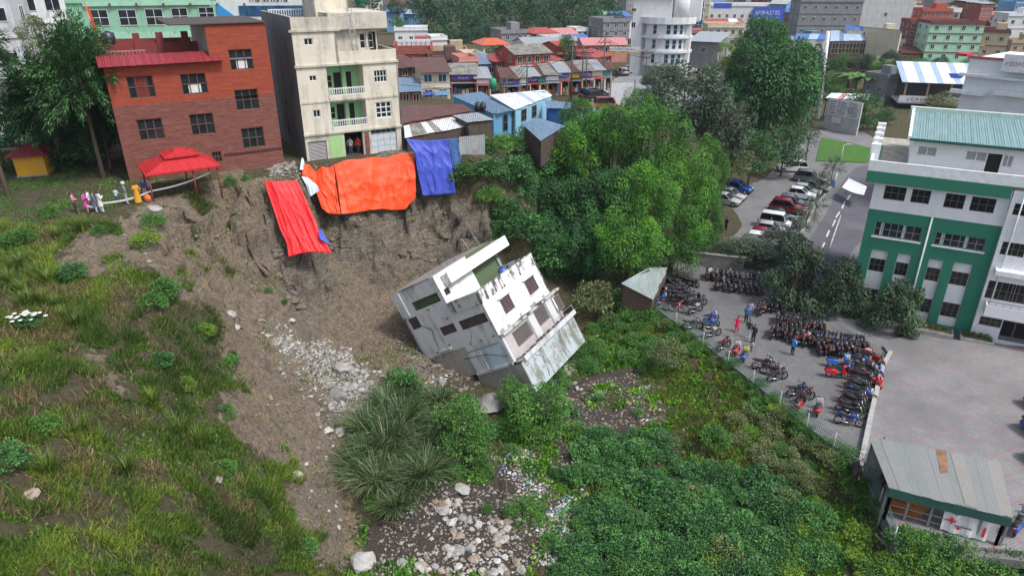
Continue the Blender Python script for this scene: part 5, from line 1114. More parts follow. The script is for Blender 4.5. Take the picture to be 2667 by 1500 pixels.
# shrubs by the scarp edge, in the hollow and along the fence
def bush(px, py, r, kind, label, name='shrub', cat='shrub', group=None, hz=.8, lift=.35):
    p = hit(px, py); s = r * R.uniform(.85, 1.15); t = thing(name, label, cat, TR(p.x, p.y, gz(p.x, p.y) - .05, R.uniform(0, 6.28)), group)
    ob('foliage', CR[kind][R.randrange(len(CR[kind]))], t, Matrix.Translation((0, 0, s * lift)) @ Matrix.Diagonal((s, s, s * hz, 1))); return t
def tree(name, label, cat, px, py, hw, hh, Y, kind, group=None, yaw=None, trunk=True):
    """crown centred on a sight line at distance Y, trunk down to the ground"""
    if Y is None: Y = hit(px, py + hh * 1.05).y
    c = PY(px, py, Y); dep = Y * CT + (CZ - c.z) * ST; rx = hw / F * dep * 1.1; rz = hh / F * dep * 1.16; g = gz(c.x, c.y)
    t = thing(name, label, cat, TR(c.x, c.y, g - .1, R.uniform(0, 6.28) if yaw is None else yaw), group); h = c.z - g + .1
    if trunk:
        cul = kind.startswith('bamboo'); H = max(.5, h + rz * .45); w = min(2.6, H * .3) if not cul else H * .5
        ob('culms' if cul else 'trunk', (CUL if cul else TRK)[R.randrange(2)], t, Matrix.Diagonal((w, w, H, 1)))
    ob('crown', CR[kind][R.randrange(len(CR[kind]))], t, Matrix.Translation((0, 0, h)) @ Matrix.Diagonal((rx, rx * .92, rz, 1)))
    return t
# the tall tree and its neighbours on the lawn
tree('lawn_tree', 'tall dark feathery tree between the yellow booth and the brick house', 'tree', 205, 205, 118, 150, 54.5, 'wisp')
tree('lawn_tree', 'bushy dark tree behind the yellow booth', 'tree', 120, 270, 130, 120, 57, 'wisp')
tree('lawn_tree', 'low dense dark tree beside the trunk of the tall feathery tree', 'tree', 215, 340, 75, 85, 58, 'broad')
tree('lawn_tree', 'tree leaning in at the picture edge above the lawn', 'tree', -105, 110, 120, 95, 50, 'wisp')
tree('lawn_tree', 'dark tree at the very edge of the lawn behind the booth', 'tree', -20, 330, 70, 60, 58, 'broad')
tree('lawn_tree', 'dark leafy tree right behind the tall trunk on the lawn', 'tree', 255, 300, 60, 95, 57.5, 'wisp')
tree('lawn_tree', 'low spreading dark tree over the white stores', 'tree', 150, 385, 110, 55, 59, 'broad')
tree('lawn_tree', 'yellowish topped tree in front of the white block', 'tree', 95, 95, 50, 50, 60, 'olive')
tree('lawn_bush', 'rounded dark bush by the booth wall', 'bush', 25, 420, 45, 30, 57, 'broad')
# bamboo grove under the car park
GROVE = [(1700,380,95,100,68,'bamboo','top bamboo clump before the grey green tree'),(1605,375,80,90,71,'bamboo','bright bamboo clump beside the top one'),(1525,400,80,100,71,'bamboo','bright bamboo clump in the middle of the grove'),(1780,480,85,95,67,'bamboo','bamboo clump on the car park side'),(1680,510,90,85,64,'bamboo','wide bamboo clump in the heart of the grove'),(1590,530,80,90,64.5,'bamboo_dark','deep green bamboo clump in the heart of the grove'),(1640,630,95,85,60.5,'bamboo','front bamboo clump hanging over the guard shed'),(1755,620,85,90,62.5,'bamboo','front bamboo clump beside the bike yard'),(1545,640,70,80,61.5,'bamboo_dark','deep green bamboo clump above the olive brown bush'),
        (1480,560,75,95,66,'bamboo_dark','deep green bamboo clump behind the slipped house'),(1450,420,75,80,73,'bamboo','bamboo clump beside the low blue roofed shed'),(1400,540,70,90,69,'bamboo_dark','dark bamboo clump filling the hollow by the scarp'),(1440,660,70,70,63,'bamboo_dark','dark bamboo clump low in the hollow'),(1845,450,55,85,74,'bamboo','narrow bamboo clump beside the parked blue car'),(1840,580,45,95,67,'bamboo','narrow bamboo clump beside the person in black'),(1505,325,55,65,77,'bamboo','arching bright bamboo by the strong blue hut'),(1655,300,50,65,79,'bamboo','upright bright bamboo beside the street board'),(1580,335,65,60,76,'bamboo','bamboo clump rising at the back of the grove'),(1345,490,65,75,68,'bamboo_dark','dark bamboo clump below the low dark shed')]
for a, b, hw, hh, Y, k, s in GROVE: tree('bamboo_clump', s, 'bamboo', a, b, hw, hh, Y, k, 'bamboo clumps of the grove')
for a, b, hw, hh, Y, k, s in ((1780,270,115,95,84,'grey','big grey green tree beside the street'),(1880,330,85,90,86,'grey','grey green tree behind the car park'),(1720,205,50,40,100,'grey','small grey green tree at the street edge'),(1960,400,70,60,92,'broad','dark tree beside the white parked car'),(2045,385,70,55,99,'broad','dark tree at the bend of the drive'),(1905,420,60,55,88,'olive','olive tree over the car park'),(2110,350,35,45,108,'sparse','thin tree beside the billboard'),(1850,200,40,35,112,'grey','small round street tree beside the grey building')):
    tree('broadleaf_tree', s, 'tree', a, b, hw, hh, Y, k)
for a, b, hw, hh, Y, s in ((2010,230,95,95,112,'bamboo','tall bamboo clump beside the white mast'),(1985,110,70,65,124,'bamboo','top bamboo clump under the blue sign'),(2085,190,60,75,118,'leaning bamboo by the white mast')) if 0 else ((2010,250,112,125,112,'big bamboo clump beside the white mast'),(1990,130,80,75,119,'uppermost bamboo clump under the blue sign'),(2085,215,62,95,116,'bamboo clump leaning towards the white mast'),(1945,210,62,90,115,'dark bamboo clump beside the yellow tree')):
    tree('bamboo_clump', s, 'bamboo', a, b, hw, hh, Y, 'bamboo_dark', 'bamboo clumps by the white mast')
for a, b, hw, hh, Y, k, s in ((2072,738,84,112,56,'yard','weeping dark tree between bike yard and drive'),(2182,782,72,112,54.5,'yard','taller weeping tree against the green wall'),(2326,830,80,106,51.5,'yard','olive tree in front of the white window strips'),(1950,655,85,35,66,'grey','low grey green hedge tree at the car park end'),(2035,640,75,45,67,'grey','spreading tree over the last parked cars'),(1860,660,60,45,68,'olive','scrubby tree at the corner of the car park')):
    tree('yard_tree', s, 'tree', a, b, hw, hh, Y, k)
for a, b, s in ((2172,432,'sparse young tree by the blue bin'),(2140,470,'second sparse young tree in the row of cars'),(2128,530,'sparse young tree over the dark green car'),(2105,555,'sparse young tree over the maroon car'),(2085,590,'sparse young tree over the white van'),(2065,610,'sparse young tree beside the lamp post')):
    p = P(a, b + 40, 0); tree('young_tree', s, 'tree', a, b, 38, 30, p.y, 'sparse', 'young trees along the parked cars')
# woodland beyond the shops
wood = [(1130,55,55,60,235),(1190,40,60,60,250),(1240,60,55,50,228),(1290,45,60,55,240),(1345,30,55,55,260),(1395,45,45,50,235),(1440,40,50,50,250),(1490,30,50,50,240),(1530,55,45,50,222),(1580,40,50,50,250),(1600,70,35,40,222),(1160,95,45,30,215),(1220,100,40,25,212),(1275,85,40,25,215),(1430,70,40,25,228),(1110,20,40,40,270),(1330,5,50,40,300),(1420,0,50,40,310),(1500,0,50,35,320),(1240,0,50,40,300),(1560,0,40,35,330)]
for a, b, hw, hh, Y in wood: tree('woodland_tree', 'dark tree of the wood beyond the shop roofs, ' + ('above the terrace house' if a < 1200 else 'above the orange roof' if a < 1330 else 'above the dark red house' if a < 1470 else 'beside the white hotel'), 'tree', a, b, hw, hh, Y, 'far', 'trees of the wood beyond the shops')
for a, b, hw, hh, Y, k, s in ((1035,60,20,18,200,'mid','small tree beside the little blue house'),(1075,10,25,20,260,'far','tree above the little blue house'),(1035,20,28,22,240,'far','tree left of the wood behind the stair tower'),(1290,165,42,42,150,'broad','dark street tree in front of the brick shop'),(1480,140,22,45,142,'broad','narrow dark tree among the street poles'),(1470,115,18,22,150,'mid','small green tree by the blue roof'),(1890,128,24,16,132,'yellow','round yellow tree under the red restaurant roof'),(1895,172,24,24,124,'yellow','round yellow and green tree by the street lamp'),(1935,120,22,22,140,'broad','small dark tree beside the cream house'),
        (2240,288,55,52,None,'broad','round dark tree beside the poster wall'),(2455,268,48,28,None,'olive','olive bush in front of the pavilion'),(2320,165,35,32,None,'grey','grey green bush beside the banana plants'),(2370,175,28,18,None,'mid','green bush at the field edge'),(2275,130,22,30,None,'broad','dark tree beside the market roof'),(2175,175,30,30,None,'broad','dark shrub beside the white mast'),(2170,210,30,25,None,'mid','green shrub at the foot of the mast'),(2620,20,60,40,None,'far','wooded knoll tree above the beige house'),(2570,10,50,35,None,'far','tree at the top corner of the town'),(2660,45,40,25,None,'far','tree beside the white house on the knoll'),(2520,15,30,25,None,'far','far tree above the mint house'),(2630,118,40,15,None,'mid','bush beside the beige house'),(960,5,40,25,160,'far','tree behind the apartment house')):
    tree('town_tree', s, 'tree', a, b, hw, hh, Y, k)
for n, (a, b, hw, hh, k, w) in enumerate(((2180,240,28,22,'mid','under the mast'),(2160,150,20,22,'broad','beside the market hall'),(2200,160,26,24,'mid','in front of the market hall'),(2235,165,26,22,'grey','in front of the market hall windows'),(2265,165,26,24,'broad','between market hall and pavilion'),(2295,180,28,24,'mid','beside the bare field'),(2290,215,28,22,'broad','behind the round dark tree'),(2215,205,28,20,'mid','above the poster wall'),(2325,190,22,18,'mid','at the pavilion corner'),(2350,165,24,16,'broad','behind the pavilion roof'),(2330,235,22,18,'grey','below the grey store'),(2310,300,26,24,'mid','behind the terrace parapet'),(2285,315,22,22,'broad','at the foot of the pale wall'),(2400,165,26,14,'mid','before the mint house'),(2450,160,22,14,'broad','at the corner of the mint house'),(2130,215,22,26,'mid','on the near side of the mast'),(2530,165,26,14,'mid','before the beige house'),(1960,60,18,14,'broad','beside the blue sign'),(2050,95,20,16,'mid','before the grey blue building'),(2300,120,18,14,'mid','beside the cream shop row'),(1815,150,22,18,'broad','before the dark grey warehouse'),(1760,215,24,16,'mid','below the bowed hotel front'),(1190,150,18,14,'broad','behind the shop houses'),(1420,100,18,14,'mid','beside the dark red house'),(1550,100,18,14,'broad','beside the cement block'))): tree('town_tree', 'leafy ' + {'mid': 'green', 'broad': 'dark', 'grey': 'grey green'}[k] + ' tree ' + w, 'tree', a, b, hw, hh, None, k)
# banana plants
def banana_leaf(seed):
    rg = random.Random(seed); mb = MB(); m_ = plain('banana leaf', (0.075, 0.16, 0.03), .5, 0, .3)
    for i in range(9):
        a = i * 2.4; l = rg.uniform(.7, 1.1); w = .13; d = Vector((math.cos(a), math.sin(a), 0)); s = Vector((-d.y, d.x, 0)); pts = [d * (l * f * .9) + Vector((0, 0, .55 + l * (f * .9 - f * f * .75))) for f in (0, .3, .6, .85, 1)]; ww = (.2, 1, 1, .7, .1)
        for j in range(4): mb.face([pts[j] - s * w * ww[j], pts[j] + s * w * ww[j], pts[j+1] + s * w * ww[j+1], pts[j+1] - s * w * ww[j+1]], m_)
    return mb.mesh('leaves'), MB().tube([(0,0,0),(0,0,.6)], [.06,.045], plain('banana stem', (0.14, 0.15, 0.06), .7), 7).mesh('stem')
bl, bs = banana_leaf(3)
for a, b, h, s in ((2225,235,6.5,'tall pale green banana plant beside the poster wall'),(2255,240,7.0,'banana plant with the widest leaves'),(2205,225,6.0,'banana plant nearest the white mast'),(2280,235,5.5,'small banana plant beside the round tree')):
    p = hit(a, b + 10); h *= .8; t = thing('banana_plant', s, 'plant', TR(p.x, p.y, gz(p.x, p.y), R.uniform(0, 6), h), 'banana plants'); ob('stem', bs, t); ob('leaves', bl, t)
for a, b, r, k, s in ((1215,470,1.7,'shrub','shrub at the foot of the zinc fence'),(1270,460,2.2,'teal','large shrub on the scarp shoulder beside the zinc fence'),(1330,470,2.6,'teal','large dark shrub below the low blue roofed shed'),(1320,560,2.0,'teal','shrub hanging over the bare scarp'),(1290,610,1.2,'shrub','small shrub on the scarp corner above the slipped house'),(1275,525,1.4,'shrub','small bright shrub on the scarp shoulder'),(1360,620,2.6,'teal','dark shrub in the hollow behind the slipped house'),(1430,690,2.4,'teal','dark shrub at the foot of the grove'),(1300,640,1.6,'teal','shrub just above the slipped house roof'),(1330,400,2.2,'shrub','shrub beneath the sky blue cottage'),(1285,400,1.8,'shrub','shrub between the zinc fence and the cottage'),(1400,460,2.2,'teal','shrub beside the low dark shed')): bush(a, b, r, k, s, group='shrubs on the scarp shoulder')
bush(1545, 825, 2.1, 'oshrub', 'olive brown bush between slipped house and guard shed', 'bush', 'bush', None, 1.25, .75); bush(1585, 850, 1.1, 'oshrub', 'small yellowish bush in front of the olive brown one', 'bush', 'bush', None, 1.1, .6); bush(1640, 835, 1.3, 'shrub', 'bright shrub against the guard shed wall', 'bush', 'bush', None, 1.0, .5); bush(1690, 835, 1.0, 'shrub', 'low shrub at the guard shed corner', 'bush', 'bush'); bush(1615, 815, 1.2, 'teal', 'dark shrub at the guard shed back corner', 'bush', 'bush', None, 1.2, .6)
tree('bush', 'round dark green bush on the open grass bank', 'bush', 1862, 1145, 45, 38, 37.5, 'shrub', trunk=False); tree('bush', 'dull brown green bush near the rubbish heap', 'bush', 1740, 920, 50, 45, 47, 'olive', trunk=False)
tree('bush', 'tall olive shrub behind the rock pile', 'bush', 1205, 1120, 85, 95, 38, 'mid'); tree('bush', 'bushy dark shrub below the slipped house', 'bush', 1410, 1075, 85, 85, 40.5, 'mid'); tree('bush', 'shrub leaning against the base of the slipped house', 'bush', 1340, 1020, 50, 40, 42.5, 'mid'); tree('bush', 'low green shrub between the rock pile and the rubbish', 'bush', 1370, 1330, 60, 55, 33, 'mid')
def near(lab, a, b):
    for (u, v, w) in ((1600,1140,'close to the rubbish heap'),(1860,1200,'close to the round dark bush'),(1560,1330,'close to the fallen thin trunk'),(2080,1420,'close to the yellow creeper'),(1700,1450,'along the lowest edge'),(1800,1310,'in the middle of it'),(1960,1310,'towards the brown tipped shrubs'),(1500,900,'close to the slipped house'),(1680,830,'close to the guard shed'),(1900,990,'below the scooters'),(2150,1200,'below the kerb row of bikes'),(2350,1440,'under the shelter rail'),(2560,1460,'under the banner')):
        if (a - u) ** 2 + (b - v) ** 2 < 105 ** 2: return lab + ', ' + w
    return lab
ZC = [([(1520,1130),(1700,1130),(1760,1190),(1950,1230),(2040,1260),(2130,1340),(2160,1500),(1440,1500),(1490,1330)], 'teal', .95, 120, 'cool green shrub of the dense thicket below the bank'),
      ([(1470,900),(1560,830),(1690,800),(1760,870),(1740,960),(1600,960),(1500,970)], 'shrub', .8, 26, 'leafy shrub between the guard shed and the rubbish'),
      ([(1900,1100),(1990,1050),(2120,1160),(2220,1250),(2100,1270),(1960,1220)], 'oshrub', .75, 24, 'brown tipped shrub under the yard fence'),
      ([(2060,1330),(2200,1290),(2290,1500),(2050,1500)], 'yshrub', .75, 18, 'yellow green creeper mound by the bamboo poles'),
      ([(2330,1420),(2667,1470),(2667,1500),(2260,1500)], 'shrub', .9, 26, 'green shrub in front of the shelter'),
      ([(1720,810),(1830,885),(1960,985),(2100,1100),(2230,1200),(2290,1330),(2265,1330),(2090,1130),(1900,985),(1710,850)], 'shrub', .7, 46, 'shrub growing along the foot of the yard fence')]
for poly, k, r, n, lab in ZC:
    xs = [p[0] for p in poly]; ys = [p[1] for p in poly]; c = 0; pl = []; tries = 0
    while c < n and tries < 4000:
        tries += 1; a, b = R.uniform(min(xs), max(xs)), R.uniform(min(ys), max(ys))
        if not inpoly(np.array(a), np.array(b), poly): continue
        if any((a - u) ** 2 + (b - v) ** 2 < (26 if n > 30 else 22) ** 2 for u, v in pl): continue
        pl.append((a, b)); c += 1; bush(a, b + 8, r * R.uniform(.7, 1.35), k if R.random() > .18 else R.choice(('shrub', 'oshrub', 'teal', 'yshrub')), near(lab, a, b), group=lab.replace('shrub', 'shrubs') + ' together')
for a, b, r, k, s in ((1045,1015,1.5,'teal','feathery shrub at the top of the reeds'),(1085,1070,1.2,'shrub','shrub between the reeds and the basement'),(1140,1080,1.4,'oshrub','brownish shrub before the basement'),(1215,1060,1.0,'shrub','shrub beside the large grey slab'),(1300,1130,1.1,'shrub','shrub below the large grey slab'),(1240,1200,.9,'oshrub','brownish shrub above the upper litter patch'),(1395,1020,.9,'shrub','shrub against the lower corner of the slipped house'),(1450,985,.9,'shrub','shrub along the plinth of the slipped house'),(1505,935,1.0,'shrub','shrub at the end of the slipped house plinth'),(1430,1010,.7,'teal','darker shrub along the plinth of the slipped house'),(1470,1010,.7,'shrub','shrub at the top of the rubbish slope'),(1560,1040,.6,'teal','small shrub in the rubbish heap'),(1660,1080,.6,'shrub','shrub below the rubbish heap'),(1500,1130,.8,'shrub','shrub midway down the rubbish slope'),(1450,1240,.7,'teal','shrub between the two litter patches'),(1330,1180,.6,'shrub','shrub above the upper litter patch'),(1540,970,.9,'shrub','shrub behind the rubbish heap'),(1430,1420,.7,'shrub','shrub below the lower litter patch'),(1180,1240,.9,'shrub','shrub above the big rock pile'),(1130,1230,.8,'teal','shrub by the reeds above the rock pile'),(1260,1230,.8,'shrub','shrub beside the dead branch'),(1270,1330,.5,'shrub','small plant in the rock pile'),(1170,1190,1.1,'oshrub','brownish shrub in front of the olive shrub'),(1250,1150,1.0,'shrub','shrub under the olive shrub'),(1480,1080,1.0,'teal','shrub beside the bushy dark one'),(640,470,.5,'shrub','weed clump on the scarp rim above the red tarpaulin'),(600,480,.6,'shrub','weed clump on the scarp rim by the gazebo'),(385,640,1.3,'yshrub','bright green bush on the bare left slope'),(400,590,.9,'shrub','green bush above the bright one on the slope'),(430,770,1.2,'shrub','bright bush halfway down the weedy slope'),(400,800,.9,'shrub','darker bush below the halfway one'),(190,720,.9,'teal','dark leaning bush on the upper slope'),(590,1080,.6,'shrub','small green plant on the eroded edge'),(595,1000,.5,'shrub','little green plant at the rim of the gully'),(740,790,.4,'teal','small bush clinging to the grey rock'),(700,760,.4,'teal','tiny dark bush on the scarp'),(260,610,.7,'shrub','small bush on the bare patch'),(590,1225,.7,'shrub','light green weed by the gully rim'),(800,1430,.8,'shrub','green weed at the gully mouth'),(130,560,.8,'shrub','bush beside the onlookers'),(60,640,1.1,'shrub','green bush on the lawn edge'),(420,950,.8,'teal','bush in the middle of the weedy slope'),(20,1210,.9,'teal','dark bush at the slope foot'),(600,950,.7,'shrub','leafy clump above the gully'),(540,870,.8,'yshrub','yellowish clump above the gully'),(120,1120,.7,'shrub','green weed clump low on the slope'),(480,1010,.7,'yshrub','yellow green clump on the weedy slope')): bush(a, b, r, k, s, 'wild_bush', 'bush')
for i, (a, b, h, s) in enumerate(((1050,1110,2.6,'tall reed clump at the head of the gully'),(1010,1190,2.8,'biggest reed clump arching over the gully'),(1090,1190,2.4,'reed clump beside the olive shrub'),(980,1270,2.4,'dark reed clump low in the gully'),(1070,1280,2.2,'reed clump above the rock pile'),(1060,1040,2.0,'reed clump below the slipped house'),(960,1200,2.2,'reed clump on the gully side'),(1140,1060,1.8,'small reed clump in front of the concrete basement'),(1030,1330,1.8,'reed clump at the rock pile edge'),(960,1130,2.4,'reed clump above the gully bend'),(1030,1150,2.8,'tall reed clump in the heart of the reeds'),(940,1240,2.2,'reed clump leaning into the gully'),(1110,1250,2.4,'reed clump under the olive shrub'),(1130,1130,2.2,'reed clump behind the olive shrub'),(1010,1075,2.2,'reed clump near the upper grey slab'))):
    p = hit(a, b); t = thing('reed_clump', s, 'reeds', TR(p.x, p.y, p.z - .1, R.uniform(0, 6)), 'reed clumps in the gully'); ob('blades', CR['reed'][i % 3], t, Matrix.Diagonal((h, h, h * 1.05, 1)))
for i in range(9): bush(2335 + i * 38, 1428 + i * 8, .95, 'shrub' if i % 3 else 'teal', 'shrub growing tight against the shelter front, ' + ('under the benches' if i < 4 else 'under the banner' if i < 7 else 'at the scooter end'), group='shrubs against the shelter front', hz=1.15, lift=.6)
for a, b, r, s_ in ((1395,392,1.5,'shrub under the low dark shed with the blue roof'),(1430,395,1.3,'shrub at the corner of the low dark shed'),(1370,380,1.2,'shrub beside the door of the low dark shed')): bush(a, b, r, 'shrub', s_, hz=1.2, lift=.7)
# white flowering shrub
p = hit(78, 850); t = thing('flowering_shrub', 'shrub topped with flat white flower heads on the left slope', 'shrub', TR(p.x, p.y, p.z - .1)); ob('foliage', CR['teal'][1], t, Matrix.Translation((0, 0, .4)) @ Matrix.Diagonal((.95, .8, .6, 1)))
WFL = plain('white blossom', (0.62, 0.62, 0.58), .8)
for i in range(24):
    a = R.uniform(0, 6.28); r = R.uniform(0, .95); mb = MB().ell((0, 0, 0), (.15, .13, .03), WFL, 8, 3); mb.build('flower_head', t, Matrix.Translation((r * math.cos(a), r * math.sin(a) * .7, .95 + R.uniform(-.12, .1) - r * .2)))

# ------------------------------------------------------------------ grass: blades over the slopes, nobody could count them
def scatter(n, x0, x1, y0, y1, rg): return rg.uniform(x0, x1, n), rg.uniform(y0, y1, n)
def grass(name, label, n, poly, ln, wd, seed, tintf, soilmax=.5, mat=LM_GRASS, lean=.55, keep=None, box=(-44, 31, 15, 66)):
    rg = np.random.default_rng(seed); x, y = scatter(n, *box, rg); z = gzv(x, y); px, py = pix(x, y, z); w = inpoly(px + fbm(x, y, 2.2, 3, seed) * 70, py + fbm(x, y, 2.2, 3, seed + 7) * 70, poly) & (samp(SOIL, x, y) + fbm(x, y, 1.6, 4, 77) * 3.0 < soilmax) & (samp(GARB, x, y) < .45)
    cl = vnoise(x / .8, y / .8, seed + 3); w &= rg.uniform(size=n) < np.clip((cl - .36) * 2.4, .08, 1)
    if keep is not None: w &= keep(x, y, z)
    x, y, z = x[w], y[w], z[w]; m = len(x); a = rg.normal(0, lean, (m, 3)); a[:, 2] = 1; a[:, 0] += fbm(x, y, 2.5, 2, 5) * 1.2
    hh = ln * rg.uniform(.5, 1.25, m) * (.6 + .8 * vnoise(x / 1.7, y / 1.7, seed + 9)); nr = rdir(rg, m); nr[:, 2] *= .2
    o = ob(name, leafmesh(name, np.stack([x, y, z - .04], 1), a, nr, hh, wd * rg.uniform(.7, 1.4, m), np.clip(tintf(x, y, rg, m), 0, 1), mat)); return tag(o, label, None, None, 'stuff')
SLP = [(-80,580),(120,590),(330,570),(560,500),(700,480),(640,560),(620,800),(650,1000),(720,1120),(800,1260),(880,1420),(900,1500),(-200,1560)]
tf = lambda x, y, rg, m: .46 + fbm(x, y, 4.5, 3, 41) * 1.6 + fbm(x, y, 1.2, 2, 42) * .9 + rg.normal(0, .16, m)
grass('grass', 'mixed green and straw coloured grass over the left slope', 1500000, SLP, .46, .036, 1, tf, box=(-41, -6, 16, 52))
LM_DRY = leafmat('dry weed stalks', (0.082, 0.055, 0.030), (0.186, 0.134, 0.063), (0.387, 0.315, 0.149), .1)
grass('dry_grass', 'brown dry stalks among the slope grass', 300000, SLP, .5, .03, 2, lambda x, y, rg, m: rg.uniform(.1, .9, m), .62, LM_DRY, keep=lambda x, y, z: fbm(x, y, 4.0, 3, 63) > -.05, box=(-41, -6, 16, 52))
LM_WEED = leafmat('broad leaved weeds', (0.021, 0.048, 0.010), (0.077, 0.184, 0.022), (0.266, 0.415, 0.050), .25)
grass('weeds', 'leafy green weeds on the left slope', 800000, SLP, .2, .085, 3, lambda x, y, rg, m: .5 + fbm(x, y, 2.0, 3, 51) * 1.3 + rg.normal(0, .14, m), .5, LM_WEED, .9, lambda x, y, z: fbm(x, y, 2.6, 3, 61) > -.03, box=(-41, -6, 16, 52))
LWN = [(-150,430),(60,440),(330,445),(420,470),(560,440),(700,450),(690,480),(560,500),(400,540),(300,580),(100,600),(-150,640)]
grass('lawn', 'short green lawn grass on the plateau', 120000, LWN, .22, .05, 4, lambda x, y, rg, m: .55 + fbm(x, y, 4, 3, 71) * .8 + rg.normal(0, .1, m), .5, leafmat('lawn blades', (0.035, 0.096, 0.014), (0.084, 0.228, 0.021), (0.189, 0.350, 0.042), .25), .5, None, (-60, -12, 40, 66))
RGT = [(1480,930),(1560,820),(1690,790),(1960,1000),(2240,1215),(2330,1430),(2700,1460),(2700,1560),(900,1560),(940,1290),(950,1050),(1090,1040),(1230,1045),(1380,1020)]
grass('ground_cover', 'green weeds and creepers over the bank below the yard fence', 330000, RGT, .34, .15, 5, lambda x, y, rg, m: .48 + fbm(x, y, 2.4, 3, 81) * 1.1 + rg.normal(0, .14, m), .7, leafmat('bank weeds', (0.022, 0.073, 0.011), (0.104, 0.287, 0.022), (0.338, 0.560, 0.041), .25), .9, None, (-12, 31, 20, 62))
grass('bank_grass', 'yellow green grass on the open bank', 260000, [(1620,850),(1740,850),(1960,1010),(2100,1130),(2080,1280),(1960,1260),(1760,1130),(1700,1000)], .45, .05, 6, lambda x, y, rg, m: .68 + fbm(x, y, 2.4, 3, 91) * .8 + rg.normal(0, .14, m), .7, leafmat('bank blades', (0.05, 0.085, 0.012), (0.12, 0.18, 0.022), (0.26, 0.28, 0.05), .3), .6, None, (4, 26, 28, 56))
GUL = [(620,470),(1060,420),(1200,560),(1250,640),(1180,990),(1010,1000),(940,1500),(800,1500),(600,960),(480,760),(130,650),(330,560)]
grass('scarp_weeds', 'thin tufts of weed on the bare scarp', 150000, GUL, .4, .07, 8, lambda x, y, rg, m: rg.uniform(.2, .8, m), 9, LM_GRASS, .6, lambda x, y, z: fbm(x, y, 3, 3, 99) > .08)
# tall grass standing on the left brow
for i, (a, b) in enumerate(((60,700),(95,720),(130,740),(60,760),(110,790),(150,800),(170,830),(80,800),(30,740),(200,850),(220,600),(150,620),(470,1130),(520,1160),(400,1050),(330,1230),(130,1230),(210,1130))):
    p = hit(a, b); h = R.uniform(1.3, 2.0); t = thing('grass_tussock', 'tall green grass tussock on the brow of the slope' if i < 12 else 'yellowish grass tussock lower on the slope', 'grass tussock', TR(p.x, p.y, p.z - .1, R.uniform(0, 6)), 'grass tussocks on the left slope'); ob('blades', CR['tuft'][i % 3], t, Matrix.Diagonal((h * .7, h * .7, h, 1)))

# ------------------------------------------------------------------ rocks, blocks, rubble, litter
def rock_mesh(seed, m, sub=2, rough=.25, flat=.75):
    bm = bmesh.new(); bmesh.ops.create_icosphere(bm, subdivisions=sub, radius=1.0); rg = random.Random(seed); pl = [(Vector((rg.gauss(0,1), rg.gauss(0,1), rg.gauss(0,1))).normalized(), rg.uniform(.55, .85)) for _ in range(9)]
    for v in bm.verts:
        for n, d in pl:
            k = v.co.dot(n)
            if k > d: v.co -= n * (k - d)
        v.co += Vector((rg.gauss(0,1), rg.gauss(0,1), rg.gauss(0,1))) * .035; v.co.z *= flat
    me = bpy.data.meshes.new('rock'); bm.to_mesh(me); bm.free(); me.materials.append(m); return me
def rockmat(name, a, b_, c):
    m, t, b, _ = nodes(name); o = objco(t); oi = t.nodes.new('ShaderNodeObjectInfo'); f = noise(t, o, 1.6, 6, .7); f = mth(t, 'ADD', f, mth(t, 'MULTIPLY', mth(t, 'SUBTRACT', oi.outputs['Random'], .5), .35))
    t.links.new(ramp(t, f, [(.25, a), (.5, b_), (.75, c)]), b.inputs['Base Color']); b.inputs['Roughness'].default_value = .9; bump(t, f, b, .5, .1); return m
RK1 = rockmat('pale limestone', (0.17, 0.158, 0.145), (0.36, 0.345, 0.32), (0.52, 0.505, 0.475)); RK2 = rockmat('broken concrete', (0.14, 0.135, 0.13), (0.28, 0.27, 0.26), (0.43, 0.42, 0.40)); RK3 = rockmat('brown stone', (0.13, 0.10, 0.075), (0.25, 0.195, 0.15), (0.38, 0.31, 0.25))
RKS = [[rock_mesh(i * 7 + k, m) for i in range(5)] for k, m in enumerate((RK1, RK2, RK3))]
def rock(px, py, r, mi, label, group=None, name='rock', cat='rock', sink=.25, sc=None):
    p = hit(px, py); o = ob(name, RKS[mi][R.randrange(5)], None, TR(p.x, p.y, p.z + r * (.35 - sink), R.uniform(0, 6.28), sc or (r * R.uniform(.8, 1.3), r * R.uniform(.8, 1.2), r * R.uniform(.7, 1.05)))); return tag(o, label, cat, group)
def pile(poly, n, rr, mi, label, group, pw=2.0):
    xs = [p[0] for p in poly]; ys = [p[1] for p in poly]; c = 0; ys0, ys1 = min(ys), max(ys)
    while c < n:
        a, b = R.uniform(min(xs), max(xs)), R.uniform(min(ys), max(ys))
        if inpoly(np.array(a), np.array(b), poly): rock(a, b, rr[0] + (rr[1] - rr[0]) * R.random() ** pw, R.choice(mi), label + (', at the top' if b < ys0 + (ys1 - ys0) * .3 else ', low down' if b > ys0 + (ys1 - ys0) * .72 else ', halfway'), group); c += 1
pile([(1120,1300),(1180,1290),(1230,1330),(1330,1360),(1330,1430),(1370,1500),(960,1500),(1080,1440),(1190,1420),(1170,1370)], 190, (.09, .36), (0, 0, 1, 2), 'pale rock in the big rock pile at the bottom', 'rocks of the big pile')
pile([(690,870),(760,880),(830,890),(900,930),(890,970),(840,960),(760,930),(700,900)], 80, (.08, .26), (0, 0, 1), 'pale stone in the rubble streak below the scarp', 'stones of the rubble streak')
pile([(900,960),(970,960),(990,1040),(940,1090),(880,1070)], 36, (.13, .42), (0, 1, 1), 'broken block in the rubble beside the reeds', 'blocks beside the reeds')
pile([(1480,960),(1640,1000),(1760,1060),(1600,1110),(1480,1090)], 14, (.12, .25), (2, 1), 'brown stone in the rubbish heap by the bank', 'stones in the rubbish heap')
pile([(300,600),(560,560),(640,700),(560,780),(320,680)], 14, (.08, .22), (0, 1, 2), 'small loose stone on the bare upper slope', 'stones on the upper slope')
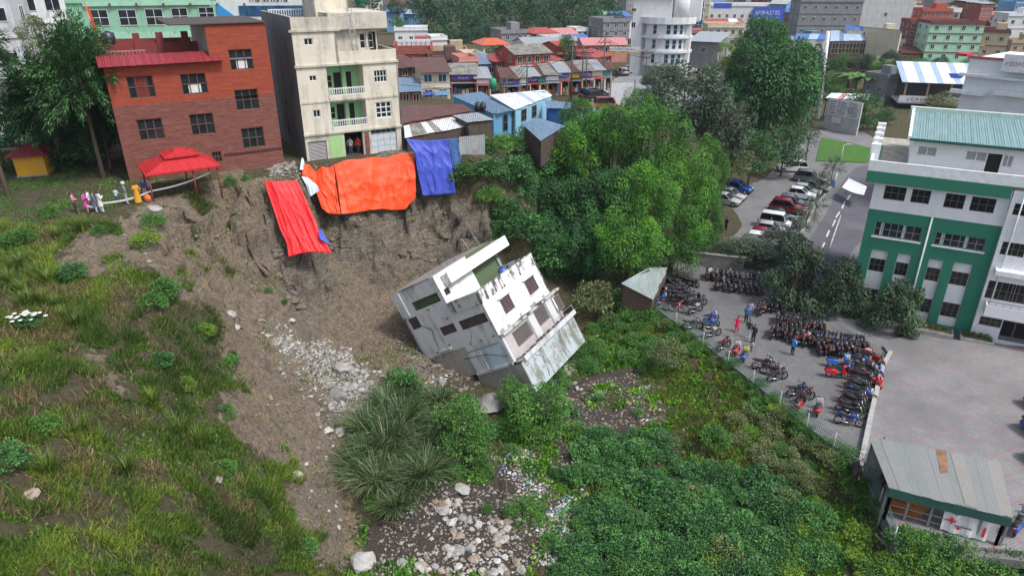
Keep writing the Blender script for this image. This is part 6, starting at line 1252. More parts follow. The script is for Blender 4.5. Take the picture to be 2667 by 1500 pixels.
pile([(650,1050),(760,1180),(850,1400),(890,1400),(880,1150),(800,1000)], 22, (.08, .22), (0, 2), 'small stone lying in the gully', 'stones in the gully')
for a, b, r, m_, s in ((892,962,.75,1,'big square concrete block in the rubble'),(880,1032,.85,1,'tall grey boulder standing in the rubble'),(853,1122,.42,0,'pale boulder at the gully bend'),(884,1128,.5,1,'round pale boulder beside the gully bend'),(945,1140,.6,1,'grey block at the reed edge'),(955,1068,.65,1,'grey slab at the upper reed edge'),(1275,1055,1.2,1,'large grey slab rock below the basement'),(766,1240,.45,0,'lone pale boulder in the gully'),(596,825,.7,1,'broken masonry stump on the slope'),(404,545,.6,1,'grey block by the tape at the scarp edge'),(612,855,.35,0,'pale stone under the masonry stump'),(1205,1275,.6,0,'large pale rock on top of the pile'),(945,1470,.9,1,'flat pale slab at the gully mouth'),(1150,1000,.5,1,'grey lump beside the basement wall'),(80,1290,.4,2,'flat stone in the grass'),(565,1250,.3,0,'pale stone by the gully rim'),(760,835,.3,0,'white stone on the slope below the rock face')): rock(a, b, r, m_, s, None, 'boulder', 'boulder')
def gravel(name, label, poly, n, rr, cols, seed, box, flat=.5):
    rg = np.random.default_rng(seed); x, y = scatter(n * 12, *box, rg); z = gzv(x, y); px, py = pix(x, y, z); w = inpoly(px + fbm(x, y, 2, 3, seed) * 60, py + fbm(x, y, 2, 3, seed + 5) * 60, poly); x, y, z = x[w][:n], y[w][:n], z[w][:n]; mb = MB()
    base = [Vector(v) for v in ((1,0,0),(-1,0,0),(0,1,0),(0,-1,0),(0,0,1),(0,0,-1))]; fs = ((0,2,4),(2,1,4),(1,3,4),(3,0,4),(2,0,5),(1,2,5),(3,1,5),(0,3,5))
    for i in range(len(x)):
        r = rr[0] + (rr[1] - rr[0]) * rg.random() ** 2.5; M = Matrix.Rotation(rg.uniform(0, 6.28), 3, 'Z') @ Matrix.Rotation(rg.uniform(-.6, .6), 3, 'X'); s = Vector((rg.uniform(.6, 1.4), rg.uniform(.6, 1.3), rg.uniform(.5, 1) * flat * 1.6)) * r; k = mb.mi(cols[rg.integers(len(cols))]); b = len(mb.v)
        for v in base: q = M @ Vector((v.x * s.x, v.y * s.y, v.z * s.z)); mb.v.append((x[i] + q.x, y[i] + q.y, z[i] + q.z + r * .25))
        for f in fs: mb.f.append(tuple(b + j for j in f)); mb.m.append(k); mb.sm.append(False)
    return tag(mb.build(name), label, None, None, 'stuff')
gravel('gravel', 'small broken stones between the rocks of the pile', RUBP, 1500, (.04, .15), [RK1, RK1, RK1, RK3], 31, (-12, 4, 24, 38))
gravel('gravel', 'stone chips over the rubble streak', [(680,860),(830,880),(920,930),(1000,1050),(900,1120),(820,980)], 2200, (.04, .17), [RK1, RK2], 32, (-18, -4, 34, 54))
gravel('gravel', 'pale broken concrete scattered over the gully', [(650,820),(900,900),(1010,990),(980,1130),(870,1180),(760,1010)], 700, (.05, .24), [RK1, RK2], 42, (-20, -3, 32, 54))
gravel('gravel', 'earth clods and chips on the bare slope', SOILP, 4200, (.03, .12), [RK3, RK3, RK2], 33, (-32, 2, 24, 62))
LC = [plain('litter ' + n, c, .6) for n, c in (('white', (.5,.5,.5)), ('pale', (.45,.43,.4)), ('blue', (.08,.16,.36)), ('sky', (.25,.36,.46)), ('pink', (.36,.2,.2)), ('tan', (.3,.24,.18)), ('grey', (.2,.2,.2)), ('green', (.08,.3,.2)))]
gravel('litter', 'plastic bags and rubbish strewn down the bank', [(1290,1180),(1400,1170),(1430,1260),(1400,1330),(1300,1260)], 620, (.03, .14), LC + LC[:2] * 2, 34, (-4, 6, 28, 42), .25)
gravel('litter', 'white and blue rubbish spread along the foot of the bank', [(1390,1330),(1480,1290),(1520,1190),(1530,1310),(1490,1470),(1400,1480)], 900, (.04, .15), LC + LC[:2] * 2, 35, (0, 8, 25, 40), .25)
gravel('litter', 'rubbish and brushwood heap beside the slipped house', GARP, 2400, (.03, .12), LC + [LC[6], LC[5]] * 3 + [RK3] * 10, 36, (0, 14, 26, 48), .35)
gravel('litter', 'pale rubbish caught beside the basement', [(1110,960),(1180,960),(1170,1010),(1110,1010)], 120, (.05, .2), LC[:3], 37, (-8, 0, 40, 50), .4)
gravel('rubble', 'earth clods and broken plaster heaped along the long side of the slipped house', [(1000,840),(1090,890),(1180,960),(1250,1010),(1170,1040),(1050,960)], 420, (.06, .3), [RK3, RK2, RK3], 39, (-14, 0, 40, 56))
gravel('rubble', 'broken plaster and earth under the plinth of the slipped house', [(1350,990),(1500,900),(1540,930),(1400,1040)], 380, (.05, .26), [RK2, RK3, RK2], 40, (-2, 10, 40, 58))
gravel('rubble', 'broken bricks and stones heaped between the two houses', [(690,440),(770,430),(800,475),(700,465)], 420, (.06, .22), [RK3, RK2, RK1], 38, (-24, -14, 50, 62))

# ------------------------------------------------------------------ layered rock showing in the scarp
def strata(n, poly, seed, mats, box, size=(.25, 1.1)):
    rg = np.random.default_rng(seed); x, y = scatter(n * 40, *box, rg); z = gzv(x, y); px, py = pix(x, y, z); w = inpoly(px, py, poly) & (samp(STEEP, x, y) > .35) & (fbm(x, y, 2.0, 3, seed) > -.02); x, y, z = x[w][:n], y[w][:n], z[w][:n]; mb = MB(); src = [[v.co.copy() for v in m_.vertices] for m_ in ROCKB]; fcs = [[tuple(p.vertices) for p in m_.polygons] for m_ in ROCKB]
    for i in range(len(x)):
        l = rg.uniform(*size) * .5; h = l * rg.uniform(.25, .75); d = rg.uniform(.3, .6); M = Matrix.Rotation(rg.normal(.12, .35), 3, 'Z') @ Matrix.Rotation(rg.normal(.15, .2), 3, 'Y') @ Matrix.Rotation(rg.normal(-.1, .3), 3, 'X'); k = mb.mi(mats[rg.integers(len(mats))]); q = rg.integers(len(src)); b_ = len(mb.v)
        for v in src[q]: u = M @ Vector((v.x * l, v.y * d, v.z * h)); mb.v.append((x[i] + u.x, y[i] + u.y + d * .5, z[i] + u.z))
        for f in fcs[q]: mb.f.append(tuple(b_ + j for j in f)); mb.m.append(k); mb.sm.append(False)
    return tag(mb.build('rock_layers'), 'broken layers of grey brown rock in the bare scarp', None, None, 'stuff')
ROCKB = [rock_mesh(900 + i, RK3, 1, .25, 1.0) for i in range(4)]
RKA = rockmat('grey shale', (0.075, 0.07, 0.063), (0.14, 0.128, 0.112), (0.2, 0.185, 0.16)); RKB = rockmat('brown clay rock', (0.09, 0.068, 0.048), (0.155, 0.12, 0.085), (0.23, 0.17, 0.105))
strata(70, [(700,660),(840,600),(1060,540),(1210,590),(1290,660),(1220,720),(1030,760),(960,850),(820,860),(720,760)], 5, [RKA, RKB, RKB], (-24, 0, 46, 66), (.3, 1.5))
strata(30, [(560,520),(690,480),(790,480),(870,560),(1060,520),(1190,560),(1060,600),(850,640),(700,680),(560,640)], 6, [RKB], (-30, 0, 46, 66), (.2, .9))

# ------------------------------------------------------------------ the town beyond
def town(name, label, pxL, pxR, pyT, pyB, zb, slant, dep, wm, rows, cols, roof='flat', rm=None, win=(1.0, 1.2), cat='house', fm=None, gm=None, group=None, side=2, bands=True, rh=1.2, bm=None, balc=0, skip=()):
    A = P(pxL, pyB, zb); Y2 = A.y + slant; B = Vector(((pxR - CX) / F * (Y2 * CT + (CZ - zb) * ST), Y2, zb)); zt = CZ - A.y * math.tan(PITCH + math.atan((pyT - CY) / F)); h = max(2.2, zt - zb)
    f = Fr(A, B, zb); W_ = f.W; t = thing(name, label, cat, f.M, group)
    MB().box(0, W_, 0, dep, -2.5, h, wm, skip='b').build('wall', t)
    bm = bm or wm; sh = h / max(1, rows)
    if bands and rows > 1:
        for r in range(1, rows): MB().box(-.12, W_ + .12, -.14, -.004, r * sh - .12, r * sh + .1, bm).build('slab_edge', t)
    fm = fm or WHITEF
    w, hh = win; w = min(w, W_ / max(1, cols) * .62); hh = min(hh, sh * .55)
    for r in range(rows):
        for c in range(cols):
            if (r, c) in skip: continue
            x = W_ * (c + .5) / cols; window(t, I4, round(x - w / 2, 2), round(x - w / 2, 2) + round(w, 2), r * sh + sh * .34, r * sh + sh * .34 + round(hh, 2), y=-.07, cols=2, rows=1, fm=fm, gm=gm, bar=.07)
    L = side_l(W_, dep) if (A.x + B.x) > 0 else side_r(W_, dep)
    for r in range(rows):
        for c in range(side):
            x = dep * (c + .5) / side; window(t, L, x - w / 2, x - w / 2 + round(w, 2), r * sh + sh * .34, r * sh + sh * .34 + round(hh, 2), y=-.07, cols=2, rows=1, fm=fm, gm=gm, bar=.07)
    if balc:
        for r in range(1, rows):
            MB().box(W_ * .1, W_ * (.1 + balc), -1.0, -.15, r * sh - .1, r * sh, bm).build('balcony_slab', t); MB().box(W_ * .1, W_ * (.1 + balc), -1.0, -.92, r * sh, r * sh + .9, bm).build('balcony_front', t)
    rm = rm or wm
    if roof == 'flat':
        for bx in ((-.1, W_ + .1, -.1, .1), (-.1, W_ + .1, dep - .1, dep + .1), (-.1, .1, .1, dep - .1), (W_ - .1, W_ + .1, .1, dep - .1)): MB().box(*bx, h + .003, h + .8, bm).build('parapet', t)
        MB().box(-.25, W_ + .25, -.25, -.104, h - .1, h + .12, bm).build('cornice', t)
        if W_ > 5 and dep > 5 and R.random() < .7: MB().box(W_ * .55, W_ * .9, dep * .35, dep * .75, h, h + 2.2, wm).build('stair_head', t)
    elif roof == 'hip':
        hip(MB(), -.5, W_ + .5, -.5, dep + .5, h, W_ * .3, W_ * .7, dep * .42, dep * .58, h + rh, rm).build('roof', t)
    elif roof == 'gable':
        n = max(3, int(W_ / 1.6)); sheets(t, I4, -.4, W_ + .4, [rm], [(-.6, h - .1), (dep * .5, h + rh)], .006, n=n); sheets(t, I4, -.4, W_ + .4, [rm], [(dep + .6, h - .1), (dep * .5, h + rh)], .006, n=n)
        mb = MB()
        for x in (0, W_): mb.face([(x, 0, h), (x, dep, h), (x, dep * .5, h + rh)], wm)
        mb.build('gable_wall', t)
    elif roof == 'mono':
        sheets(t, I4, -.4, W_ + .4, [rm], [(-.8, h + .05), (dep + .3, h + rh)], .01, n=max(3, int(W_ / 1.4)))
    return t, f, h
def wallsign(t, f, q, m, y=-.25, th=.12, name='sign', text=None, tm=None):
    a = f.rect(q, y); MB().box(a[0], a[1], y - th, y, a[2], a[3], m).build(name, t)
    if text:
        n = text; s = min((a[3] - a[2]) * .75, (a[1] - a[0]) / n * 1.35)
        scribble(t, min(a[1] - a[0], n * s * .75), s * 1.1, n, tm or WHITEF, Matrix.Translation(((a[0] + a[1]) / 2 - min(a[1] - a[0], n * s * .75) / 2, y - th - .002, (a[2] + a[3]) / 2 - s * .55)))
    return a
S = stucco
BRK = brick('town red brick', (0.34, 0.075, 0.05), (0.28, 0.06, 0.045), (0.25, 0.18, 0.15), dirt=.4); TBR = S('terracotta paint', (0.40, 0.085, 0.05), .3); WHT = S('town white', (0.66, 0.67, 0.68), .25); CRM = S('town cream', (0.58, 0.52, 0.40), .35); TAN = S('town tan', (0.42, 0.33, 0.22), .35); GRY = S('town bare cement', (0.22, 0.225, 0.24), .5)
LGR = S('town light grey', (0.48, 0.49, 0.50), .35); MNT = S('town mint', (0.36, 0.58, 0.44), .25); PNK = S('town salmon', (0.55, 0.24, 0.20), .25); BLU = S('town blue', (0.16, 0.32, 0.55), .25); SAGE = S('school green', (0.24, 0.47, 0.33), .25); MAR = S('maroon trim', (0.16, 0.045, 0.055), .3); BGE = S('town beige', (0.46, 0.37, 0.26), .3)
RT = tin('town red tin', (0.42, 0.075, 0.06), .1); RTO = tin('town orange tin', (0.62, 0.13, 0.05), .1); RTP = tin('town pink tin', (0.60, 0.25, 0.24), .1); RTB = tin('town blue tin', (0.07, 0.17, 0.45), .08); PUR = plain('purple sign', (0.10, 0.05, 0.32), .5); SBL = plain('blue sign', (0.03, 0.08, 0.42), .5); SWH = plain('white sign', (0.66, 0.66, 0.68), .5)
# left: school behind the brick house, white block behind the trees
t, f, h = town('school', 'long light green school block with maroon sills behind the brick house', 215, 575, 8, 205, 12, 6, 14, SAGE, 1, 1, 'flat', win=(.1, .1), cat='building', side=0, bands=False, skip=((0, 0),))
for q in ((231,26,288,68),(305,26,361,67),(375,24,430,66),(444,22,494,63),(515,20,561,50),(322,101,376,117),(405,97,438,112),(459,94,496,109),(270,104,305,122)):
    a = f.rect(q); MB().box(a[0], a[1], -.02, -.004, a[2], a[3], DARK).build('window_recess', t); window(t, I4, *a, y=-.1, cols=2, rows=2, fm=WHITEF, bar=.08)
for q in ((215,9,575,13),(250,90,575,95)): a = f.rect(q); MB().box(a[0], a[1], -.35, -.01, a[2], a[3] + .1, MNT).build('ledge', t)
for i in range(6): a = f.rect((283 + i * 70, 9, 290 + i * 70, 17)); MB().box(a[0], a[1], -.5, -.36, a[2], a[3], MAR).build('bracket', t)
for i in range(3): a = f.rect((335 + i * 60, 72, 337 + i * 60, 88)); MB().tube([(a[0], -.5, a[2]), (a[0], -.5, a[3])], .03, STEEL, 5).build('rail_post', t)
a = f.rect((335, 71, 515, 72)); MB().tube([(a[0], -.5, a[3]), (a[1], -.5, a[3])], .03, STEEL, 5).build('hand_rail', t)
fl = thing('flag_pole', 'leaning orange flag pole in front of the green school', 'flag', Matrix.Translation(PY(268, 140, 72))); MB().tube([(0,0,-3), (-.6,0,4.8)], .05, RTO, 6).build('pole', fl); MB().prof([(-.15,.4),(.2,.3),(-.3,4.2),(-.6,4.2)], -.02, .02, plain('orange cloth', (0.6, 0.12, 0.05), .8)).build('cloth', fl)
t, f, h = town('white_block', 'white concrete block with a deep balcony behind the lawn trees', 100, 222, -30, 235, 12, 3, 10, WHT, 3, 2, cat='building', win=(2.4, 1.6), side=1)
t, f, h = town('white_block', 'large stained white block at the picture edge behind the lawn trees', -120, 110, -20, 330, 12, 3, 8, S('stained white', (0.55, 0.56, 0.58), .5), 3, 3, cat='building', win=(2.0, 1.4), side=1, balc=.7)
t, f, h = town('white_block', 'low white block with a green striped awning beside the booth', -80, 95, 310, 400, 12, 3, 3, WHT, 1, 2, win=(1.6, 1.2)); a = f.rect((-20, 335, 40, 360)); MB().box(a[0], a[1], -1.2, -.01, a[2], a[2] + .3, S('green awning', (0.03, 0.2, 0.1), .2)).build('awning', t)
t, f, h = town('storage_block', 'grey white row of stores between the lawn trees and the brick house', 95, 335, 215, 425, 12, 4, 4, S('grey white', (0.45, 0.46, 0.48), .5), 3, 5, win=(1.2, 1.4), side=0, balc=.8)
# hotel front with blue band behind the apartment house
t, f, h = town('showroom', 'curved white fronted showroom with a blue glass band behind the apartment house', 590, 812, -60, 170, 12, 2, 12, WHT, 1, 1, cat='building', side=0, bands=False, skip=((0, 0),))
a = f.rect((622, 16, 800, 42)); MB().box(a[0], a[1], -.1, -.01, a[2], a[3], GLASSB).build('glass_band', t)
for i in range(9): x = a[0] + (a[1] - a[0]) * i / 8; MB().box(x - .05, x + .05, -.16, -.101, a[2], a[3], SBL).build('mullion', t)
a = f.rect((574, 6, 615, 45)); MB().prof([(a[0] - .8, a[2]), (a[1], a[2]), (a[0] - .8, a[3])], -.3, -.05, plain('bright blue panel', (0.04, 0.25, 0.62), .5)).build('corner_panel', t); a = f.rect((800, 0, 812, 30)); MB().box(a[0], a[1], -.3, -.05, a[2], a[3], plain('bright blue panel', (0.04, 0.25, 0.62))).build('corner_panel', t)
for i in range(16): a = f.rect((650 + i * 6.2 + (i % 3), 1, 653 + i * 6.2 + (i % 4), 5)); MB().box(a[0], a[1], -.12, -.01, a[2], a[3], DARK).build('letter', t)
# between apartment house and the wood
H = [('house','small blue house with a pale blue roof above the shops',1008,1045,33,78,9,0,7,BLU,1,2,'mono',RTB), ('house','white cabin with bright blue side under a pale roof',1045,1098,38,62,10,1,7,BLU,1,2,'mono',T_LBL),
 ('house','white house with a tan parapet below the blue cabins',1030,1115,80,122,9,1,7,WHT,1,3,'flat',None), ('house','white house with tan roof edge beside the railed terrace',1126,1166,105,150,9,1,7,WHT,1,2,'flat',None), ('house','house with a long tan parapet wall in front of the wood',1125,1218,140,172,9,1,8,TAN,1,2,'flat',None),
 ('house','red brick house with white window surround under the railed terrace',1036,1126,141,182,9,1,8,BRK,1,3,'flat',None), ('house','dark brick house with flat top beside the pink wall',1120,1200,158,192,9,1,9,S('dark brick paint',(0.12,0.06,0.055),.4),1,2,'flat',None), ('house','salmon pink walled house behind the purple shop sign',1198,1246,161,205,9,1,7,PNK,1,2,'flat',None),
 ('house','house with a bright orange hip roof in front of the wood',1258,1325,118,152,9,2,8,CRM,1,3,'hip',RTO), ('house','bare cement house with roof tank beside the orange roof',1306,1370,88,140,9,2,9,GRY,2,2,'flat',None), ('house','dark red house with a red hip roof among the wood edge',1390,1452,88,125,9,2,9,BRK,1,4,'hip',RT), ('house','long house under a salmon tin roof beside the dark red house',1452,1502,90,122,9,2,9,PNK,1,3,'gable',RTP),
 ('house','house with a blue tin roof beside the salmon roofs',1480,1535,108,135,9,2,8,BLU,1,2,'gable',RTB), ('house','long salmon walled house under a pink tin roof',1520,1632,118,150,9,1,9,PNK,1,5,'gable',RTP), ('house','tall bare cement block beside the white tower',1568,1636,58,125,9,2,10,GRY,3,3,'flat',None), ('house','small green topped house above the cement block',1570,1600,38,75,10,1,8,MNT,1,2,'flat',RT), ('house','white house with a blue roof above the cement block',1605,1645,45,80,10,1,8,WHT,1,2,'mono',RTB),
 ('house','pale house with a low roof on the wood edge',1538,1568,88,112,9,1,8,LGR,1,2,'flat',None),
 ('house','red roofed house among the street poles',1490,1565,148,190,8.5,2,9,TBR,1,3,'hip',RT), ('house','brick house with a red hip roof at the street corner',1545,1590,150,200,8.5,4,9,BRK,2,2,'hip',RT), ('house','two storey orange brick house with a dark tin roof',1342,1432,142,215,8.5,3,9,TBR,2,4,'gable',T_OLD), ('house','orange brick annex beside the two storey brick house',1430,1462,160,205,8.5,2,8,TBR,1,2,'mono',RT), ('house','white gabled house behind the orange brick house',1372,1440,118,165,9,2,9,WHT,1,3,'gable',T_GREY),('house','grey house between orange brick house and red roofs',1432,1500,108,150,9,2,9,LGR,1,3,'flat',None),
 ('house','terracotta house with a rusty roof beside the street trees',1465,1500,128,180,8.5,2,9,TBR,1,2,'gable',RT)]
for r in H: town(*r)
# cottage with brown roof and cream front, blue shop front below
t, f, h = town('shop_house', 'cream fronted shop house with a rusty brown roof', 1099, 1173, 190, 268, 8.6, 1, 9, CRM, 2, 2, 'mono', T_RUST, win=(1.3, 1.3), gm=GLASSB); wallsign(t, f, (1101,240,1130,249), SBL, text=6); wallsign(t, f, (1132,238,1170,248), plain('sky sign', (0.2, 0.4, 0.6)))
sdw = [('shop_house','low brick shop with a grey roof beside the rusty roofed shack',1046,1098,240,280,8.6,1,6,BRK,1,2,'mono',T_BLUE), ('shop_house','brick sided house behind the cream shop front',1044,1098,178,240,8.6,2,8,BR_LO,2,2,'mono',T_RUST)]
for r in sdw: town(*r)
# terrace with white railing
t, f, h = town('terrace_house', 'long house with a red railed terrace and white lettered board', 1028, 1128, 128, 165, 9, 1, 8, S('red parapet', (0.42, 0.10, 0.09), .3), 1, 3, 'flat'); a = wallsign(t, f, (1034,103,1122,122), SWH, text=15, tm=plain('blue lettering', (0.1, 0.3, 0.5)))
for i in range(8): x = a[0] + (a[1] - a[0]) * i / 7; MB().box(x - .06, x + .06, -.5, -.4, h, h + 1.6, plain('pink rail', (0.5, 0.2, 0.2))).build('rail_post', t)
# rows of shops along the street: each shop its own bay with its own sign board
shops = [(1176,1240,195,245,'purple and white',PUR,5),(1240,1275,205,246,'white',SWH,None),(1310,1352,207,248,'blue and white',PUR,6),(1352,1375,203,246,'pale',SWH,None),(1375,1400,200,244,'purple',PUR,4),(1400,1420,200,243,'green',plain('green sign',(0.03,0.3,0.15)),None),(1420,1455,196,242,'white and grey',SWH,6),(1455,1482,190,240,'blue lettered',SBL,6),(1482,1510,190,238,'yellow',plain('yellow sign',(.6,.42,.05)),None),(1510,1540,186,236,'violet',PUR,6),(1540,1568,184,233,'cream',CRM,None),(1568,1592,182,230,'teal',S('teal paint',(0.05,0.25,0.22),.3),None)]
goods = [plain('goods ' + n, c) for n, c in (('red', (.4,.05,.05)), ('yellow', (.5,.35,.05)), ('blue', (.05,.1,.4)), ('white', (.5,.5,.5)), ('brown', (.2,.1,.05)))]
for i, (a0, a1, yt, yb, cn, sm, tx) in enumerate(shops):
    t, f, h = town('shop', 'open fronted street shop with a %s sign board' % cn, a0, a1, yt, yb, 8.5, .4, 5, [BRK, TBR, LGR, CRM][i % 4], 1, 1, 'mono', [T_OLD, T_GREY, T_RUST][i % 3], skip=((0, 0),), side=0, cat='shop', group='shops along the street')
    MB().box(.25, f.W - .25, -.03, -.004, 0, h * .56, DARK).build('shop_opening', t); a = wallsign(t, f, (a0 + 1.5, yt + 3, a1 - 1.5, yt + 13), sm, text=tx)
    MB().box(-.1, f.W + .1, -1.5, -.3, h * .6, h * .6 + .08, [T_GREY, RT, T_BLUE][i % 3]).build('awning', t)
    for x in (.0, f.W - .14): MB().box(x, x + .14, -1.4, -1.26, -.3, h * .6, [RTO, WHITEF, goods[1]][i % 3]).build('awning_post', t)
    for k in range(5): x = .4 + k * (f.W - .8) / 5; MB().box(x, x + (f.W - .8) / 6.5, -.8, -.3, 0, R.uniform(.5, 1.3), goods[R.randrange(5)]).build('goods_crate', t)
# white hotel with the bowed front
t, f, h = town('white_hotel', 'tall white hotel with a bowed corner front and blue windows', 1638, 1735, -5, 196, 8.3, -2, 10, WHT, 1, 1, cat='building', skip=((0, 0),), side=0, bands=False)
for q in ((1645,22,1657,31),(1645,58,1655,73),(1635,100,1643,118)): a = f.rect(q); window(t, I4, *a, y=-.07, cols=2, rows=1)
B0 = f.I @ PY(1664, 150, f.M.translation.y - 1.5); x0 = f.at(1662, 150, -2.0)[0]; x1 = f.at(1790, 150, -2.0)[0]; zr = [f.at(1700, y, -2.5)[1] for y in (175, 137, 99, 60, 50)]
rad = (x1 - x0) / 2; cxm = (x0 + x1) / 2; nseg = 12
def arc(a, r): th_ = math.pi * (1.04 - a * 1.08); return (cxm + r * math.cos(th_), 2.0 - r * .75 * math.sin(th_))
for k in range(len(zr) - 2):
    z0, zz1 = max(-.2, zr[k]), zr[k + 1]
    for i in range(nseg):
        p, q = arc(i / nseg, rad), arc((i + 1) / nseg, rad); M_ = Fr(Vector((p[0], p[1], 0)), Vector((q[0], q[1], 0)), 0); ww = M_.W
        MB().box(0, ww, 0, .3, z0, zz1, WHT, M_.M).build('wall', t)
        if i % 2 == 0 or i in (7, 9): window(t, M_.M, ww * .18, ww * .82, z0 + (zz1 - z0) * .2, z0 + (zz1 - z0) * .85, y=-.07, cols=1, rows=2, gm=GLASSB, fm=WHITEF)
        p2, q2_ = arc(i / nseg, rad + .6), arc((i + 1) / nseg, rad + .6); M2 = Fr(Vector((p2[0], p2[1], 0)), Vector((q2_[0], q2_[1], 0)), 0); MB().box(0, M2.W, 0, 1.0, zz1 - .2, zz1 + .25, WHT, M2.M).build('slab_edge', t)
top = zr[3]
for i in range(nseg): p2, q2_ = arc(i / nseg, rad + .9), arc((i + 1) / nseg, rad + .9); M2 = Fr(Vector((p2[0], p2[1], 0)), Vector((q2_[0], q2_[1], 0)), 0); MB().box(0, M2.W, 0, .2, top - .3, top + .9, WHT, M2.M).build('parapet', t)
MB().box(x0, x1, 0, 10, -1, top - .1, WHT).build('wall', t)
a = f.at(1712, 30, 2)[0]; MB().box(a, x1 + 1.5, 3, 12, top, top + 5, WHT).build('upper_block', t); MB().tube([(x1 - 2.2, 2, top), (x1 - 2.2, 2, top + 6)], 1.6, WHT, 14).build('round_tower', t)
wallsign(t, f, (1588,122,1668,136), SWH, y=-3.2, text=16, tm=plain('red blue lettering', (0.3, 0.1, 0.3))); wallsign(t, f, (1590,136,1668,141), goods[1], y=-3.2)
M3 = [('house','cream building with a tall blue glass panel beside the white hotel',1787,1842,-20,72,9,-2,12,CRM,3,2,'flat',None),('house','long white building with blue shutters and rooftop boards',1842,2020,16,62,9,-2,10,WHT,1,9,'flat',None),('house','cream restaurant house with a red striped terrace roof',1838,1932,72,125,8.5,-1,10,CRM,2,5,'flat',None),('warehouse','dark grey warehouse beside the white hotel',1790,1868,108,150,8.5,-3,14,GRY,1,1,'mono',T_GREY),
 ('house','grey blue building with a white frame behind the big bamboo',1955,2020,58,100,8.5,-2,10,S('grey blue',(0.28,0.36,0.42),.3),2,3,'flat',None),('house','large unpainted cement building behind the market',2072,2232,5,95,8,-2,12,GRY,3,6,'flat',None),('tower_block','tall plain pale grey tower above the market roofs',2228,2362,-60,95,8,-1,14,LGR,1,1,'flat',None),('house','cream walled shop row with dark openings at the foot of the grey tower',2268,2335,88,140,7,-1,8,CRM,1,3,'flat',None),
 ('house','brown brick flats crowded beside the grey tower',2355,2405,60,140,6,-1,9,BRK,4,3,'flat',None),('house','red brick apartment house with white balconies',2385,2462,30,110,6.5,-1,9,S('bright brick paint',(0.42,0.09,0.06),.3),4,4,'flat',None),('house','mint green three storey house with maroon floor bands',2402,2540,63,160,5,-2,9,MNT,4,4,'flat',None),('house','beige three storey house with a maroon roof edge',2540,2612,84,152,5,-3,9,BGE,2,2,'flat',None),('house','plain white house on the knoll behind the beige house',2610,2700,42,105,7,-1,9,WHT,2,3,'flat',None),('house','grey brown flats behind the red brick apartment house',2420,2500,8,70,7.5,-1,9,S('mauve cement',(0.3,0.26,0.27),.4),3,4,'flat',None),('house','pale stone house at the right edge of the town',2628,2700,112,140,5.5,-1,7,TAN,1,3,'flat',None),('house','white and mint house between red brick flats and knoll',2465,2560,22,72,7.5,-1,9,S('mint white',(0.5,0.6,0.55),.3),2,5,'flat',None)]
for r in M3: town(*r, bm=MAR if 'maroon' in r[1] else None)
# restaurant roof, glass panel, signs, market
def sheetroof(name, label, px, zs, mats, n, cat='roof'): return shack(name, label, cat, px, zs, min(zs) - 3, mats, LGR, n, open_=('front', 'back', 'left', 'right'))
sheetroof('terrace_roof', 'red and white striped tin roof over the restaurant terrace', [(1840,50),(1930,50),(1942,66),(1834,66)], (15,15,13.6,13.6), [RT, RT, RT, SWH], 8, 'canopy')
q = PY(1812, 35, 238); w_ = thing('glazed_front', 'tall blue glazed front on the cream building', 'glazing', Matrix.Translation(q)); MB().box(-2.6, 2.6, -.2, 0, -5.5, 5.5, WHITEF).build('frame', w_)
for i in range(4):
    for j in range(6): MB().box(-2.4 + i * 1.22, -1.3 + i * 1.22, -.26, -.203, -5.2 + j * 1.75, -3.6 + j * 1.75, GLASSB).build('pane', w_)
q = PY(1999, 43, 225); w_ = thing('blue_sign', 'blue board with white lettering above the bamboo', 'sign', Matrix.Translation(q)); MB().box(-4.6, 4.6, -.3, 0, -2.6, 2.6, SBL).build('board', w_); MB().box(-.3, .3, 0, .3, -7, 2, STEEL).build('post', w_)
scribble(w_, 7.6, 3.8, 9, SWH, Matrix.Translation((-3.8, -.303, -1.8)), 2)
q = PY(1882, 15, 250); w_ = thing('blue_sign', 'small blue board on the roof of the long white building', 'sign', Matrix.Translation(q)); MB().box(-3, 3, -.3, 0, -1, 1, SBL).build('board', w_); MB().box(-3, 3, -.32, -.3, .7, 1, SWH).build('edge', w_)
shack('market_hall', 'open market hall with a rippled pale blue roof', 'market', [(2165,80),(2275,86),(2280,106),(2162,108)], (12.5,12.5,10.5,10.5), 6, [T_LBL, T_LBL, T_BLUE], {'all': plain('market interior', (0.07, 0.045, 0.04), .9, 0, .5)}, 10, wins=[('front', [(2168 + i * 18, 113, 2181 + i * 18, 140) for i in range(6)], dict(cols=2, rows=3, fm=goods[4], gm=goods[1]) if 0 else dict(cols=2, rows=2, fm=TAN, gm=DARK))])
shack('market_hall', 'blue roofed shed against the glass fronted building', 'shed', [(2075,88),(2160,90),(2150,104),(2068,104)], (12,12,11,11), 6, [RTB, T_LBL], LGR, 7)
shack('market_hall', 'long roof with bright blue edge at the foot of the grey tower', 'shed', [(2200,66),(2350,80),(2352,88),(2205,78)], (14,13.5,12.5,13), 8, [RTB], CRM, 12, wins=[('front', [(2212 + i * 23, 92, 2226 + i * 23, 104) for i in range(6)] + [(2216 + i * 30, 110, 2236 + i * 30, 126) for i in range(4)], dict(cols=2, rows=1, fm=GREYF))])
t, f, h = town('glass_house', 'blue glass fronted building behind the white mast', 2085, 2152, 108, 165, 4, 4, 8, S('blue curtain wall', (0.10, 0.19, 0.24), .2), 3, 4, 'flat', gm=GLASSB, cat='building', win=(1.6, 1.8))
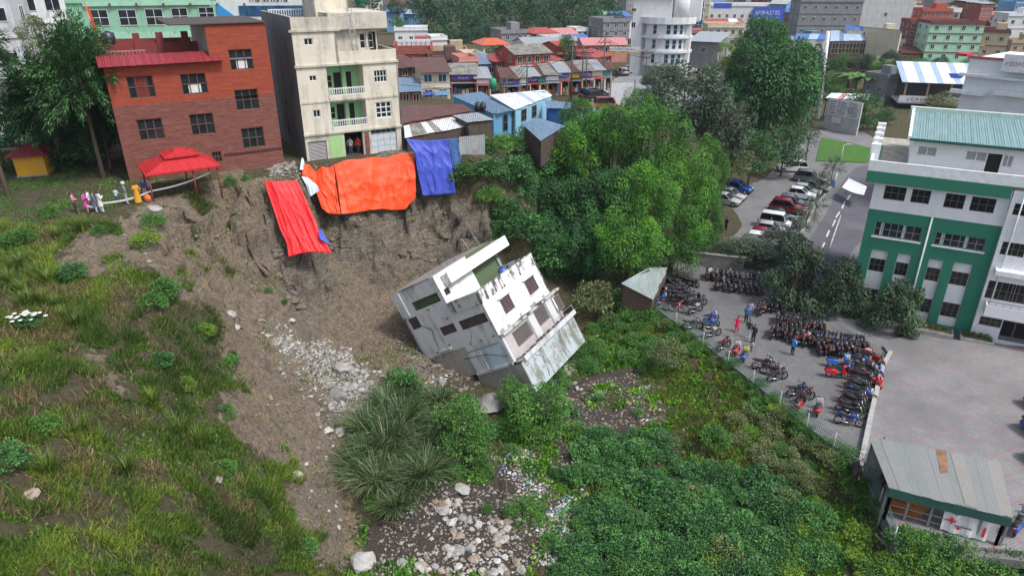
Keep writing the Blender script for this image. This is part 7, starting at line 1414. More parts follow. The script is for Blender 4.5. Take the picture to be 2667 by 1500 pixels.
# white mast
a, b = PY(2137, 262, 118), PY(2157, 82, 118); m_ = thing('mast', 'tall white mast beside the big bamboo clump', 'mast', Matrix.Translation(a)); MB().tube([(0,0,-3), tuple(b - a)], [.42, .32], WHITEF, 10).build('pole', m_); MB().tube([(-1.6,0,0), tuple(b - a + Vector((-1.9,0,-2)))], [.12, .1], WHITEF, 8).build('side_pipe', m_)
# pavilion with the striped roof and crowded gallery
A_ = P(2345, 275, 1.5); fP = Fr(A_, Vector((A_.x + 17, A_.y - 5, 1.5)), 1.5); t = thing('pavilion', 'pavilion with a white and blue striped roof and a crowded gallery', 'pavilion', fP.M); zz = lambda y, x=2400: fP.at(x, y)[1]
g0, g1 = zz(262), zz(214)
MB().box(-.5, 18, 0, 8, -2, g0 - .6, DARK).build('undercroft', t); MB().box(-.8, 18, -1, 8, g0 - .6, g0 - .3, WHITEF).build('gallery_floor', t); MB().box(-.8, 18, -1.1, -.98, g0 - .3, g0 + 1.0, SWH).build('gallery_banner', t)
scribble(t, 12.5, .95, 15, plain('black lettering', (.03, .03, .03)), Matrix.Translation((.6, -1.103, g0 - .15)))
for i in range(5): MB().box(i * 4.2, i * 4.2 + .35, -.5, -.2, g0 - .3, g1, TAN).build('pillar', t)
MB().box(0, 18, 7, 7.2, g0 - .3, g1, plain('dark gallery wall', (0.06, 0.05, 0.06))).build('wall', t)
for i in range(18):
    mb = MB(); y0, y1, za, zc = -1.6, 8.5, g1, g1 + 3.0; m2 = SWH if i % 3 else T_LBL; mb.box(-1 + i * 1.1, -1 + i * 1.1 + 1.08, 0, 1, 0, .08, m2)
    mb.v = [(v[0], y0 + (y1 - y0) * v[1], za + (zc - za) * v[1] + v[2]) for v in mb.v]; mb.build('roof_sheet', t)
mb = MB(); mb.prof([(7.6, -.1), (11, -.1), (10.2, -1.0), (8.4, -1.0)], 0, .05, SBL, M=Matrix.Translation((0, .8, g1 + 1.9))); mb.build('blue_panel', t)
# poster wall beside the bend
A_ = P(2148, 322, 1.0); fW = Fr(A_, P(2232, 340, 1.0), 1.0); t = thing('poster_wall', 'pale wall covered with poster boards and script by the bend', 'wall', fW.M); hW = fW.at(2180, 258)[1]
MB().box(-.2, fW.W, 0, .3, -1.5, hW, LGR).build('wall', t)
for i in range(3):
    a = i * fW.W / 3 + .2; b = (i + 1) * fW.W / 3 - .2; MB().box(a, b, -.08, -.005, hW * .38, hW - .15, SWH).build('poster', t)
    for k in range(6): MB().box(a + .2, b - R.uniform(.2, .8), -.1, -.081, hW * .45 + k * hW * .085, hW * .45 + k * hW * .085 + .14, plain('grey print', (0.1, 0.12, 0.16))).build('print_line', t)
MB().box(1.5, 3.4, -.16, -.1, .5, 1.6, SWH).build('notice', t)
sheetroof('wall_canopy', 'low pink tin roof behind the poster wall', [(2165,243),(2265,246),(2258,262),(2150,256)], (5.3,5.3,4.8,5.0), [RTP, SWH], 7, 'canopy')
town('gate_house', 'grey walled store beside the pavilion', 2300, 2345, 205, 262, 1.5, 2, 6, GRY, 1, 1, 'flat')
poly_sheet('paddy_field', [P(a, b, 4.2) for a, b in ((2330,172),(2420,160),(2520,158),(2520,176),(2400,182),(2340,184))], 4.2, plain('bright rice field', (0.11, 0.22, 0.025), .9, 0, .25), 'bright green strip of rice field', .4)
# white board and poles in the street
q = P(1618, 285, 8.3); t = thing('billboard', 'blank white board on posts at the street edge', 'board', Matrix.Translation(q)); MB().box(-1.7, 1.7, -.1, .1, .2, 3.8, SWH).build('board', t); MB().box(-1.9, -1.7, -.1, .1, -1, 4.3, GREYF).build('post', t); MB().box(1.7, 1.9, -.1, .1, -1, 4.3, GREYF).build('post', t)
def pole(px, py, top, label, arms=2, z=8.3, r=.16, lamp=False, m=None):
    p = P(px, py, z); hgt = CZ - p.y * math.tan(PITCH + math.atan((top - CY) / F)) - z; t = thing('lamp_post' if lamp else 'utility_pole', label, 'lamp post' if lamp else 'utility pole', Matrix.Translation(p)); MB().tube([(0,0,-1), (0,0,hgt)], [r, r * .6], m or plain('dark pole', (0.09, 0.085, 0.085), .7), 7).build('pole', t)
    if lamp: MB().tube([(0,0,hgt - .1), (.5,0,hgt + .15), (1.1,0,hgt + .1)], .05, m or GREYF, 6).build('arm', t); MB().box(.8, 1.5, -.12, .12, hgt, hgt + .1, GREYF).build('lamp_head', t); return t, p, hgt
    for i in range(arms): MB().box(-1.1, 1.1, -.07, .07, hgt - .6 - i * .9, hgt - .5 - i * .9, BLACK).build('crossarm', t)
    for i in range(arms):
        for x in (-.9, -.3, .3, .9): MB().tube([(x, 0, hgt - .5 - i * .9), (x, 0, hgt - .3 - i * .9)], .05, plain('insulator', (0.2, 0.15, 0.13)), 6).build('insulator', t)
    return t, p, hgt
PL = [pole(*a) for a in ((1487,258,112,'utility pole beside the narrow dark tree'),(1515,242,118,'dark lattice pole in the middle of the pole group'),(1524,262,128,'pole with tangled wires nearest the parked vans'),(1569,232,88,'tall pole at the street corner'),(1680,211,130,'pale pole in front of the white hotel'),(1712,200,76,'tall transformer pole before the bowed hotel front'),(1726,200,84,'second transformer pole before the bowed hotel front'),(1372,262,150,'pole in front of the orange brick house'),(1320,262,196,'pole beside the green water tank'))]
pole(1867,212,127,'street lamp between the two yellow trees', z=8.3, lamp=True); pole(2190,418,378,'slim white lamp post on the green verge', z=0, lamp=True, m=WHITEF, r=.07); pole(2033,632,566,'pale teal lamp post beside the maroon cars', z=0, lamp=True, m=plain('teal post', (0.3, 0.45, 0.45)), r=.06)
for i in range(5): q = PL[5][1]; 
tb = thing('transformer', 'grey transformer slung between the two tall poles', 'transformer', Matrix.Translation(PL[5][1] + Vector((.8, 0, PL[5][2] - 4)))); MB().box(-.8, .8, -.5, .5, 0, 1.4, GREYF).build('tank', tb)
for i in range(4): MB().box(-.7 + i * .4, -.6 + i * .4, -.65, -.5, .1, 1.2, GREYF).build('cooling_fin', tb)
wm_ = plain('black wire', (0.03, 0.03, 0.035))
for i, (a, b) in enumerate(((8, 7), (7, 0), (0, 1), (1, 3), (2, 3), (3, 4), (4, 5), (1, 2), (5, 6))):
    for k in range(3):
        p = PL[a][1] + Vector((.3 * k - .3, 0, PL[a][2] - .4 - .5 * k)); q = PL[b][1] + Vector((.3 * k - .3, 0, PL[b][2] - .4 - .5 * k)); m = (p + q) / 2
        mb = MB().tube([p - m + Vector((0, 0, 0)), (p - m) * .5 + Vector((0, 0, -.5)), Vector((0, 0, -.7)), (q - m) * .5 + Vector((0, 0, -.5)), q - m], .035, wm_, 4); o = mb.build('overhead_wire', None, Matrix.Translation(m)); tag(o, 'black overhead wires strung between the street poles', 'wire', 'overhead wires of the street')
for (a, b, s) in (((1045,200),(1240,214),'sagging cable across the shop houses beside the apartment house'),((1045,222),(1330,228),'lower cable across the shop houses beside the apartment house')):
    p, q = PY(*a, 88), PY(*b, 96); m = (p + q) / 2; tag(MB().tube([p - m, Vector((0, 0, -.4)), q - m], .03, wm_, 4).build('overhead_wire', None, Matrix.Translation(m)), s, 'wire')
def tank(px, py, Y, r, h, m, label):
    t = thing('water_tank', label, 'water tank', Matrix.Translation(PY(px, py, Y))); MB().tube([(0,0,0),(0,0,h*.3),(0,0,h*.33),(0,0,h*.63),(0,0,h*.66),(0,0,h*.9),(0,0,h)], [r,r,r*1.05,r*1.05,r,r,r*.5], m, 14).build('body', t); MB().tube([(0,0,h),(0,0,h*1.08)], r*.3, m, 10).build('lid', t)
TKB = plain('black tank plastic', (0.025, 0.03, 0.04), .4); TKG = plain('green tank plastic', (0.02, 0.25, 0.14), .4)
for a in ((1284,232,112,.55,1.6,TKG,'green plastic water tank beside the street shops'),(1328,82,195,1.3,2.2,TKB,'black water tank on the bare cement house'),(1258,290,78,.36,.95,TKB,'black water tank beside the sky blue cottage'),(1245,290,78,.36,.95,TKB,'second black water tank beside the sky blue cottage'),(940,10,75,.6,1.2,TKG,'green tank on the roof of the apartment house'),(2572,68,215,.7,1.5,TKB,'black water tank above the beige house'),(1370,108,180,1.5,1.6,TKB,'dark tank on the white gabled house'),(2145,70,240,1.3,2,TKB,'black tank above the market hall'),(285,115,58,.5,.9,TKB,'dark tank on the brick house terrace')): tank(*a)
# far rooftops climbing to the top of the picture
FC = [('white', WHT), ('cream', CRM), ('grey', LGR), ('brick red', BRK), ('pink', PNK), ('mint', MNT), ('blue', BLU), ('tan', TAN), ('bare cement', GRY)]
for a in (('house','narrow cream house in front of the bare cement building',2085,2125,62,100,6,-1,7,CRM,2,2,'flat',None),('house','small red roofed house in front of the bare cement building',2128,2170,58,92,6.5,-1,7,WHT,1,3,'hip',RT),('house','blue painted house under the bare cement building',2172,2212,52,88,7,-1,7,BLU,2,2,'flat',None),('house','white house with maroon edge before the mint house',2336,2380,110,158,4,-1,7,WHT,2,2,'flat',None),('house','brown house crowded below the brick flats',2345,2392,138,168,4,-1,6,BRK,1,3,'mono',T_RUST),('house','tan house squeezed between the mint and beige houses',2520,2552,120,158,4.5,-1,6,TAN,2,1,'flat',None),('house','grey tin roofed house beside the glass fronted building',2040,2085,112,150,6,-1,7,LGR,1,3,'gable',T_GREY),('house','white house above the street lamp',1868,1902,92,120,8.3,-1,7,WHT,2,2,'flat',None),('house','pink house behind the warehouse',1795,1838,86,112,8.5,-1,7,PNK,2,3,'flat',None),
 ('house','white two storey house between the salmon roofs',1500,1530,82,118,9,1,7,WHT,2,2,'flat',None),('house','grey house behind the orange roof',1325,1360,100,138,9,1,7,LGR,2,2,'flat',None),('house','tan house among the shop roofs',1215,1258,150,188,8.6,1,7,CRM,2,2,'flat',None),('house','blue house among the shop roofs',1250,1290,168,205,8.6,1,7,BLU,1,2,'mono',T_BLUE),('house','red house among the shop roofs',1290,1332,160,205,8.6,1,7,BRK,2,2,'hip',RT)): town(*a)
spots = [(a, b) for b in (12, 26, 40, 54) for a in list(range(1640, 2700, 46)) + list(range(960, 1060, 40))]
for a, b in spots:
    a += R.uniform(-16, 16); b += R.uniform(-6, 6); px = a; cn, m = FC[R.randrange(len(FC))]; rows = R.choice((1, 2, 2, 3)); w = R.uniform(22, 44)
    if 1650 < px < 1840 and b > 5 or (b > 34 and px < 1900): continue
    p = P(px, b + 14, 8.0)
    if p.y > 620: continue
    rf = R.choice(('flat', 'flat', 'gable', 'mono', 'hip')); town('house', 'small distant %s house with a %s roof among the far rooftops' % (cn, {'flat': 'flat', 'gable': 'ridged tin', 'mono': 'sloping tin', 'hip': 'hipped'}[rf]), px - w / 2, px + w / 2, b + 14 - rows * 3.1 * F / (p.y * 1.0) , b + 14, 8.0, R.uniform(-4, 4), R.uniform(8, 12), m, rows, R.choice((2, 3, 4)), rf, R.choice((RT, RTO, T_BLUE, T_GREY, RTB, T_ZINC)), group='far small houses of the town', side=1, bands=False)

# ------------------------------------------------------------------ yard fence, barrier tape
MESHG = plain('green mesh fence', (0.10, 0.17, 0.15), .6); POSTG = plain('pale fence post', (0.42, 0.44, 0.44), .6)
fp = pz([(1660,770),(1690,793),(1760,843),(1830,896),(1895,946),(1960,997),(2030,1054),(2100,1112),(2170,1164),(2240,1218),(2290,1310),(2325,1412)])
o0 = fp[0].copy(); t = thing('yard_fence', 'low green mesh fence on pale posts between the bike yard and the bank', 'fence', Matrix.Translation(o0))
for i in range(len(fp) - 1):
    a, b = fp[i] - o0, fp[i+1] - o0; mb = MB(); n = int((b - a).length / .14)
    for z in (.1, .4, .7, 1.0): mb.bar(a + Vector((0,0,z)), b + Vector((0,0,z)), .022, .022, MESHG)
    for k in range(1, n): p = a + (b - a) * k / n; mb.bar(p + Vector((0,0,.05)), p + Vector((0,0,1.0)), .014, .014, MESHG)
    mb.build('mesh_panel', t)
for p in fp: p = p - o0; MB().tube([(p.x, p.y, -.8), (p.x, p.y, 1.1)], .04, POSTG, 6).build('fence_post', t)
zq = lambda x, y: (x / 2.587, y / 2.587)
tp_ = [hit(*zq(600, 1438)) + Vector((0,0,.55)), hit(*zq(700, 1425)) + Vector((0,0,.6)), hit(*zq(1030, 1345)) + Vector((0,0,.65)), hit(*zq(1420, 1290)) + Vector((0,0,1.9))]
tp_[3] = PY(549, 449, 51.8)
m0 = tp_[0].copy(); t = thing('barrier_tape', 'white barrier tape strung along the scarp edge in front of the onlookers', 'barrier tape', Matrix.Translation(m0))
TAPE = plain('white tape', (0.6, 0.56, 0.54), .5); mb = MB()
for i in range(3):
    a, b = tp_[i] - m0, tp_[i+1] - m0
    for k in range(8):
        def cp(f): return a + (b - a) * f + Vector((0, 0, -.18 * math.sin(f * 3.14)))
        mb.bar(cp(k / 8), cp((k + 1) / 8), .03, .12, TAPE)
mb.build('tape', t)
for p in tp_: p = p - m0; MB().tube([(p.x, p.y, p.z - 1.4), (p.x, p.y, p.z + .1)], .03, plain('bamboo stake', (0.25, 0.2, 0.12)), 5).build('stake', t)

# ------------------------------------------------------------------ people: one skinned body each, clothes as their own shells
def skin_body(verts, edges, root):
    me = bpy.data.meshes.new('body'); me.from_pydata([v[:3] for v in verts], edges, []); o = bpy.data.objects.new('body', me); COL.objects.link(o)
    o.modifiers.new('skin', 'SKIN').use_smooth_shade = True; sk = me.skin_vertices[0].data
    for i, v in enumerate(verts): sk[i].radius = (v[3], v[4] if len(v) > 4 else v[3]); sk[i].use_root = (i == root)
    o.modifiers.new('sub', 'SUBSURF').levels = 1; dg = bpy.context.evaluated_depsgraph_get(); m2 = bpy.data.meshes.new_from_object(o.evaluated_get(dg)); bpy.data.objects.remove(o); bpy.data.meshes.remove(me); m2.name = 'body'; return m2
def person_meshes(pose):
    s = 1 if pose != 'walk' else 1
    la, ra = {'stand': ((.27,.03,1.08,.25,.10,.86), (-.27,.03,1.08,-.25,.10,.86)), 'look': ((.27,-.02,1.10,.14,.20,1.28), (-.27,.03,1.08,-.25,.10,.86)), 'walk': ((.26,.16,1.10,.24,.33,.95), (-.26,-.12,1.08,-.24,-.12,.84)), 'fold': ((.27,.04,1.10,.06,.20,1.12), (-.27,.04,1.10,-.05,.20,1.10))}[pose]
    lf = .18 if pose == 'walk' else .02; rf = -.2 if pose == 'walk' else .0
    V = [(0,0,.93,.135,.10),(0,0,1.12,.125,.095),(0,-.01,1.32,.15,.105),(0,-.01,1.42,.075,.07),(0,0,1.49,.055),(0,.015,1.585,.082,.095),(0,.02,1.68,.075,.088),(0,.02,1.735,.04),
         (.17,-.01,1.385,.06),(la[0],la[1],la[2],.043),(la[3],la[4],la[5],.032),(la[3]*.97,la[4]+.05,la[5]-.09,.03,.02),(-.17,-.01,1.385,.06),(ra[0],ra[1],ra[2],.043),(ra[3],ra[4],ra[5],.032),(ra[3]*.97,ra[4]+.05,ra[5]-.09,.03,.02),
         (.095,0,.86,.09),(.10,lf*.6+.02,.48,.06),(.105,lf,.09,.04),(.11,lf+.15,.03,.035,.025),(-.095,0,.86,.09),(-.10,rf*.6+.02,.48,.06),(-.105,rf,.09,.04),(-.11,rf+.15,.03,.035,.025),(0,.115,1.59,.016)]
    E_ = [(0,1),(1,2),(2,3),(3,4),(4,5),(5,6),(6,7),(2,8),(8,9),(9,10),(10,11),(2,12),(12,13),(13,14),(14,15),(0,16),(16,17),(17,18),(18,19),(0,20),(20,21),(21,22),(22,23),(5,24)]
    body = skin_body(V, E_, 0); body.materials.clear(); body.materials.append(SKIN)
    def shell(name, test, off, m):
        bm = bmesh.new(); bm.from_mesh(body); bm.normal_update()
        for f in [f for f in bm.faces if not test(f.calc_center_median())]: bm.faces.remove(f) if 0 else None
        bad = [f for f in bm.faces if not test(f.calc_center_median())]; bmesh.ops.delete(bm, geom=bad, context='FACES'); bm.normal_update()
        for v in bm.verts: v.co += v.normal * off
        me = bpy.data.meshes.new(name); bm.to_mesh(me); bm.free(); me.materials.clear(); me.materials.append(m); return me
    arm = lambda c: abs(c.x) > .2
    return {'body': body, 'shirt': shell('shirt', lambda c: .90 < c.z < 1.45 and (not arm(c) or c.z > 1.12), .018, CLO[0]), 'trousers': shell('trousers', lambda c: .07 < c.z < .93 and abs(c.x) < .2, .016, CLO[1]),
            'hair': shell('hair', lambda c: c.z > 1.64 or (c.z > 1.5 and c.y < -.02), .016, HAIR), 'shoes': shell('shoes', lambda c: c.z < .075, .012, BLACK)}
SKIN = plain('brown skin', (0.28, 0.16, 0.10), .6); HAIR = plain('black hair', (0.012, 0.011, 0.012), .5); CLO = [plain('shirt cloth', (0.5, 0.5, 0.5), .8), plain('trouser cloth', (0.05, 0.06, 0.1), .8)]
POSES = {k: person_meshes(k) for k in ('stand', 'look', 'walk', 'fold')}
def skirt_mesh(z0, z1, r0, r1, m):
    mb = MB(); n = 16; rows = 6; b = []
    for j in range(rows + 1):
        f = j / rows
        for i in range(n): a = 6.283 * i / n; r = (r0 + (r1 - r0) * f) * (1 + .07 * math.sin(i * 2.4) * (1 - f)); mb.v.append((r * 1.15 * math.cos(a), r * .85 * math.sin(a), z0 + (z1 - z0) * f))
    k = mb.mi(m)
    for j in range(rows):
        for i in range(n): a = j * n + i; c = j * n + (i + 1) % n; mb.f.append((a, c, c + n, a + n)); mb.m.append(k); mb.sm.append(True)
    return mb.mesh('skirt')
SKIRT = skirt_mesh(.06, .98, .24, .15, CLO[1]); TUNIC = skirt_mesh(.52, 1.0, .2, .15, CLO[0])
CC = {}
def cloth(c):
    if c not in CC: CC[c] = plain('cloth %d' % len(CC), c, .85)
    return CC[c]
def person(p, yaw, pose, shirt, legs, label, kind='man', h=1.68, hair=True, group=None):
    t = thing('person', label, 'person', Matrix.Translation(p) @ Matrix.Rotation(math.radians(yaw - 90), 4, 'Z') @ Matrix.Scale(h / 1.76, 4), group); ms = POSES[pose]
    def put(name, me, m=None):
        o = ob(name, me, t)
        if m: o.material_slots[0].link = 'OBJECT'; o.material_slots[0].material = m
        return o
    put('body', ms['body']); put('shirt', ms['shirt'], cloth(shirt))
    if kind == 'sari': put('skirt', SKIRT, cloth(legs))
    else:
        put('trousers', ms['trousers'], cloth(legs))
        if kind == 'kurta': put('tunic', TUNIC, cloth(shirt))
    if kind == 'helmet': put('helmet', MB().ell((0, .02, 1.66), (.14, .16, .15), cloth((.5, .5, .52)), 10, 6).mesh('helmet'))
    else: put('hair', ms['hair'])
    put('shoes', ms['shoes']); return t
def gp(x, y, dz=0.0): p = hit(*zq(x, y)); return p + Vector((0, 0, dz))
W1 = (.62,.62,.64)
for a in ((515,1438,'fold',(.5,.22,.28),(.03,.03,.04),'person in a pink top and dark trousers with crossed arms','man',1.62,20),(592,1435,'look',(.5,.06,.33),(.22,.07,.13),'person in magenta tunic and wine coloured trousers','kurta',1.6,10),(618,1425,'stand',W1,(.2,.07,.1),'person in a white top behind the magenta tunic','man',1.66,200),(652,1432,'stand',(.12,.14,.26),(.45,.5,.62),'person in a dark blue top and pale blue trousers','kurta',1.64,30),(690,1434,'look',W1,(.5,.55,.65),'person in long white tunic at the tape','kurta',1.66,60),
          (795,1372,'stand',(.5,.62,.7),(.08,.13,.2),'child in a light blue shirt on the lawn','man',1.2,80),(858,1378,'stand',(.16,.24,.2),(.42,.4,.5),'person in a grey green shirt and a grey helmet','helmet',1.68,40),(935,1368,'look',(.62,.3,.02),(.62,.3,.02),'person in a yellow and orange sari','sari',1.6,300),(985,1345,'stand',(.03,.05,.2),(.3,.18,.16),'person in a navy top and a patterned skirt','sari',1.62,250),(1015,1330,'stand',(.42,.36,.33),(.05,.08,.22),'person in a beige shirt beside the navy top','man',1.66,210)):
    q = gp(a[0], a[1]); person(q, a[8], a[2], a[3], a[4], a[5], a[6], a[7])
q = gp(1000, 1362); bg_ = thing('bag', 'orange bag set down beside the onlookers', 'bag', Matrix.Translation(q)); MB().ell((0, 0, .28), (.26, .2, .3), plain('orange bag cloth', (0.62, 0.14, 0.03), .7), 12, 8).build('body', bg_); MB().tube([(-.12,0,.5),(-.08,0,.68),(.08,0,.68),(.12,0,.5)], .02, plain('orange strap', (0.5, 0.1, 0.03)), 6).build('strap', bg_)
P2 = lambda x, y: P(1650 + x / 2.634, 650 + y / 2.634, 0.012)
for a in ((705,565,'walk',(.62,.03,.09),(.6,.03,.09),'person in a bright red tunic and trousers crossing the yard','kurta',1.55,250),(790,470,'stand',(.3,.27,.5),(.1,.1,.2),'person in a lilac shirt among the standing group','man',1.7,250),(768,500,'stand',(.05,.2,.42),(.03,.04,.06),'person in a blue and red top with a backpack','man',1.65,40),(782,605,'stand',(.03,.03,.035),(.55,.57,.58),'person in black jacket and white trousers','man',1.72,240),(818,638,'stand',(.025,.03,.04),(.03,.03,.04),'person all in black beside the white trousers','man',1.72,220),(808,700,'stand',(.45,.5,.56),(.12,.2,.36),'small child beside the two standing men','man',1.0,200),(1085,722,'look',(.08,.24,.6),(.03,.05,.12),'person in a sky blue shirt handling a parked motorcycle','man',1.68,20)):
    person(P2(a[0], a[1]), a[8], a[2], a[3], a[4], a[5], a[6], a[7])
person(P(1890, 602, .012), 210, 'stand', (.025,.025,.03), (.025,.025,.03), 'person in black standing in the car park beside the bamboo', 'man', 1.78); person(P(1878, 612, .012), 250, 'stand', (.03,.03,.05), (.04,.035,.05), 'second person in dark clothes near the bamboo edge', 'man', 1.6)
fc = CREAM_HOUSE[0]
for x, y, sh, lg, lab, ps in ((3.65, 1.0, (.05,.05,.07), (.03,.03,.04), 'person in dark clothes in the open shop doorway', 'fold'), (3.95, .7, (.5,.5,.52), (.05,.06,.1), 'person in a white shirt in the open shop doorway', 'stand'), (4.5, .6, (.5,.02,.03), (.03,.03,.05), 'person in a red shirt in the open shop doorway', 'stand')):
    dx_ = fc.at(*( (600 + {3.65: 800, 3.95: 828, 4.5: 880}[x] / 2.587, 400)))[0]; person(fc.M @ Vector((dx_, y, -.02)), 270, ps, sh, lg, lab)

# ------------------------------------------------------------------ motorcycles and scooters
PNT = plain('bike paint', (0.02, 0.02, 0.022), .3); PNT2 = plain('bike second colour', (0.03, 0.03, 0.032), .35); SEATM = plain('black seat', (0.02, 0.019, 0.02), .55); CHR = plain('bright metal', (0.5, 0.5, 0.51), .25, .8); ENG = plain('engine metal', (0.14, 0.14, 0.145), .4, .6); LENS = plain('headlamp glass', (0.6, 0.6, 0.58), .2); REDL = plain('red tail lamp', (0.4, 0.02, 0.02), .3); SCOOT = plain('scooter paint', (0.03, 0.03, 0.03), .3); SCOOT2 = plain('scooter leg shield', (0.03, 0.03, 0.03), .3)
def wheel(t, x, r, w):
    mb = MB(); n = 14
    for i in range(n):
        a, b = 6.283 * i / n, 6.283 * (i + 1) / n
        def q(an, rr, yy): return (rr * math.cos(an), yy, rr * math.sin(an))
        for (r0, y0, r1, y1) in ((r * .78, -w, r, -w * .7), (r, -w * .7, r, w * .7), (r, w * .7, r * .78, w)): mb.face([q(a, r0, y0), q(b, r0, y0), q(b, r1, y1), q(a, r1, y1)], BLACK, True)
    o = mb.build('wheel', t, Matrix.Translation((x, 0, r))); rm = MB(); rm.tube([(0, -w * .6, 0), (0, w * .6, 0)], r * .2, CHR, 8)
    for i in range(6): a = 6.283 * i / 6; rm.bar((r * .15 * math.cos(a), 0, r * .15 * math.sin(a)), (r * .8 * math.cos(a), 0, r * .8 * math.sin(a)), .02, .035, CHR)
    rm.build('rim', o)
def make_motorcycle():
    t = thing('motorcycle', 'x', 'motorcycle'); wheel(t, .66, .3, .05); wheel(t, -.64, .3, .065)
    MB().prof([(-.02,.62),(.05,.84),(.32,.88),(.46,.74),(.38,.6)], -.14, .14, PNT, .25).build('tank', t); MB().prof([(-.75,.82),(-.6,.74),(0,.66),(.06,.74),(-.1,.8),(-.45,.84),(-.72,.92)], -.13, .13, SEATM, .2).build('seat', t)
    MB().prof([(-.92,.86),(-.7,.7),(-.3,.6),(-.05,.62),(-.1,.7),(-.6,.8),(-.9,.92)], -.105, .105, PNT, .15).build('tail_panel', t); MB().box(-.18, .28, -.13, .13, .24, .58, ENG).box(-.05, .1, -.2, .2, .3, .42, ENG).build('engine', t)
    mb = MB()
    for s in (-.09, .09): mb.tube([(.66, s, .3), (.42, s, .92)], .028, CHR, 6)
    mb.build('fork', t); MB().tube([(.22, -.36, 1.0), (.36, -.2, 1.02), (.42, 0, .98), (.36, .2, 1.02), (.22, .36, 1.0)], .018, BLACK, 6).build('handlebar', t); MB().ell((.52, 0, .86), (.09, .1, .1), LENS, 8, 6).build('headlight', t); MB().prof([(.44,.74),(.6,.78),(.58,.98),(.42,1.0)], -.11, .11, PNT2, .2).build('front_cowl', t)
    MB().tube([(.2,-.16,.3),(-.2,-.18,.28),(-.75,-.18,.42)], [.03,.035,.05], CHR, 7).build('exhaust', t); MB().prof([(.42,.58),(.64,.64),(.86,.56),(.84,.6),(.64,.69),(.42,.63)], -.06, .06, PNT2).build('mudguard', t); MB().box(-.95, -.9, -.06, .06, .82, .9, REDL).build('tail_light', t)
    for s in (-1, 1): MB().tube([(.3, s * .22, 1.02), (.28, s * .3, 1.16)], .01, BLACK, 4).ell((.28, s * .32, 1.19), (.015, .06, .04), BLACK, 6, 4).build('mirror', t)
    note_kids(t); return t
def make_scooter():
    t = thing('scooter', 'x', 'scooter'); wheel(t, .6, .23, .05); wheel(t, -.5, .23, .055)
    MB().prof([(-.86,.55),(-.75,.42),(-.3,.34),(-.02,.32),(-.02,.66),(-.2,.74),(-.78,.74)], -.19, .19, SCOOT, .22).build('rear_body', t); MB().box(-.03, .42, -.17, .17, .26, .33, SEATM).build('floorboard', t); MB().prof([(.36,.28),(.44,.28),(.56,.62),(.46,1.0),(.38,.98),(.46,.6)], -.22, .22, SCOOT2, .12).build('leg_shield', t)
    MB().prof([(-.8,.75),(-.1,.73),(-.02,.8),(-.35,.84),(-.8,.86)], -.15, .15, SEATM, .2).build('seat', t); MB().prof([(.4,.36),(.6,.48),(.84,.4),(.8,.46),(.6,.56),(.42,.5)], -.09, .09, SCOOT, .1).build('mudguard', t); MB().tube([(.28,-.34,1.02),(.4,-.15,1.04),(.42,.15,1.04),(.28,.34,1.02)], .02, BLACK, 6).build('handlebar', t)
    MB().ell((.5, 0, .98), (.1, .13, .1), SCOOT, 8, 6).build('handlebar_cowl', t); MB().ell((.57, 0, .97), (.05, .08, .06), LENS, 8, 5).build('headlight', t); MB().box(-.88, -.84, -.09, .09, .58, .66, REDL).build('tail_light', t); MB().tube([(.6,-.0,.23),(.45,0,.9)], .03, CHR, 6).build('fork', t)
    MB().tube([(-.95,-.1,.8),(-.99,0,.82),(-.95,.1,.8)], .015, CHR, 5).build('grab_rail', t); note_kids(t); return t
MOTO, SCTR = make_motorcycle(), make_scooter(); used = {}
BC = {'black': (.018,.018,.02), 'dark grey': (.06,.06,.065), 'blue': (.02,.07,.36), 'red': (.42,.015,.02), 'white': (.55,.55,.56), 'dark red': (.16,.015,.025), 'silver': (.35,.36,.37), 'dark blue': (.02,.03,.1), 'orange': (.5,.1,.02), 'bright red': (.62,.01,.02), 'bright blue': (.03,.13,.55), 'yellow': (.6,.5,.15)}
BM = {k: plain('bike ' + k, v, .28) for k, v in BC.items()}
def bike(kind, x, y, yaw, c1, c2, label, group=None, z=.012):
    proto = MOTO if kind == 'm' else SCTR; lean = Matrix.Rotation(math.radians(-8), 4, 'X'); M = TR(x, y, z, math.radians(yaw)) @ lean; sw = {'bike paint': BM[c1], 'bike second colour': BM[c2], 'scooter paint': BM[c1], 'scooter leg shield': BM[c2]}
    return dup(proto, None, M, label, group, sw)
def bikeq(kind, x, y, yaw, c1, c2, label, group=None): q = P2(x, y); return bike(kind, q.x, q.y, yaw, c1, c2, label, group)
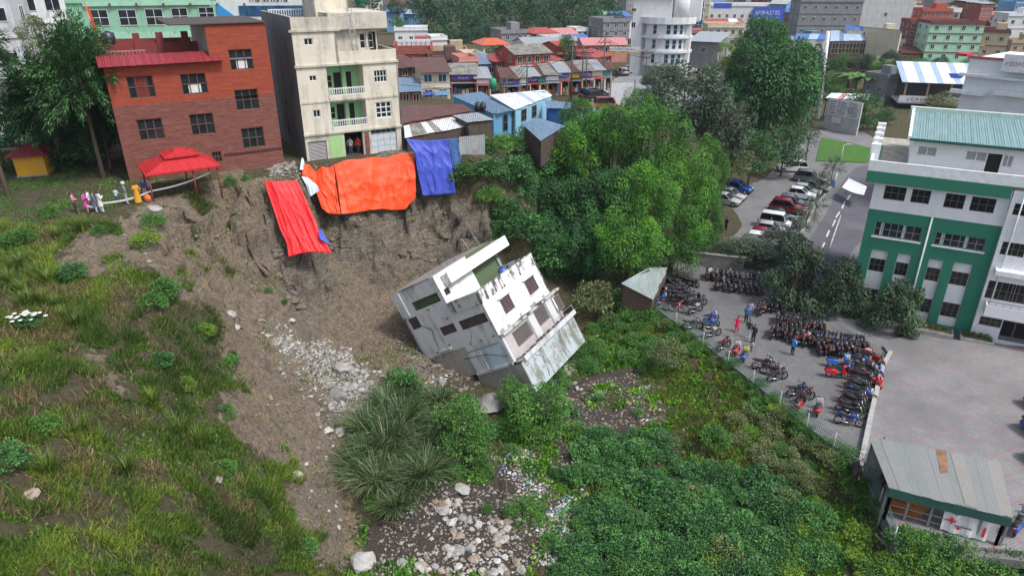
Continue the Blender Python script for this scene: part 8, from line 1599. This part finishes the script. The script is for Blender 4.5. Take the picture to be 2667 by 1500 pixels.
# singled-out machines
for a in (('s',1385,880,-10,'bright red','bright red','bright red scooter standing alone side-on in the yard'),('s',1395,812,-15,'bright blue','bright blue','blue scooter just behind the bright red one'),('s',1465,815,70,'bright blue','white','blue and white scooter seen from behind next to the red one'),('s',708,715,60,'bright red','white','red and white scooter beside the fence seen from behind'),('s',765,755,62,'bright blue','yellow','blue scooter with a pale yellow shield at the fence'),('s',1268,1120,60,'red','white','white and red scooter nearest the lower fence'),
          ('m',1470,1205,-18,'blue','dark grey','blue motorcycle lowest in the kerb row'),('m',1478,1122,-18,'black','black','all black motorcycle second from the low end of the kerb row'),('m',1505,1062,-18,'black','dark red','black motorcycle with a reddish cowl in the kerb row'),('m',1565,1030,-25,'bright blue','white','blue and white sports motorcycle in the kerb row'),('m',1535,965,-18,'dark grey','black','dark grey motorcycle in the middle of the kerb row'),('m',1560,905,-18,'dark red','black','dark red motorcycle in the kerb row'),('m',1575,850,-20,'black','silver','black motorcycle with a silver cowl in the kerb row'),('m',1560,805,-20,'blue','orange','blue and orange motorcycle in the kerb row'),('m',1640,790,-60,'red','dark red','red motorcycle at the kerb corner'),('m',1570,745,-20,'white','red','white and red motorcycle at the top of the kerb row'),('s',1635,935,-75,'red','red','red scooter tucked against the kerb'),('m',1625,860,-60,'white','blue','white motorcycle tucked against the kerb'),
          ('m',530,500,30,'blue','white','blue motorcycle with a white cowl by the fence'),('m',530,545,25,'bright blue','blue','bright blue motorcycle in the small fence cluster'),('m',540,600,25,'silver','black','silver motorcycle in the small fence cluster'),('m',400,548,10,'dark grey','dark blue','dark motorcycle standing alone beside the fence'),('m',425,435,35,'silver','black','silver grey motorcycle beside the shed group'),('m',270,425,-20,'dark red','red','dark red motorcycle nearest the guard shed'),('m',195,375,40,'blue','white','blue motorcycle beside the guard shed'),('m',620,685,40,'dark red','black','dark red motorcycle before the red and white scooter'),('m',890,820,0,'black','black','black motorcycle at the fence below the scooters'),('m',945,865,-30,'dark red','silver','wine red motorcycle in the fence group of three'),('m',985,900,20,'dark grey','black','dark grey motorcycle in the fence group of three'),('m',1120,1005,15,'dark blue','black','dark blue motorcycle at the fence'),('m',1175,1045,25,'black','dark red','black motorcycle with red wheels at the fence'),('s',1145,1085,50,'red','dark grey','red and grey scooter low at the fence'),('m',1160,650,20,'red','white','red motorcycle being handled by the person in sky blue')): bikeq(*a)
dk = ('black', 'black', 'dark grey', 'black', 'dark blue', 'black', 'dark grey')
def row(p0, p1, n, yaw, label, group, jit=10, mix_=.12):
    for i in range(n):
        f = (i + .5) / n; c = dk[R.randrange(7)]; bikeq('m' if R.random() > .22 else 's', p0[0] + (p1[0] - p0[0]) * f + R.uniform(-jit, jit) * .4, p0[1] + (p1[1] - p0[1]) * f + R.uniform(-jit, jit) * .4, yaw + R.uniform(-9, 9), c, 'black' if R.random() > mix_ else 'white', label, group)
row((1490,1165),(1590,860),9,-20,'dark motorcycle wedged into the kerb row','dark bikes of the kerb row'); row((240,235),(340,330),8,150,'dark motorcycle in the crowded bay beside the guard shed','bikes beside the guard shed'); row((190,275),(290,370),7,150,'dark motorcycle in the crowded bay beside the guard shed','bikes beside the guard shed'); row((300,225),(420,250),4,120,'dark motorcycle in the crowded bay beside the guard shed','bikes beside the guard shed'); row((330,330),(470,400),4,20,'dark motorcycle in the crowded bay beside the guard shed','bikes beside the guard shed')
row((490,195),(920,240),13,80,'dark motorcycle in the back row under the retaining wall','bikes of the back row'); row((560,265),(900,300),9,80,'motorcycle in the second row seen from behind','bikes of the second row')
row((850,440),(990,405),6,60,'dark motorcycle near the standing group','bikes near the standing group'); row((940,590),(1320,560),12,70,'dark motorcycle in the long double row under the trees','bikes of the long double row'); row((980,500),(1290,560),12,70,'dark motorcycle in the long double row under the trees','bikes of the long double row'); row((1190,640),(1600,690),15,75,'dark motorcycle in the long double row under the trees','bikes of the long double row'); row((1250,700),(1540,715),9,75,'dark motorcycle in the long double row under the trees','bikes of the long double row'); row((1020,600),(1190,650),4,70,'dark motorcycle in the long double row under the trees','bikes of the long double row')
for a, b, s in ((2230,1243,'dark motorcycle parked in the gap beside the shelter'),(2300,1260,'black motorcycle half under the shelter roof')): q = P(a, b, 0); bike('m', q.x, q.y, 60, 'black', 'silver', s)
for a, b, c, s in ((2650,1385,'blue','blue scooter at the shelter end'),(2662,1368,'dark blue','dark scooter at the shelter end')): q = P(a, b, .22); bike('s', q.x, q.y, 40, c, 'white', s, None, .23)

# ------------------------------------------------------------------ cars
CARM = {k: plain('car ' + k, v, .22) for k, v in {'white': (.66,.67,.68), 'silver': (.38,.39,.41), 'blue': (.02,.08,.34), 'maroon': (.17,.012,.025), 'slate': (.10,.115,.15), 'green': (.04,.06,.04), 'black': (.02,.02,.022), 'red': (.3,.03,.03)}.items()}
CARP = plain('car paint', (.5,.5,.5), .22); CGL = glassy('car glass', (.015,.018,.022), .08)
def make_car(kind):
    t = thing('parked_car', 'x', 'car'); L_, W_, H_, hood, roofz = {'suv': (4.4, 1.8, 1.68, .95, 1.66), 'hatch': (3.7, 1.66, 1.5, .88, 1.48), 'van': (3.7, 1.6, 1.85, 1.0, 1.83)}[kind]; h = L_ / 2; w = W_ / 2
    lo = [(-h,.35),(-h+.05,.85),(-h+.12,hood),(h*.45,hood),(h-.12,hood-.18),(h,.6),(h-.05,.3),(h*.8,.24),(-h*.85,.24)]
    MB().prof(lo, -w, w, CARP, .06).build('body', t)
    c0, c1 = -h + .15, h * (.42 if kind != 'van' else .72); tk = .35 if kind != 'van' else .15; fk = .75 if kind != 'van' else .45
    MB().prof([(c0, hood - .02), (c1, hood - .02), (c1 - fk, roofz - .06), (c0 + tk, roofz - .06)], -w * .93, w * .93, CGL, .07).build('glasshouse', t); MB().prof([(c0 + tk - .06, roofz - .07), (c1 - fk + .06, roofz - .07), (c1 - fk - .05, roofz), (c0 + tk + .06, roofz)], -w * .84, w * .84, CARP, .04).build('roof', t)
    mb = MB()
    for s in (-1, 1):
        for (xa, xb) in ((c0 + .02, c0 + tk), (c1 - .02, c1 - fk), ((c0 + c1) * .5 - .15, (c0 + c1) * .5 - .18)): mb.bar((xa, s * w * .92, hood), (xb, s * w * .86, roofz - .05), .07, .06, CARP)
    mb.build('pillars', t)
    for x in (-h * .62, h * .63):
        for s in (-1, 1):
            o = MB().tube([(0, -.1, 0), (0, .1, 0)], .32, BLACK, 14).build('wheel', t, Matrix.Translation((x, s * (w - .09), .32))); MB().tube([(0, -.11, 0), (0, .11, 0)], .18, CHR, 10).build('rim', o)
    for s in (-1, 1): MB().ell((h - .1, s * w * .7, .72), (.1, .2, .09), LENS, 8, 5).build('headlight', t); MB().box(-h - .01, -h + .06, s * w * .75 - .12, s * w * .75 + .12, .7, .9, REDL).build('tail_light', t); MB().ell((c1 - .25, s * (w + .07), hood + .08), (.06, .09, .07), CARP, 6, 4).build('mirror', t)
    MB().box(h - .03, h + .03, -w * .85, w * .85, .3, .5, BLACK).build('bumper', t); MB().box(-h - .03, -h + .03, -w * .85, w * .85, .3, .5, BLACK).build('bumper', t); note_kids(t); return t
CARS = {k: make_car(k) for k in ('suv', 'hatch', 'van')}; cused = {}
def car(kind, px, py, yaw, c, label, z=.012, group=None):
    p = P(px, py, z); M = TR(p.x, p.y, z, math.radians(yaw)); sw = {'car paint': CARM[c]}
    dup(CARS[kind], None, M, label, group, sw)
car('suv', 2062, 446, 172, 'white', 'white car parked side-on at the top of the car park')
for a in (('suv',2108,474,-28,'slate','slate blue car under the young tree'),('hatch',2118,500,-28,'green','dark green car behind the young tree'),('hatch',2085,517,-28,'white','white car with a rounded roof in the row'),('hatch',2062,538,-28,'slate','blue grey car next to the maroon one'),('suv',2050,552,-28,'maroon','maroon car at the middle of the row'),('van',2016,592,-28,'white','boxy white van in the row'),('hatch',2008,612,-28,'silver','silver white car beside the boxy van'),('hatch',1992,628,-28,'maroon','maroon car at the low end of the row'),('hatch',1966,652,-28,'slate','bluish car half under the hedge'),
          ('hatch',2099,508,-28,'silver','silver car between the white and dark green ones'),('hatch',2033,576,-28,'black','black car next to the boxy van'),('hatch',1980,640,-28,'white','white car beside the low maroon one'),('hatch',1922,500,-35,'blue','bright blue car backed against the bamboo'),('hatch',1903,520,-35,'silver','silver car between the bamboo and the blue car'),('hatch',1890,532,-35,'silver','smaller silver car nearest the bamboo'),('hatch',2745,1085,-80,'slate','dark car cut off at the court edge'),('suv',2755,1160,-80,'blue','blue car cut off at the court edge'),('hatch',2760,1235,-80,'black','black car cut off at the court edge')): car(*a, z=.012 if a[1] < 2600 else .235)
for a in (('van',1578,285,10,'red','brownish red van beside the white board'),('suv',1552,262,30,'black','black car parked among the street poles'),('van',1535,258,40,'slate','dark van behind the black car'),('hatch',1562,256,25,'black','second black car by the shops'),('hatch',1622,196,100,'silver','pale car coming round the street corner'),('suv',1640,192,80,'white','white car at the street corner'),('hatch',1790,190,20,'silver','silver car behind the grey green tree'),('hatch',1905,195,70,'silver','pale car on the upper street by the yellow tree')): car(*a, z=8.32)
# ------------------------------------------------------------------ small things in the yards
def bin_(px, py, m, label, z=0): q = P(px, py, z); t = thing('bin', label, 'bin', TR(q.x, q.y, z + .01)); MB().tube([(0,0,0),(0,0,.85)], [.24,.3], m, 10).build('body', t); MB().tube([(0,0,.85),(0,0,.95)], [.32,.2], m, 10).build('lid', t)
bin_(2168, 487, BLUEP, 'blue litter bin on the kerb between cars and drive')
pr_ = [P(2158, 660, 0), P(2175, 610, 0), P(2186, 580, 0)]; o0 = pr_[0].copy(); t = thing('ramp_railing', 'white railing up to the hospital side door', 'railing', Matrix.Translation(o0))
for z in (.5, .95): MB().tube([p - o0 + Vector((0, 0, z)) for p in pr_], .03, WHITEF, 6).build('rail', t)
for i in range(7): f = i / 6; p = pr_[0].lerp(pr_[2], f) - o0; MB().tube([p, p + Vector((0, 0, .97))], .025, WHITEF, 6).build('rail_post', t)
# planters along the hospital foot
fh = HOSP
for x0, x1, s in ((2.2, xg - 1.2, 'planting bed along the foot of the green wall'), (xg - .7, xg + 1.6, 'rounded planting bed beside the hospital entrance')):
    t = thing('planter', s, 'planter', fh.M @ Matrix.Translation((x0, -1.6, 0))); MB().box(0, x1 - x0, 0, 1.3, -.3, .18, KERB).build('kerb', t); MB().box(.12, x1 - x0 - .12, .12, 1.2, .18, .22, DIRT).build('soil', t)
    for i in range(int((x1 - x0) * 2)): ob('plant', CR['oshrub' if i % 3 else 'shrub'][i % 3], t, Matrix.Translation((.3 + i * .5, .65, .35)) @ Matrix.Diagonal((.32, .32, .3, 1)))
# retaining wall and hedge between bike yard and car park
wa, wb = P(1800, 690, 0), P(1935, 705, 0); fw = Fr(wa, wb, 0.0); t = thing('retaining_wall', 'low stone retaining wall behind the back row of bikes', 'wall', fw.M); MB().box(0, fw.W, 0, .4, -.4, 1.3, brick('grey stone wall', (0.2, 0.19, 0.18), (0.15, 0.145, 0.14), (0.28, 0.27, 0.25))).build('wall', t); MB().box(-.1, fw.W + .1, -.06, .46, 1.3, 1.42, CONC).build('coping', t)
for i in range(9):
    q = fw.M @ Vector(((i + .5) * fw.W / 9, 1.2, 0)); t = thing('hedge_bush', 'dark hedge bush above the retaining wall', 'bush', TR(q.x, q.y, 0, R.uniform(0, 6)), 'hedge bushes above the retaining wall'); ob('foliage', CR['grey'][i % 3], t, Matrix.Translation((0, 0, 1.3)) @ Matrix.Diagonal((1.3, 1.2, 1.2, 1)))
gt = thing('notice_frame', 'small metal frame standing beside the shelter', 'frame', TR(*P(2275, 1195, 0)[:2], 0.0, .4))
for a, b in (((-.5,0,0),(-.5,0,1.6)), ((.5,0,0),(.5,0,1.6)), ((-.5,0,1.6),(.5,0,1.6)), ((-.5,0,.8),(.5,0,.8))): MB().bar(a, b, .06, .06, GREYF).build('bar', gt)
# bamboo poles and sticks lying about
for a, b, s in (((2290,1400),(2360,1490),'bundled grey pole lying at the fence corner'),((2275,1405),(2340,1495),'second grey pole lying at the fence corner'),((2300,1385),(2385,1480),'third grey pole lying at the fence corner'),((1310,1235),(1320,1315),'dead brown branch leaning in the rubbish'),((1555,1210),(1640,1330),'dark thin trunk lying across the thicket'),((990,1370),(1060,1390),'dry branch at the rock pile edge'),((840,1085),(960,1100),'broken brown branch across the gully')):
    p, q = hit(*a) + Vector((0, 0, .4)), hit(*b) + Vector((0, 0, .5)); m = (p + q) / 2; tag(MB().tube([p - m, Vector((.1, 0, .12)), q - m], [.06, .05, .04], plain('grey pole', (0.22, 0.2, 0.17), .8) if 'pole' in s else BARK, 6).build('loose_pole' if 'pole' in s else 'dead_branch', None, Matrix.Translation(m)), s, 'pole' if 'pole' in s else 'branch')

for o in [MOTO, SCTR, *CARS.values()]:                       # the patterns themselves go, their copies stay
    for c in o.children_recursive: bpy.data.objects.remove(c)
    bpy.data.objects.remove(o)

# ------------------------------------------------------------------ moist air over the valley: one even, closed box of pale haze
hm = bpy.data.materials.new('haze'); hm.use_nodes = True; ht = hm.node_tree; ht.nodes.clear(); ho = ht.nodes.new('ShaderNodeOutputMaterial'); hv = ht.nodes.new('ShaderNodeVolumePrincipled')
hv.inputs['Color'].default_value = (0.80, 0.88, 1.0, 1); hv.inputs['Density'].default_value = 0.00016; hv.inputs['Anisotropy'].default_value = 0.2; ht.links.new(hv.outputs[0], ho.inputs['Volume'])
o = MB().box(-640, 640, -30, 1180, -7.5, 48, hm).build('haze'); tag(o, 'thin bluish haze over the town', None, None, 'stuff')
